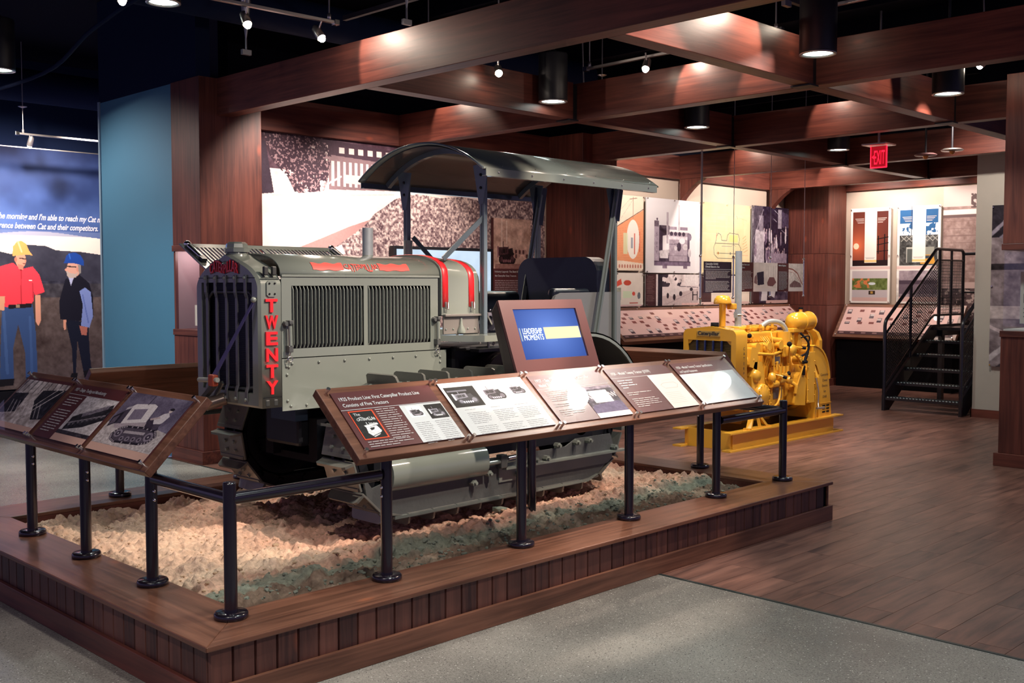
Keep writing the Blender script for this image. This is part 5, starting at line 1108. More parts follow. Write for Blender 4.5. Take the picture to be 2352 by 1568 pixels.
# engine block and front gear case
yo('engine_block', MB().box(9.16, 10.02, 5.80, 6.22, .42, 1.02), YEL, None, .02)
yo('crankcase', MB().prism([(5.77, .46), (5.86, .33), (6.18, .33), (6.28, .46), (6.24, .66), (5.78, .66)], 0, 9.18, 10.05), YEL, None, .01)
yo('oil_pan', MB().prism([(5.84, .34), (5.90, .20), (6.14, .20), (6.2, .34)], 0, 9.22, 9.75), YEL, None, .02)
yo('cylinder_head', MB().box(9.18, 9.98, 5.86, 6.2, 1.02, 1.13), YEL, None, .02)
for k in range(3): yo('rocker_cover', MB().box(9.20 + k * .25, 9.41 + k * .25, 5.90, 6.16, 1.13, 1.185), YEL, None, .02)
yo('front_housing', MB().prism([(5.84, .40), (5.80, .9), (5.86, 1.08), (6.2, 1.08), (6.26, .9), (6.24, .4)], 0, 9.08, 9.17), YEL, None, .015)
yo('fan_hub_cover', MB().lathe([(0, -.0), (.11, 0), (.12, .02), (.12, .07), (.08, .09)], (9.28, 5.67, .50), 24, 'y'))
bm_ = MB()
for k in range(12): a_ = k * math.pi / 6; bm_.ball((9.28 + .105 * math.cos(a_), 5.67, .50 + .105 * math.sin(a_)), .007, 8)
q = yo('cover_bolts', bm_); q['kind'] = 'stuff'
yo('timing_cover', MB().lathe([(0, 0), (.05, 0), (.065, .03), (.065, .10)], (9.20, 5.69, .70), 20, 'y')); yo('timing_cover', MB().prism([(9.13, .50), (9.34, .46), (9.36, .70), (9.30, .84), (9.18, .84), (9.12, .7)], 1, 5.72, 5.80), YEL, None, .01)
yo('water_inlet', MB().tube([(9.07, 5.80, .86), (9.16, 5.76, .86), (9.24, 5.78, .88)], [.04, .045, .05], 14)); yo('water_box', MB().prism([(9.08, .80), (9.22, .76), (9.24, .98), (9.12, .99)], 1, 5.72, 5.84), YEL, None, .02)
yo('thermostat_pipe', MB().tube([(9.08, 5.86, 1.08), (9.20, 5.84, 1.09), (9.32, 5.86, 1.08)], .032, 14)); obj('hose_cap', MB().ball((9.17, 5.78, 1.10), .024, 12), BLKM, G)
# side hatches with plates
for x, z, w_, h_ in ((9.62, .70, .16, .13), (9.66, .47, .26, .2)):
    f = MB()
    f.box(x - w_ / 2, x + w_ / 2, 5.755, 5.775, z - h_ / 2, z + h_ / 2); yo('inspection_cover', f, YEL, None, .006)
obj('name_plate', MB().box(9.58, 9.70, 5.748, 5.756, .80, .87), mat('plate_grey', (.25, .22, .22), .35, .6), G); obj('name_plate', MB().box(9.58, 9.74, 5.748, 5.756, .44, .55), MC['plate_grey'], G)
yo('plate_frame', MB().box(9.56, 9.72, 5.752, 5.77, .78, .89), YEL, None, .004)
# injection lines, pump, levers
for k in range(4): yo('fuel_line', MB().tube(arc_pts([(9.44 + k * .03, 5.78, .78), (9.44 + k * .03, 5.74, .9), (9.43 + k * .035, 5.75, 1.0), (9.43 + k * .04, 5.82, 1.08)]), .0045, 6))
yo('fuel_line', MB().tube(arc_pts([(9.53, 5.74, .5), (9.54, 5.72, .8), (9.53, 5.74, 1.05), (9.6, 5.8, 1.12)]), .007, 6))
yo('filter_housing', MB().lathe([(0, .9), (.032, .905), (.036, .97), (.026, 1.0), (0, 1.01)], (9.47, 5.77, 0), 16))
yo('injection_pump', MB().box(9.62, 9.84, 5.70, 5.80, .60, .70), YEL, None, .015)
for k in range(3): yo('pump_element', MB().cyl((9.66 + k * .07, 5.72, .70), (9.66 + k * .07, 5.72, .77), .018, 10))
yo('pump_governor', MB().ball((9.80, 5.70, .62), .038, 14)); yo('oil_filter', MB().cyl((9.48, 5.72, .60), (9.60, 5.72, .60), .035, 14)); yo('breather', MB().lathe([(0, .73), (.03, .73), (.045, .78), (.03, .83), (0, .84)], (9.50, 5.72, -.12), 14))
yo('starting_engine', MB().lathe([(0, 0), (.055, 0), (.06, .03), (.06, .16), (0, .17)], (9.86, 5.68, .93), 18, 'y')); yo('starting_engine_cylinder', MB().cyl((9.86, 5.80, .94), (9.86, 5.80, 1.12), .07, 18)); yo('carburettor', MB().box(9.74, 9.82, 5.72, 5.80, .86, .98), YEL, None, .015)
yo('manifold', MB().tube([(9.6, 5.83, 1.05), (9.75, 5.80, 1.03), (9.98, 5.80, 1.03)], .03, 12)); 
for i, (p0, p1, m1) in enumerate([((9.83, 5.72, .80), (9.73, 5.66, 1.00), YEL), ((9.93, 5.68, .56), (10.05, 5.66, .82), YEL), ((9.92, 5.7, .96), (10.0, 5.66, .95), YEL), ((9.82, 5.68, .64), (9.70, 5.64, .70), YEL), ((9.55, 5.74, .70), (9.60, 5.64, .67), YEL)]):
    lv = yo('control_lever', MB().cyl(p0, p1, .009, 8), m1); v = (Vector(p1) - Vector(p0)).normalized()
    obj('knob', MB().ball(p1, .027, 12) if i == 0 else MB().cyl(Vector(p1) - v * .01, Vector(p1) + v * (.10 if i == 1 else .03), .016, 10), BLKM, lv)
# flywheel housing, generator body, end guard
yo('flywheel_housing', MB().lathe([(.20, 0), (.30, .02), (.31, .05), (.31, .18), (.26, .2), (0, .2)], (10.02, 6.02, .60), 36, 'x')); yo('clutch_cover', MB().prism([(9.88, .36), (10.10, .34), (10.12, .62), (10.02, .70), (9.94, .66)], 1, 5.68, 5.78), YEL, None, .02)
yo('side_plate', MB().box(10.12, 10.27, 5.665, 5.68, .36, .90), YEL, None, .004); obj('slot_handle', MB().box(10.02, 10.06, 5.66, 5.675, .66, .76), BLKM, G, .006); obj('grip', MB().cyl((10.0, 5.66, .80), (10.08, 5.66, .80), .018, 10), BLKM, G)
gl = yo('generator_end', MB().prism([(6.38 - .0, .185), (6.40, .62), (6.32, .85), (6.2, .93), (5.84, .93), (5.74, .85), (5.66, .62), (5.68, .185)], 0, 10.30, 10.34), YEL)
yo('generator_drum', MB().lathe([(.30, 0), (.33, .01), (.33, .06), (.30, .08), (.30, .30)], (10.20, 6.02, .58), 40, 'x'))
# side guard: curved sheet running over the drum (in xz), with lettering and vents
prof = []
for i in range(11):
    a_ = math.radians(88 - 84 * i / 10); prof.append((10.28 + .36 * math.cos(a_), .56 + .40 * math.sin(a_)))
prof += [(10.70, .185), (10.42, .185), (10.40, .5)] + [(10.28 + .16 * math.cos(a_), .56 + .22 * math.sin(a_)) for a_ in (.4, 1.0, 1.5)]
yo('end_guard', MB().prism(prof, 1, 5.70, 6.30), YEL, None, .004); yo('guard_flange', MB().prism([(p[0] + .012, p[1] + .008) for p in prof[:11]] + [(p[0] - .006, p[1] - .004) for p in reversed(prof[:11])], 1, 5.69, 6.31))
GP = 5.698
for s, z, w_ in (('Caterpillar', .625, .17), ('Diesel', .565, .10), ('Electric', .505, .12), ('Set', .445, .05), ('D3400', .385, .085)):
    text('lettering', s, (10.545 + (.0 if z < .6 else -.01), GP, z), X_, Z_, .040, TEXTD, G, width=w_, align='C', off=.0)
vb = MB()
for i in range(2):
    for j in range(3): vb.box(10.50 + i * .085, 10.56 + i * .085, GP - .002, GP + .002, .225 + j * .034, .240 + j * .034)
obj('vent_slots', vb, BLKM, G)
yo('seam_strip', MB().box(10.44, 10.69, GP - .004, GP + .001, .325, .331))
yo('exciter', MB().lathe([(0, 0), (.13, .0), (.15, .02), (.15, .25), (.12, .27), (0, .27)], (10.28, 5.98, .98), 26, 'x')); yo('exciter_band', MB().ring((10.47, 5.98, .98), .153, .01, 26, 8, 'x'))
yo('belt_guard', MB().prism([(5.80, .85), (5.80, 1.0), (5.84, 1.09), (5.92, 1.13), (6.05, 1.13), (6.13, 1.09), (6.17, 1.0), (6.17, .85)], 0, 10.60, 10.66), YEL, None, .02)
# fuel tank and air elbow
yo('fuel_tank', MB().lathe([(0, -.02), (.05, -.01), (.085, .02), (.098, .07), (.098, .37), (.085, .41), (0, .43)], (10.10, 5.86, 1.215), 26, 'x')); yo('tank_band', MB().ring((10.28, 5.86, 1.215), .099, .006, 26, 8, 'x')); yo('tank_band', MB().ring((10.46, 5.86, 1.215), .099, .006, 26, 8, 'x')); yo('tank_cradle', MB().box(10.05, 10.28, 5.80, 5.92, 1.10, 1.15), YEL, None, .01)
yo('tank_bracket', MB().box(10.06, 10.12, 5.83, 5.90, .92, 1.12).box(10.2, 10.26, 5.83, 5.90, .92, 1.12)); obj('tank_cap', MB().cyl((10.30, 5.86, 1.30), (10.30, 5.86, 1.345), .018, 12), YEL, G); obj('tank_cap', MB().cyl((10.30, 5.86, 1.345), (10.30, 5.86, 1.365), .024, 12), BLKM, G)
obj('air_elbow', MB().tube(arc_pts([(9.62, 5.95, 1.16), (9.75, 5.92, 1.22), (9.90, 5.88, 1.21), (9.97, 5.85, 1.14), (9.98, 5.85, 1.02)]), .026, 14), mat('pale_elbow', (.42, .43, .40), .35, .3), G)
obj('wiring', MB().tube(arc_pts([(10.12, 5.76, 1.10), (10.18, 5.7, 1.0), (10.17, 5.7, .9), (10.1, 5.74, .85)]), .012, 8).tube(arc_pts([(10.1, 5.74, 1.05), (10.2, 5.7, 1.06), (10.2, 5.72, .95)]), .007, 6), BLKM, G)
yo('mounting_foot', MB().add([], []).bar((9.16, 5.72, .40), (9.02, 5.68, .19), .05, .03).bar((9.20, 5.72, .42), (9.22, 5.68, .19), .04, .03).bar((9.16, 5.70, .36), (9.34, 5.68, .19), .04, .025).box(8.98, 9.40, 5.66, 5.72, .185, .20))
yo('hand_crank', MB().tube(arc_pts([(10.28, 5.66, .62), (10.30, 5.64, .48), (10.30, 5.64, .36), (10.27, 5.62, .31)]), .008, 8).cyl((10.20, 5.60, .305), (10.36, 5.60, .30), .012, 10), ALU)

# smaller castings, flanges, pipes and bolt heads on the near side of the engine
for k in range(3): yo('injector', MB().cyl((9.30 + k * .23, 5.88, 1.13), (9.30 + k * .23, 5.88, 1.20), .016, 10).cyl((9.30 + k * .23, 5.88, 1.16), (9.30 + k * .23, 5.88, 1.17), .028, 6, smooth=False))
for k in range(3): yo('exhaust_port', MB().cyl((9.26 + k * .22, 5.80, .985), (9.26 + k * .22, 5.74, .985), .032, 14).cyl((9.26 + k * .22, 5.745, .985), (9.26 + k * .22, 5.735, .985), .045, 14))
for k in range(6): yo('block_rib', MB().box(9.40 + k * .095, 9.41 + k * .095, 5.775, 5.80, .60, .98))
yo('oil_pipe', MB().tube(arc_pts([(9.30, 5.74, .38), (9.45, 5.70, .36), (9.60, 5.70, .42), (9.66, 5.72, .56)]), .012, 8)); yo('water_pipe', MB().tube(arc_pts([(9.22, 5.76, .92), (9.36, 5.72, .91), (9.52, 5.73, .90), (9.74, 5.76, .92)]), .016, 8))
yo('pump_flange', MB().cyl((9.60, 5.72, .655), (9.615, 5.72, .655), .055, 6, smooth=False)); yo('drain_elbow', MB().tube(arc_pts([(9.86, 5.72, .60), (9.90, 5.68, .56), (9.90, 5.68, .48)]), .02, 10)); yo('hand_primer', MB().cyl((9.56, 5.70, .74), (9.56, 5.70, .82), .014, 10).cyl((9.54, 5.70, .82), (9.58, 5.70, .82), .008, 8))
yo('bearing_cap', MB().cyl((10.00, 5.76, .82), (10.00, 5.68, .82), .045, 18).cyl((10.00, 5.68, .82), (10.00, 5.67, .82), .025, 14)); yo('rocker_lever', MB().bar((9.90, 5.68, .88), (10.08, 5.68, .74), .028, .014)); yo('tappet_cover', MB().box(9.80, 9.94, 5.755, 5.78, .86, .96), YEL, None, .01)
bt = MB(); rr = random.Random(5)
for k in range(16): bt.ball((9.19 + k * .053, 5.855, 1.035), .008, 6)
for k in range(14): bt.ball((9.22 + k * .06, 5.765, .625 if k % 2 else .655), .008, 6)
for k in range(12): a_ = k * math.pi / 6 + .2; bt.ball((10.015, 6.02 + .285 * math.cos(a_), .60 + .285 * math.sin(a_)), .010, 6)
for k in range(9): bt.ball((10.125 + .135 * (k % 2), 5.662, .38 + .06 * k), .007, 6)
for k in range(8): bt.ball((9.48 + k * .04, 5.752, .375 if k < 7 else .56), .007, 6)
for x, z in ((9.545, .40), (9.78, .40), (9.545, .56), (9.78, .56), (9.55, .77), (9.69, .77), (9.55, .63), (9.69, .63)): bt.ball((x, 5.752, z), .008, 6)
q = yo('bolt_heads', bt); q['kind'] = 'stuff'
# ============================================================ far left mural (a printed photograph with two men in hard hats)
m1 = Cv(420, 460, (.20, .30, .52)); cv = m1
g = cv.Y[..., None]; cv.a = np.where(g < .30, np.array([.10, .17, .36]) * (1 - g / .3) + np.array([.27, .37, .60]) * (g / .3), np.array([.27, .37, .60]))
cl = fbm(460, 420, 90, 5)[..., None]; cv.a += (cl - .5) * .40 * (g < .36) * np.array([.8, .9, 1.1])
cv.put((cv.Y > .355 + .012 * np.sin(cv.X * 9)) & (cv.Y < .47), (.93, .86, .82)); cv.put((cv.Y > .34) & (cv.Y <= .36), (.45, .50, .66), .6)
cv.poly([(0, .44), (.30, .42), (.40, .44), (.465, .40), (.55, .402), (.60, .42), (.72, .425), (.81, .435), (1, .45), (1, .62), (0, .62)], (.20, .20, .26)); cv.grain(.16, 26, 71, (cv.Y > .42) & (cv.Y < .62))
cv.rect(0, .56, 1, .66, (.24, .23, .26)); cv.grain(.30, 14, 33, (cv.Y > .55) & (cv.Y < .66)); gr_ = (cv.Y > .62)
cv.put(gr_, (.34, .29, .28)); cv.grain(.28, 60, 9, gr_ & True); cv.grain(.16, 8, 12, gr_)
SK = (.85, .60, .50)
cv.poly([(.354, .654), (.488, .647), (.499, .76), (.503, .908), (.5, .962), (.451, .963), (.45, .85), (.422, .731), (.397, .83), (.397, .966), (.336, .971), (.345, .792)], (.20, .30, .48)).line([(.36, .68), (.37, .93)], .012, (.28, .40, .60), .6).line([(.475, .7), (.478, .93)], .010, (.28, .40, .60), .5)
cv.poly([(.337, .955), (.40, .955), (.395, .982), (.33, .985)], (.07, .06, .08)).poly([(.452, .953), (.50, .953), (.515, .972), (.46, .978)], (.07, .06, .08))
cv.poly([(.499, .61), (.523, .608), (.524, .715), (.512, .74), (.500, .72)], SK).poly([(.345, .492), (.406, .475), (.44, .502), (.492, .49), (.521, .523), (.544, .596), (.499, .61), (.491, .587), (.494, .632), (.478, .65), (.373, .658), (.33, .649), (.30, .60)], (.93, .24, .30))
cv.line([(.44, .505), (.438, .645)], .004, (.72, .15, .20)).line([(.49, .56), (.492, .62)], .005, (.75, .16, .22)).rect(.474, .545, .487, .549, (.95, .85, .85)).poly([(.425, .488), (.44, .51), (.455, .495)], (.55, .08, .12)).poly([(.382, .649), (.483, .643), (.482, .661), (.382, .665)], (.10, .07, .09)).rect(.415, .647, .43, .66, (.6, .5, .4))
cv.poly([(.34, .613), (.368, .613), (.363, .671), (.335, .67)], (.85, .62, .48))
cv.ell(.440, .463, .0235, .033, SK).poly([(.425, .48), (.452, .485), (.450, .505), (.43, .50)], (.75, .5, .42)).ell(.418, .462, .006, .010, (.72, .46, .38)).line([(.436, .456), (.462, .459)], .005, (.2, .14, .16)).line([(.45, .478), (.46, .478)], .003, (.5, .25, .24)).ell(.461, .466, .004, .006, (.78, .52, .42))
cv.poly([(.404, .448), (.408, .408), (.425, .388), (.445, .384), (.466, .397), (.478, .425), (.493, .443), (.462, .441)], (.93, .64, .36)).line([(.43, .388), (.445, .43)], .006, (.98, .85, .58))
cv.poly([(.636, .714), (.745, .729), (.747, .843), (.755, .939), (.72, .965), (.70, .86), (.69, .80), (.68, .955), (.667, .957), (.664, .84)], (.07, .09, .16)).poly([(.66, .945), (.69, .945), (.685, .968), (.65, .97)], (.05, .05, .07)).poly([(.715, .94), (.757, .93), (.77, .955), (.72, .968)], (.05, .05, .07))
cv.poly([(.624, .70), (.64, .71), (.638, .755), (.628, .76)], SK).poly([(.701, .742), (.74, .75), (.735, .785), (.71, .782)], (.70, .42, .36)).poly([(.64, .541), (.706, .522), (.753, .559), (.770, .62), (.768, .71), (.70, .722), (.611, .713), (.610, .633)], (.07, .07, .13)).poly([(.705, .593), (.732, .578), (.759, .597), (.768, .701), (.749, .752), (.709, .743), (.72, .653)], (.48, .55, .78)).line([(.72, .61), (.745, .73)], .006, (.38, .45, .70)).poly([(.655, .535), (.68, .535), (.665, .57)], (.70, .72, .85))
cv.ell(.680, .497, .032, .036, (.82, .62, .55)).poly([(.645, .505), (.66, .515), (.69, .52), (.70, .51), (.69, .535), (.66, .538), (.648, .527)], (.72, .66, .63)).ell(.700, .500, .007, .011, (.8, .55, .48)).line([(.646, .487), (.69, .490)], .005, (.15, .12, .14)).ell(.645, .502, .006, .006, (.84, .6, .52)).poly([(.70, .48), (.715, .48), (.715, .515), (.705, .52)], (.55, .52, .5))
cv.poly([(.632, .475), (.640, .462), (.648, .44), (.665, .43), (.69, .428), (.715, .440), (.728, .462), (.728, .484), (.682, .474)], (.10, .26, .58)).line([(.66, .434), (.665, .455)], .005, (.2, .4, .75))
MU = thing('wall_mural', 'far blue sky photo mural with two men in hard hats and italic lettering', 'mural', (5.4, 14.0, .28))
obj('mural_panel', MB().box(4.0, 6.8, 14.002, 14.03, .28, 3.34), mat('mural_edge', (.3, .35, .45), .5), MU); pic('mural_print', cv, (4.0, 14.0, 3.34), X_, -Z_, 2.8, 3.06, MU)
obj('top_edge', MB().box(4.0, 6.8, 13.99, 14.03, 3.34, 3.352), ALU, MU)
def slant(t, y): return y
MLET = mat('mural_white_lettering', (.75, .72, .80), .5)
for s, z in (("he morning and I'm able to reach my Cat machine", 2.440), ('rence between Cat and their competitors.', 2.322)):
    t = text('mural_lettering', s, (4.975, 13.996, z), X_, Z_, .105, MLET, MU, width=1.50 if 'morn' in s else 1.265, off=.02)
    for v in t.data.vertices: v.co.x += v.co.z * .0 + (v.co.z - (z - .28)) * .25
# ============================================================ sepia mural
cv = Cv(840, 440, (.93, .85, .83))
cv.grain(.16, 60, 2)
cv.rect(0, 0, 1, .16, (.30, .20, .25)); cv.grain(.3, 16, 44, cv.Y < .2)
cv.poly([(.232, .02), (.42, .02), (.44, .22), (.25, .235)], (.52, .42, .44)).poly([(.22, .0), (.5, .03), (.46, .09), (.23, .07)], (.26, .18, .23))
for k in range(9): cv.rect(.262 + k * .017, .10, .270 + k * .017, .215, (.90, .82, .80))
for k in range(6): cv.rect(.285 + k * .028, .035, .300 + k * .028, .062, (.88, .80, .78))
cv.rect(.205, .03, .222, .06, (.85, .78, .76)).poly([(.245, .03), (.252, .03), (.255, .24), (.248, .24)], (.85, .78, .76)).line([(.20, .26), (.29, .17)], .008, (.95, .9, .88)).rect(.30, .16, .40, .2, (.85, .78, .76))
cv.poly([(.07, .04), (.083, .04), (.104, .268), (.07, .276)], (.22, .16, .22))
tr = cv.pm([(.078, .0), (.24, .0), (.262, .08), (.25, .20), (.235, .27), (.19, .29), (.16, .26), (.14, .19), (.115, .15), (.095, .11)])
lf = fbm(440, 840, 10, 91, 5) + .22 * (1 - np.clip(np.hypot((cv.X - .165) / .09, (cv.Y - .10) / .17), 0, 2)); cv.put(tr & (lf > .40), (.24, .16, .21)); cv.put(tr & (fbm(440, 840, 3.5, 8, 3) > .62), (.62, .50, .52))
cv.put((cv.X > .45) & (cv.Y < .16) & (fbm(440, 840, 12, 17) > .46), (.24, .15, .20))
cv.poly([(.104, .278), (.26, .24), (.45, .233), (.60, .228), (1, .17), (1, .7), (0, .8), (0, .29)], (.95, .88, .86)); cv.grain(.10, 40, 6, cv.Y > .23); cv.line([(.1, .278), (.262, .262), (.45, .236)], .006, (.80, .70, .70), .6)
cv.poly([(.10, .56), (.175, .504), (.236, .46), (.311, .404), (.37, .368), (.40, .34), (.38, .40), (.30, .47), (.25, .56)], (.72, .55, .54))
hp_ = [(.20, .60), (.254, .52), (.311, .455), (.355, .40), (.39, .334), (.42, .30), (.451, .26), (.49, .235), (.529, .223), (.602, .236), (.678, .221), (.741, .232), (.80, .21), (.873, .17), (.942, .113), (1.0, .055), (1, 1), (0, 1), (0, .75)]
hm_ = cv.pm(hp_); nn1 = np.clip((fbm(440, 840, 4.2, 61, 3) - .5) * 1.9 + .52 + .35 * (fbm(440, 840, 60, 67) - .5), 0, 1)[..., None]; cv.a = np.where(hm_[..., None], np.array([.33, .24, .27]) * (1 - nn1) + np.array([.93, .84, .81]) * nn1, cv.a)
cv.poly([(.25, .52), (.29, .49), (.30, .53), (.26, .56)], (.95, .92, .88)); cv.grain(.05, 3, 4)
SM = thing('wall_mural', 'large sepia photo mural of a gravel heap and tree behind the tractor', 'mural', (7.6, 9.15, .9))
obj('mural_panel', MB().box(5.41, 9.79, 9.146, 9.16, .9, 3.105), mat('mural_edge2', (.5, .4, .38), .6), SM); pic('mural_print', cv, (5.41, 9.145, 3.105), X_, -Z_, 4.38, 2.205, SM)
tv = thing('television', 'wide television with white picture behind the tractor hood', 'television', (8.05, 9.1, 1.37))
obj('case', MB().box(7.30, 8.79, 9.05, 9.13, 1.37, 2.03), BLACK, tv, .006)
sc = Cv(120, 60, (.80, .88, .96)); sc.grain(.2, 26, 4); sc.put((sc.Y > .5 + .1 * np.sin(sc.X * 9)), (.72, .82, .9), .5); pic('screen', sc, (7.335, 9.048, 1.995), X_, -Z_, 1.42, .59, tv, printmat('tv_picture', .2, .62))
mp = thing('text_sign', 'sepia picture and brown text panel right of the television', 'sign', (9.15, 9.11, 1.37))
obj('board', MB().box(8.84, 9.47, 9.09, 9.13, 1.37, 2.40), MAROON, mp)
pc = Cv(110, 110, (.80, .66, .60)); pc.grain(.4, 16, 8); pc.rect(.2, 0, .24, .6, (.9, .8, .76)).rect(.34, .05, .36, .5, (.9, .82, .78)); tractor_art(pc, .05, .42, .62, .95, (.30, .18, .2))
for k in range(5): pc.ell(.62 + .1 * (k % 4), .66 + .08 * (k // 3), .09, .055, (.75, .6, .56)).ell(.60 + .1 * (k % 4), .66 + .08 * (k // 3), .03, .045, (.35, .22, .22))
pc.rect(.05, .9, 1, 1, (.62, .45, .42)).grain(.2, 5, 3); pic('picture', pc, (8.84, 9.088, 2.40), X_, -Z_, .63, .60, mp)
text('lettering', 'Industry Legends: The Best 60 Tracklayer', (8.86, 9.088, 1.755), X_, Z_, .03, WHITEP, mp, width=.55); text('lettering', 'the Caterpillar Sixty Tractors', (8.86, 9.088, 1.705), X_, Z_, .03, WHITEP, mp, width=.36)
body('body_copy', (8.86, 9.088, 1.66), X_, Z_, .55, 13, .021, MC['pale_print_text'], mp, 4, .25)
# ============================================================ tall posters of the back wall
def poster(lab, x0, x1, z0, z1, cv, tex=None, y=9.05, name='poster'):
    t = thing(name, lab, 'poster', ((x0 + x1) / 2, y, z0), 'tall posters on the back wall'); obj('board', MB().box(x0, x1, y, y + .012, z0, z1), WHITEP, t); pic('poster_print', cv, (x0, y - .001, z1), X_, -Z_, x1 - x0, z1 - z0, t)
    sm = MB()
    for a in (x0 + .02, (x0 + x1) / 2, x1 - .02):
        for b in (z0 + .015, z1 - .015): sm.cyl((a, y - .02, b), (a, 9.158, b), .010, 8)
    q = obj('standoffs', sm, CHROME, t); q['kind'] = 'stuff'; obj('acrylic_sheet', MB().box(x0 - .02, x1 + .02, y - .014, y - .010, z0 - .01, z1 + .01), GLASS, t); return t
OR = (.93, .62, .45); cr_ = (.95, .87, .79)
cv = Cv(200, 190, cr_); cv.grain(.06, 20, 3)
cv.poly([(.5, .42), (1, .18), (1, .90), (.5, .86)], OR).line([(.48, .43), (1, .17)], .010, (.35, .28, .27)).ell(.80, .58, .12, .26, (.96, .92, .88))
for k in range(14): cv.line([(.5, .45 + k * .032), (1, .40 + k * .035)], .003, (.85, .50, .36), .6)
cv.ell(.80, .58, .115, .255, (.96, .93, .89)).rect(.62, .50, .70, .78, (.86, .90, .74), .8).rect(.82, .5, .84, .78, (.86, .42, .36)).rect(.76, .56, .80, .7, (.65, .66, .70)).rect(.92, .48, .935, .75, (.85, .38, .3)).line([(.80, .02), (.80, .3)], .012, (.70, .52, .45)).line([(.74, .05), (.87, .03)], .012, (.62, .50, .45)).line([(.8, .05), (.5, .4)], .003, (.6, .55, .55)).line([(.74, .05), (.45, .3)], .003, (.6, .55, .55))
for k in range(9): cv.ell(.55 + k * .05, .94, .016, .025, (.78, .52, .45))
poster('cream cartoon poster with orange house, upper left of the poster wall', 10.52, 11.665, 1.80, 2.81, cv)
cv = Cv(170, 90, (.93, .89, .85)); cv.grain(.05, 10, 2); cv.ell(.70, .3, .07, .08, (.80, .32, .25)).poly([(.45, .32), (.58, .18), (.6, .34), (.5, .42)], (.88, .35, .28)).rect(.46, .45, .58, .8, (.52, .55, .50), .7).grain(.2, 5, 9, (cv.X < .58) & (cv.Y > .42) & (cv.X > .45)).rect(.62, .55, .78, .75, (.86, .92, .80)).ell(.82, .62, .03, .06, (.85, .35, .3)).ell(.92, .68, .03, .1, (.45, .47, .5)).rect(.74, .88, .9, .91, (.8, .4, .38)).rect(0, .94, 1, 1, (.90, .76, .76))
poster('cream cartoon poster with small figures, lower left of the poster wall', 10.52, 11.665, 1.315, 1.77, cv)
def engine_art(cv):
    D = (.24, .18, .26); M_ = (.55, .48, .54); Lg = (.80, .76, .78)
    cv.rect(.15, .38, .24, .85, (.70, .64, .70)).rect(.15, .30, .23, .38, (.42, .36, .42)).ell(.20, .28, .015, .018, D).rect(.235, .36, .42, .84, D).poly([(.26, .38), (.38, .44), (.36, .48), (.25, .42)], (.18, .13, .18)).poly([(.30, .50), (.42, .48), (.42, .72), (.30, .70)], (.93, .90, .91)).poly([(.24, .70), (.42, .68), (.40, .80), (.25, .80)], Lg)
    cv.rect(.37, .18, .405, .60, (.72, .67, .71)).rect(.585, .07, .61, .42, (.74, .70, .73)).rect(.42, .44, .78, .84, (.66, .60, .65)).rect(.42, .37, .56, .41, (.62, .56, .62)).rect(.62, .37, .76, .41, (.55, .48, .55))
    for k in range(4): cv.ell(.46 + k * .075, .465, .03, .028, D)
    cv.rect(.42, .50, .76, .54, (.86, .82, .85)).line([(.42, .61), (.62, .60)], .006, D).line([(.42, .76), (.78, .76)], .006, (.45, .4, .45)).ell(.66, .56, .055, .04, (.93, .9, .92)).ell(.72, .64, .05, .04, Lg).ell(.60, .64, .04, .06, D).ell(.54, .66, .03, .03, Lg).rect(.76, .45, .80, .86, (.36, .3, .38)).ell(.80, .50, .035, .05, (.5, .45, .52)).ell(.80, .72, .03, .06, Lg)
    cv.rect(.15, .835, .82, .90, (.44, .37, .46)).rect(.15, .835, .82, .845, D).rect(.30, .90, .38, .935, (.5, .43, .5)).rect(.68, .90, .76, .935, (.5, .43, .5)); m = cv.a.mean(2) < .88; cv.grain(.22, 7, 5, m & (cv.X > .14) & (cv.X < .84) & (cv.Y > .25)); return cv
cv = Cv(220, 190, (.90, .88, .89)); cv.a *= (1 - .10 * np.clip(cv.Y - .0, 0, 1) * 0)[..., None]; engine_art(cv)
t = poster('white poster with a photo of an old vertical engine lettered SIXTY', 11.72, 13.0, 1.775, 2.81, cv)
for i, ch in enumerate('SIXTY'): text('poster_lettering', ch, (11.97, 9.0485, 2.29 - i * .062), X_, Z_, .06, mat('poster_ink', (.10, .07, .10), .6), t, off=.0, align='C')
cv = Cv(200, 90, (.88, .82, .82)); cv.rect(0, 0, .19, 1, (.26, .14, .16))
for k in range(20):
    cv.rect(.02, .04 + k * .042, .12 + .05 * ((k * 7) % 5) / 5, .05 + k * .042, (.50, .38, .38))
cv.rect(.22, 0, .30, 1, (.10, .08, .14)).grain(.5, 20, 12, (cv.X > .3) & (cv.Y < .35)); cv.put((cv.X > .3) & (cv.Y < .4) & (fbm(90, 200, 16, 3) > .55), (.18, .14, .2)); cv.rect(.72, 0, .98, .34, (.9, .86, .86)); cv.poly([(.3, .7), (.98, .45), (.98, 1), (.3, 1)], (.78, .70, .70)).line([(.38, .95), (.85, .58)], .02, (.66, .58, .6))
cv.poly([(.38, .62), (.48, .48), (.60, .46), (.66, .62), (.5, .72)], (.85, .8, .8)).ell(.40, .68, .022, .09, (.16, .12, .16)).ell(.52, .73, .025, .10, (.16, .12, .16)).ell(.64, .62, .03, .08, (.2, .15, .2)).ell(.84, .48, .03, .06, (.22, .18, .22)).line([(.62, .38), (.97, .42)], .02, (.3, .25, .3)).rect(.86, .55, .88, .85, (.14, .1, .14)).rect(.95, .55, .965, .85, (.14, .1, .14)).rect(.86, .65, .965, .68, (.14, .1, .14)).rect(.66, .92, 1, 1, (.88, .72, .70)).grain(.12, 4, 1)
poster('street photo poster with old open cars, beneath the engine poster', 11.72, 13.0, 1.315, 1.755, cv)
cv = Cv(220, 210, (.86, .79, .62)); cv.grain(.08, 30, 21); BK = (.42, .44, .40)
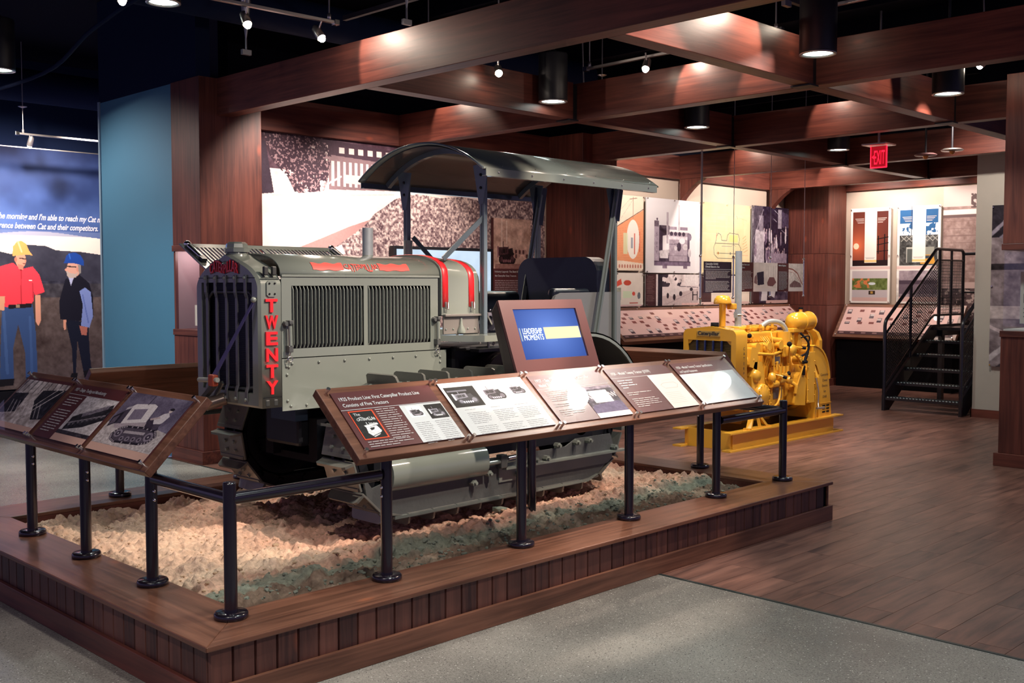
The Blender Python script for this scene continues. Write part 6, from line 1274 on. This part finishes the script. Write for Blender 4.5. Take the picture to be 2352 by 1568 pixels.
for k in range(12): cv.line([(.05 + .03 * (k % 3), .10 + k * .055), (.3 + .4 * ((k * 5) % 7) / 7, .10 + k * .055)], .003, (.86, .80, .68))
cv.line([(.24, .62), (.27, .56), (.75, .56), (.80, .62), (.78, .72), (.70, .77), (.32, .77), (.25, .72), (.24, .62)], .010, BK).line([(.27, .57), (.30, .46), (.33, .42), (.38, .44), (.40, .52), (.50, .52), (.52, .44), (.56, .41), (.74, .42), (.77, .48), (.76, .58)], .009, BK).line([(.30, .70), (.72, .70)], .007, BK).line([(.40, .60), (.44, .60), (.60, .60)], .006, (.6, .6, .55)).line([(.60, .60), (.64, .57), (.70, .60)], .005, BK).rect(.56, .44, .73, .54, (.88, .82, .45), .6).ell(.33, .70, .015, .02, (.62, .42, .2)).ell(.58, .70, .015, .02, BK).ell(.69, .70, .015, .02, (.62, .42, .2)).line([(.30, .42), (.29, .5)], .008, (.9, .45, .42))
for k in range(6): cv.line([(.84 + .02 * (k % 2), .48 + k * .04), (.90 + .01 * k, .44 + k * .04)], .007, (.75, .55, .35))
cv.line([(.70, .16), (.73, .20)], .008, (.9, .5, .45)).line([(.74, .18), (.92, .22)], .005, (.72, .65, .55)).line([(.35, .25), (.62, .25)], .004, (.72, .68, .60)).line([(.84, .72), (.95, .72)], .006, (.85, .5, .4))
poster('cream poster with a pencil sketch of a crawler tractor', 13.05, 14.34, 1.765, 2.82, cv)
cv = Cv(120, 60, (.93, .86, .80)); cv.rect(0, 0, .2, 1, (.26, .14, .16)).rect(0, .9, 1, 1, (.9, .76, .73)).grain(.04, 8, 2); poster('brown and cream caption board behind the yellow air cleaner', 13.05, 14.34, 1.315, 1.745, cv)
cv = Cv(220, 190, (.16, .11, .20)); cv.poly([(0, 0), (.28, 0), (.28, .8), (.10, .9), (0, .6)], (.30, .26, .32)).poly([(.10, .36), (.32, .36), (.34, 1), (.05, 1)], (.72, .68, .72)).rect(.18, .14, .30, .38, (.52, .48, .54)).rect(.70, .03, .80, .32, (.66, .62, .68)).poly([(.80, .06), (1, .1), (1, .3), (.82, .3)], (.30, .25, .36))
for (a, b) in (((.60, .05), (.70, .10)), ((.58, .18), (.66, .22)), ((.80, .34), (.96, .42)), ((.02, .05), (.03, .3)), ((.3, .05), (.05, .5))): cv.line([a, b], .008, (.85, .82, .88), .8)
for k in range(34):
    rr = random.Random(k); x = .32 + rr.random() * .62; y = .32 + rr.random() * .5; c_ = rr.choice([(.88, .84, .88), (.55, .48, .56), (.40, .32, .42), (.78, .72, .78)]); cv.ell(x, y + .07, .022, .09, c_).ell(x, y - .03, .012, .018, (.80, .70, .72))
cv.ell(.10, .66, .03, .1, (.55, .48, .55)).ell(.10, .54, .014, .02, (.8, .72, .75)); cv.rect(.5, .70, .95, 1, (.62, .55, .63)).grain(.3, 6, 2)
poster('dark purple crowd photo poster at the right end of the back wall', 14.39, 15.48, 1.80, 2.84, cv)
cv = Cv(120, 60, (.28, .22, .30)); cv.rect(0, 0, .22, 1, (.26, .14, .16)).grain(.5, 14, 5, cv.X > .22); cv.poly([(.3, .4), (.45, .3), (.42, .9), (.26, .9)], (.85, .82, .84)).poly([(.55, .2), (.7, .3), (.62, .8), (.5, .7)], (.85, .82, .84)).poly([(.8, .1), (.97, .2), (.93, .6), (.78, .5)], (.85, .82, .84)).rect(.4, .88, 1, 1, (.88, .72, .70)); poster('dark photo strip of papers under the crowd poster', 14.39, 15.48, 1.315, 1.76, cv)
# posters of the right wall (towards -x)
def wposter(lab, y0, y1, z0, z1, cv, name='poster', x=16.05, wallx=16.1, frm=WHITEP):
    t = thing(name, lab, 'poster', (x, (y0 + y1) / 2, z0), 'posters on the right walls'); obj('board', MB().box(x, x + .012, y1, y0, z0, z1), frm, t); pic('poster_print', cv, (x - .001, y0, z1), -Y_, -Z_, y0 - y1, z1 - z0, t)
    sm = MB()
    for a in (y0 - .015, y1 + .015):
        for b in (z0 + .02, (z0 + z1) / 2, z1 - .02): sm.cyl((x - .02, a, b), (wallx - .001, a, b), .009, 8)
    q = obj('standoffs', sm, CHROME, t); q['kind'] = 'stuff'; return t
def bilb(sky, warm):
    cv = Cv(150, 330, (.97, .95, .93)); cv.rect(.06, .04, .94, .61, sky)
    if warm:
        gy_ = np.clip((cv.Y - .04) / .57, 0, 1)[..., None]; inb = (cv.X > .06) & (cv.X < .94) & (cv.Y > .04) & (cv.Y < .61)
        d = np.exp(-np.hypot((cv.X - .15) / .5, (cv.Y - .40) / .22))[..., None]; cc = np.array([.24, .09, .09]) + d * np.array([.75, .42, .25]); cv.a = np.where(inb[..., None], np.clip(cc, 0, 1), cv.a); cv.ell(.15, .40, .07, .032, (1, .93, .80)).rect(.06, .55, .94, .61, (.14, .06, .08))
        cv.rect(.84, .28, .87, .56, (.08, .05, .07)).line([(.68, .33), (.94, .31)], .010, (.08, .05, .07)).line([(.68, .39), (.94, .37)], .010, (.08, .05, .07)).line([(.7, .3), (.7, .48)], .010, (.08, .05, .07)).line([(.64, .46), (.94, .45)], .008, (.08, .05, .07))
    else:
        inb = (cv.X > .06) & (cv.X < .94) & (cv.Y > .18) & (cv.Y < .30); cv.put(inb & (fbm(330, 150, 30, 7) > .45), (.85, .90, .95)); cv.rect(.06, .30, .94, .61, (.30, .30, .30)); cv.grain(.5, 10, 12, (cv.Y > .30) & (cv.Y < .61) & (cv.X > .06) & (cv.X < .94))
        for k in range(7): cv.line([(.1 + .12 * k, .31), (.1 + .12 * (k + 1), .36)], .006, (.7, .7, .68)).line([(.1 + .12 * k, .36), (.1 + .12 * (k + 1), .31)], .006, (.65, .65, .62))
        cv.rect(.22, .42, .44, .58, (.75, .75, .72)).rect(.24, .44, .42, .58, (.35, .37, .36)).rect(.33, .0, .34, .3, (.2, .2, .25)).rect(.66, .42, .86, .56, (.6, .6, .56)).poly([(.55, .56), (.62, .50), (.84, .50), (.88, .57), (.88, .595), (.55, .595)], (.85, .62, .25)).rect(.64, .51, .82, .54, (.25, .27, .3))
    cv.rect(.36, .03, .66, .575, (.97, .95, .92)).rect(.36, .545, .66, .57, (.95, .82, .55)).rect(.38, .52, .62, .524, (.5, .45, .45)).rect(.40, .53, .60, .533, (.5, .45, .45))
    for k in range(4): cv.rect(.12 + .02 * k, .11 + .014 * k, .34, .115 + .014 * k, (.80, .74, .72)).rect(.68, .11 + .014 * k, .90 - .03 * k, .115 + .014 * k, (.80, .74, .72))
    cv.rect(0, .615, 1, .645, (.92, .80, .78)); return cv
cv = bilb((.2, .1, .1), True); cv.rect(.06, .66, .94, .98, (.80, .76, .78)).rect(.06, .74, .94, .86, (.42, .48, .26)); cv.grain(.35, 12, 30, (cv.Y > .74) & (cv.Y < .86) & (cv.X < .94) & (cv.X > .06)); cv.put((cv.Y > .74) & (cv.Y < .84) & (cv.X < .5) & (cv.X > .06) & (fbm(330, 150, 12, 5) > .58), (.85, .5, .3)); cv.ell(.56, .795, .09, .014, (.86, .90, .92)).rect(.48, .87, .64, .91, (.22, .16, .12)).rect(.53, .875, .59, .90, (.75, .6, .3)).rect(.06, .94, .94, .98, (.86, .72, .70))
wposter('white framed poster pair with orange sunset and power pole, on the right wall', 8.26, 7.59, 1.32, 2.825, cv)
cv = bilb((.16, .36, .56), False); cv.rect(.06, .66, .94, .98, (.62, .56, .60)); cv.grain(.5, 20, 40, (cv.Y > .66) & (cv.Y < .98)); cv.rect(.06, .76, .94, .80, (.30, .24, .30)).rect(.06, .80, .94, .9, (.36, .30, .36), .7).rect(.06, .93, .94, .98, (.86, .72, .70))
wposter('white framed poster pair with blue sky and yellow car, behind the stair rail', 7.48, 6.80, 1.32, 2.82, cv)
cv = Cv(190, 330, (.60, .50, .48)); cv.grain(.25, 30, 3); cv.grain(.25, 5, 14); cv.rect(0, 0, 1, .10, (.80, .72, .70)).rect(0, .115, 1, .14, (.88, .82, .80)).rect(0, .14, 1, .155, (.40, .32, .32)).put((cv.Y > .04) & (cv.Y < .11) & (cv.X > .25) & (cv.X < .34) & (fbm(330, 190, 6, 3) > .45), (.35, .28, .28))
for k in range(9): cv.rect(0, .17 + k * .035, 1, .174 + k * .035, (.50, .40, .39), .7)
cv.rect(0, .47, 1, .5, (.72, .62, .60)); lo = cv.Y > .5; cv.put(lo, (.32, .25, .26)); cv.put(lo & (fbm(330, 190, 14, 88) > .53), (.66, .58, .56)); cv.put(lo & (fbm(330, 190, 8, 55) < .42), (.14, .10, .12))
t = thing('wall_mural', 'brownish photo mural of stone and timber behind the metal stairs', 'mural', (16.08, 5.95, .03)); obj('mural_panel', MB().box(16.085, 16.1, 5.14, 6.78, .03, 3.08), MC['mural_edge2'], t); pic('mural_print', cv, (16.083, 6.78, 3.08), -Y_, -Z_, 1.64, 3.05, t)
# framed mural on the greige wall
cv = Cv(110, 230, (.50, .46, .48)); cv.grain(.5, 26, 31); cv.rect(0, 0, 1, .20, (.12, .10, .15)).line([(0, .18), (.35, .0)], .02, (.6, .58, .64)).line([(.1, .2), (.6, 0)], .012, (.5, .48, .54)).rect(0, .36, 1, .40, (.14, .12, .14)).rect(0, .62, 1, .7, (.70, .66, .66)).line([(0, .95), (.5, .72)], .03, (.72, .70, .72)).line([(.1, 1), (.8, .75)], .02, (.25, .22, .26)).line([(0, .75), (1, .98)], .02, (.75, .7, .72)).grain(.3, 6, 21)
wposter('tall grey photo panel with pale blue edge, left of the glass display pillar', 4.93, 3.9, .63, 2.55, cv, 'poster', 13.09, 13.12, mat('edge_blue', (.45, .52, .66), .4))
MB_ = MB(); 
# ============================================================ slanted reading desks along the walls
def thumbs(w_, h_, n, seed, rows=6):
    cv = Cv(w_, h_, (.85, .70, .68)); cv.grain(.06, 30, seed); rr = random.Random(seed); cols = int(n / rows)
    for i in range(cols):
        for j in range(rows - 1):
            if rr.random() < .25: continue
            x = (i + .15 + .5 * rr.random() * .5 + .2 * (j % 2)) / cols; y = .10 + j * .145 + .02 * rr.random(); b = rr.random(); a_ = .42 / cols
            hh_ = .085 if b < .75 else .16
            cv.rect(x, y, x + a_, y + hh_, (.48, .26, .25) if b < .6 else (.28, .20, .24))
            if b > .6: cv.rect(x + a_ * .1, y + .01, x + a_ * .9, y + hh_ * .5, (.78, .72, .72))
    cv.rect(0, .88, 1, 1, (.24, .12, .15))
    for i in range(cols): cv.rect((i + .2) / cols, .92, (i + .6) / cols, .955, (.55, .42, .42))
    return cv
def walldesk(lab, P, u, dn, L, Hh, cv, base):
    P, u, dn = Vector(P), Vector(u), Vector(dn).normalized(); n = u.cross(-dn); t = thing('reading_desk', lab, 'desk', tuple(P + u * L / 2 + dn * Hh / 2))
    obj('wooden_slab', MB().obox(P + u * L / 2 + dn * Hh / 2 - n * .03, u * L / 2, dn * Hh / 2, n * .03), RW[0] if abs(u.x) > .5 else RW[1], t, .004)
    pic('print', cv, P + u * .06 + dn * .06 + n * .003, u, dn, L - .12, Hh - .12, t); obj('acrylic_sheet', MB().obox(P + u * L / 2 + dn * Hh / 2 + n * .016, u * (L / 2 - .03), dn * (Hh / 2 - .03), n * .003), GLASS, t)
    sm = MB(); k = int(L / .8)
    for i in range(k + 1):
        for b in (.04, Hh - .04): q = P + u * (.05 + (L - .1) * i / k) + dn * b; sm.cyl(q, q + n * .026, .010, 8)
    q = obj('standoffs', sm, CHROME, t); q['kind'] = 'stuff'; obj('base_cabinet', base, BLKM, t); return t
walldesk('long pink timeline desk with tiny pictures under the tall posters', (10.55, 8.98, 1.30), X_, (0, -.52, -.42), 4.85, .66, thumbs(520, 70, 150, 5), MB().box(10.6, 15.35, 8.62, 9.14, 0, .84))
walldesk('pink timeline desk with tiny pictures beneath the sunset poster', (16.02, 8.32, 1.30), -Y_, (-.42, 0, -.52), 1.95, .66, thumbs(200, 70, 52, 9, 5), MB().box(15.72, 16.08, 6.45, 8.30, 0, .76))
# ============================================================ hanging text panels over the generator
def hanging(lab, x0, x1, z0, z1, wires, y=7.0):
    t = thing('hanging_sign', lab, 'sign', ((x0 + x1) / 2, y, z0)); obj('acrylic_sheet', MB().box(x0 - .04, x1 + .04, y - .004, y + .004, z0 - .03, z1 + .03), GLASS, t)
    for x in wires: obj('cable', MB().cyl((x, y, z0 - .05), (x, y, 4.45), .004, 6), ALU, t); obj('cable_rod', MB().cyl((x, y, z0 - .06), (x, y, z1 + .06), .009, 10).ball((x, y, z1 + .06), .018, 8).ball((x, y, z0 - .06), .018, 8), CHROME, t)
    return t
h1 = hanging('dark hanging text panel left of the exhaust stack', 10.127, 10.68, 1.515, 1.872, (10.07, 10.74))
NAVY = mat('aubergine_print', (.030, .018, .032), .4)
obj('board', MB().box(10.127, 10.68, 6.985, 6.995, 1.515, 1.872), NAVY, h1); text('lettering', 'Caterpillar D3400', (10.15, 6.984, 1.835), X_, Z_, .03, WHITEP, h1, width=.25); text('lettering', 'Diesel Electric Set', (10.15, 6.984, 1.803), X_, Z_, .03, WHITEP, h1, width=.28)
obj('rule', MB().box(10.13, 10.677, 6.983, 6.985, 1.782, 1.785), WHITEP, h1); body('body_copy', (10.15, 6.984, 1.765), X_, Z_, .50, 17, .0145, MC['pale_print_text'], h1, 2, .3, gap_rows=(7,))
h2 = hanging('wide hanging panel with brown text and pale pictures right of the exhaust stack', 10.794, 12.32, 1.525, 1.875, (11.55, 12.36))
obj('board', MB().box(10.794, 12.32, 6.985, 6.995, 1.525, 1.875), mat('board_pink', (.75, .60, .56), .5), h2)
for x0, x1, ls in ((10.794, 11.145, ('Industrial Sets and', 'Power Units')), (11.70, 11.957, ('Marine Engines',))):
    obj('text_block', MB().box(x0, x1, 6.982, 6.985, 1.525, 1.875), MAROON, h2)
    for i, s in enumerate(ls): text('lettering', s, (x0 + .02, 6.981, 1.838 - i * .034), X_, Z_, .026, WHITEP, h2, width=(.24, .14)[i] if len(ls) > 1 else .17)
    body('body_copy', (x0 + .02, 6.981, 1.77), X_, Z_, x1 - x0 - .04, 15, .0155, MC['pale_print_text'], h2, int(x0 * 10), .3)
for x0, x1, s in ((11.15, 11.695, 1), (11.96, 12.318, 2)):
    pc = Cv(120, 80, (.90, .78, .74)); pc.grain(.15, 20, s)
    if s == 1: pc.poly([(.14, .35), (.42, .3), (.44, .75), (.18, .78)], (.22, .16, .22)).poly([(.05, .5), (.14, .4), (.16, .75), (.03, .7)], (.55, .38, .38)).poly([(.56, .7), (.66, .5), (.85, .5), (.95, .68), (.8, .82), (.6, .8)], (.50, .30, .30)); [pc.line([(.62 + .1 * k, .1), (.62 + .1 * k, .5)], .012, (.7, .52, .5)) for k in range(4)]
    else: pc.line([(.0, .18), (.3, .22), (.6, .35), (.95, .75)], .05, (.62, .34, .30)).line([(.0, .3), (.3, .32), (.9, .72)], .02, (.75, .5, .46)).poly([(.1, .75), (.4, .6), (.8, .7), (.9, .85), (.1, .85)], (.52, .36, .36)).grain(.2, 6, 3)
    pc.rect(0, .88, 1, 1, (.92, .80, .77)); pic('picture', pc, (x0, 6.983, 1.875), X_, -Z_, x1 - x0, .35, h2)
tag(obj('hanging_cable', MB().cyl((10.09, 7.0, 1.95), (10.09, 7.0, 3.33), .007, 8), GALV), 'bright single cable from the second-row downlight down to the hanging panels', 'cable')
# ============================================================ steel stairs
S = thing('metal_stairs', 'black steel stairs with open treads, tube rails and mesh infill', 'stairs', (14.2, 5.71, 0))
SM_ = mat('stair_black_steel', (.014, .013, .020), .3, .2, .5, .4); NOS = mat('tread_edge_steel', (.6, .7, .7), .35, .3)
ya, yb = 5.22, 6.20
def so_(name, mb, m=SM_, par=None, bev=0.): return obj(name, mb, m, par or S, bev)
for y in (ya, yb): so_('stringer', MB().prism([(12.98, 0), (12.98, .20), (14.40, 1.06), (15.45, 1.06), (15.45, .90), (14.50, .90), (13.12, 0)], 1, y - .018, y + .018))
for k in range(5):
    x, z = 13.0 + k * .286, .172 * (k + 1); tr_ = so_('tread', MB().box(x, x + .25, ya + .02, yb - .02, z - .035, z - .004)); dm = MB()
    for i in range(22): y = ya + .04 + i * (yb - ya - .08) / 21.5; dm.obox((x + .012, y + .012, z), (.010, .010, 0), (-.004, .004, 0), (0, 0, .005))
    q = so_('grip_edge', dm, NOS, tr_); q['kind'] = 'stuff'; dm = MB()
    for i in range(22):
        for j in range(1, 5): y = ya + .04 + i * (yb - ya - .08) / 21.5; dm.obox((x + .02 + j * .045, y, z - .001), (.014, .010, 0), (-.003, .003, 0), (0, 0, .003))
    q = so_('grip_pattern', dm, mat('tread_dark_steel', (.10, .12, .12), .35, .6), tr_); q['kind'] = 'stuff'
so_('landing', MB().box(14.43, 15.45, ya, yb, .99, 1.03)); so_('landing_leg', MB().box(14.62, 14.70, yb - .06, yb, 0, .99).box(15.36, 15.44, yb - .06, yb, 0, .99).box(14.62, 14.70, ya, ya + .06, 0, .99).box(15.36, 15.44, ya, ya + .06, 0, .99)); so_('under_column', MB().box(14.4, 14.5, 5.62, 5.74, 0, .95))
r_ = .022
for y, far in ((yb, 1), (ya, 0)):
    so_('handrail', MB().tube([(13.0, y, 0.02), (13.0, y, 1.08), (13.012, y, 1.125), (13.04, y, 1.165), (14.44, y, 2.05), (14.48, y, 2.08), (14.55, y, 2.10), (15.36, y, 2.10), (15.41, y, 2.08), (15.43, y, 2.03), (15.43, y, 1.0)], r_, 12)); so_('lower_rail', MB().tube([(13.02, y, .98), (14.55, y, 1.95)], .014, 8).tube([(14.62, y, 1.95), (15.42, y, 1.95)], .014, 8)); so_('toe_rail', MB().tube([(13.02, y, .30), (14.36, y, 1.15), (14.46, y, 1.19), (15.42, y, 1.19)], .016, 8))
    so_('rail_post', MB().cyl((13.74, y, .55), (13.74, y, 1.60), r_ * .9, 12)); so_('rail_post', MB().cyl((14.62, y, 1.02), (14.62, y, 2.10), r_, 12)); so_('rail_post', MB().cyl((15.02, y, 1.02), (15.02, y, 2.10), r_ * .8, 12))
    wm = MB()
    for i in range(40):
        x = 13.05 + i * .0385; zb = .33 + (x - 13.02) * .634; zt = .96 + (x - 13.02) * .634
        if x < 14.58: wm.bar((x, y, zb), (x, y, zt), .006, .006, (1, 0, 0))
    for j in range(1, 16): o_ = j * .04; wm.bar((13.04, y, .32 + o_), (14.56, y, .32 + o_ + .964), .006, .006, (0, 1, 0))
    for i in range(20): wm.bar((14.65 + i * .039, y, 1.2), (14.65 + i * .039, y, 1.95), .006, .006, (1, 0, 0))
    for j in range(18): wm.bar((14.63, y, 1.22 + j * .041), (15.42, y, 1.22 + j * .041), .006, .006, (0, 1, 0))
    q = so_('wire_mesh', wm); q['kind'] = 'stuff'
so_('end_rail', MB().cyl((15.43, ya, 2.05), (15.43, yb, 2.05), r_, 12)); so_('end_rail', MB().cyl((15.43, ya, 1.5), (15.43, yb, 1.5), .014, 8))
print('objects', len(bpy.data.objects))
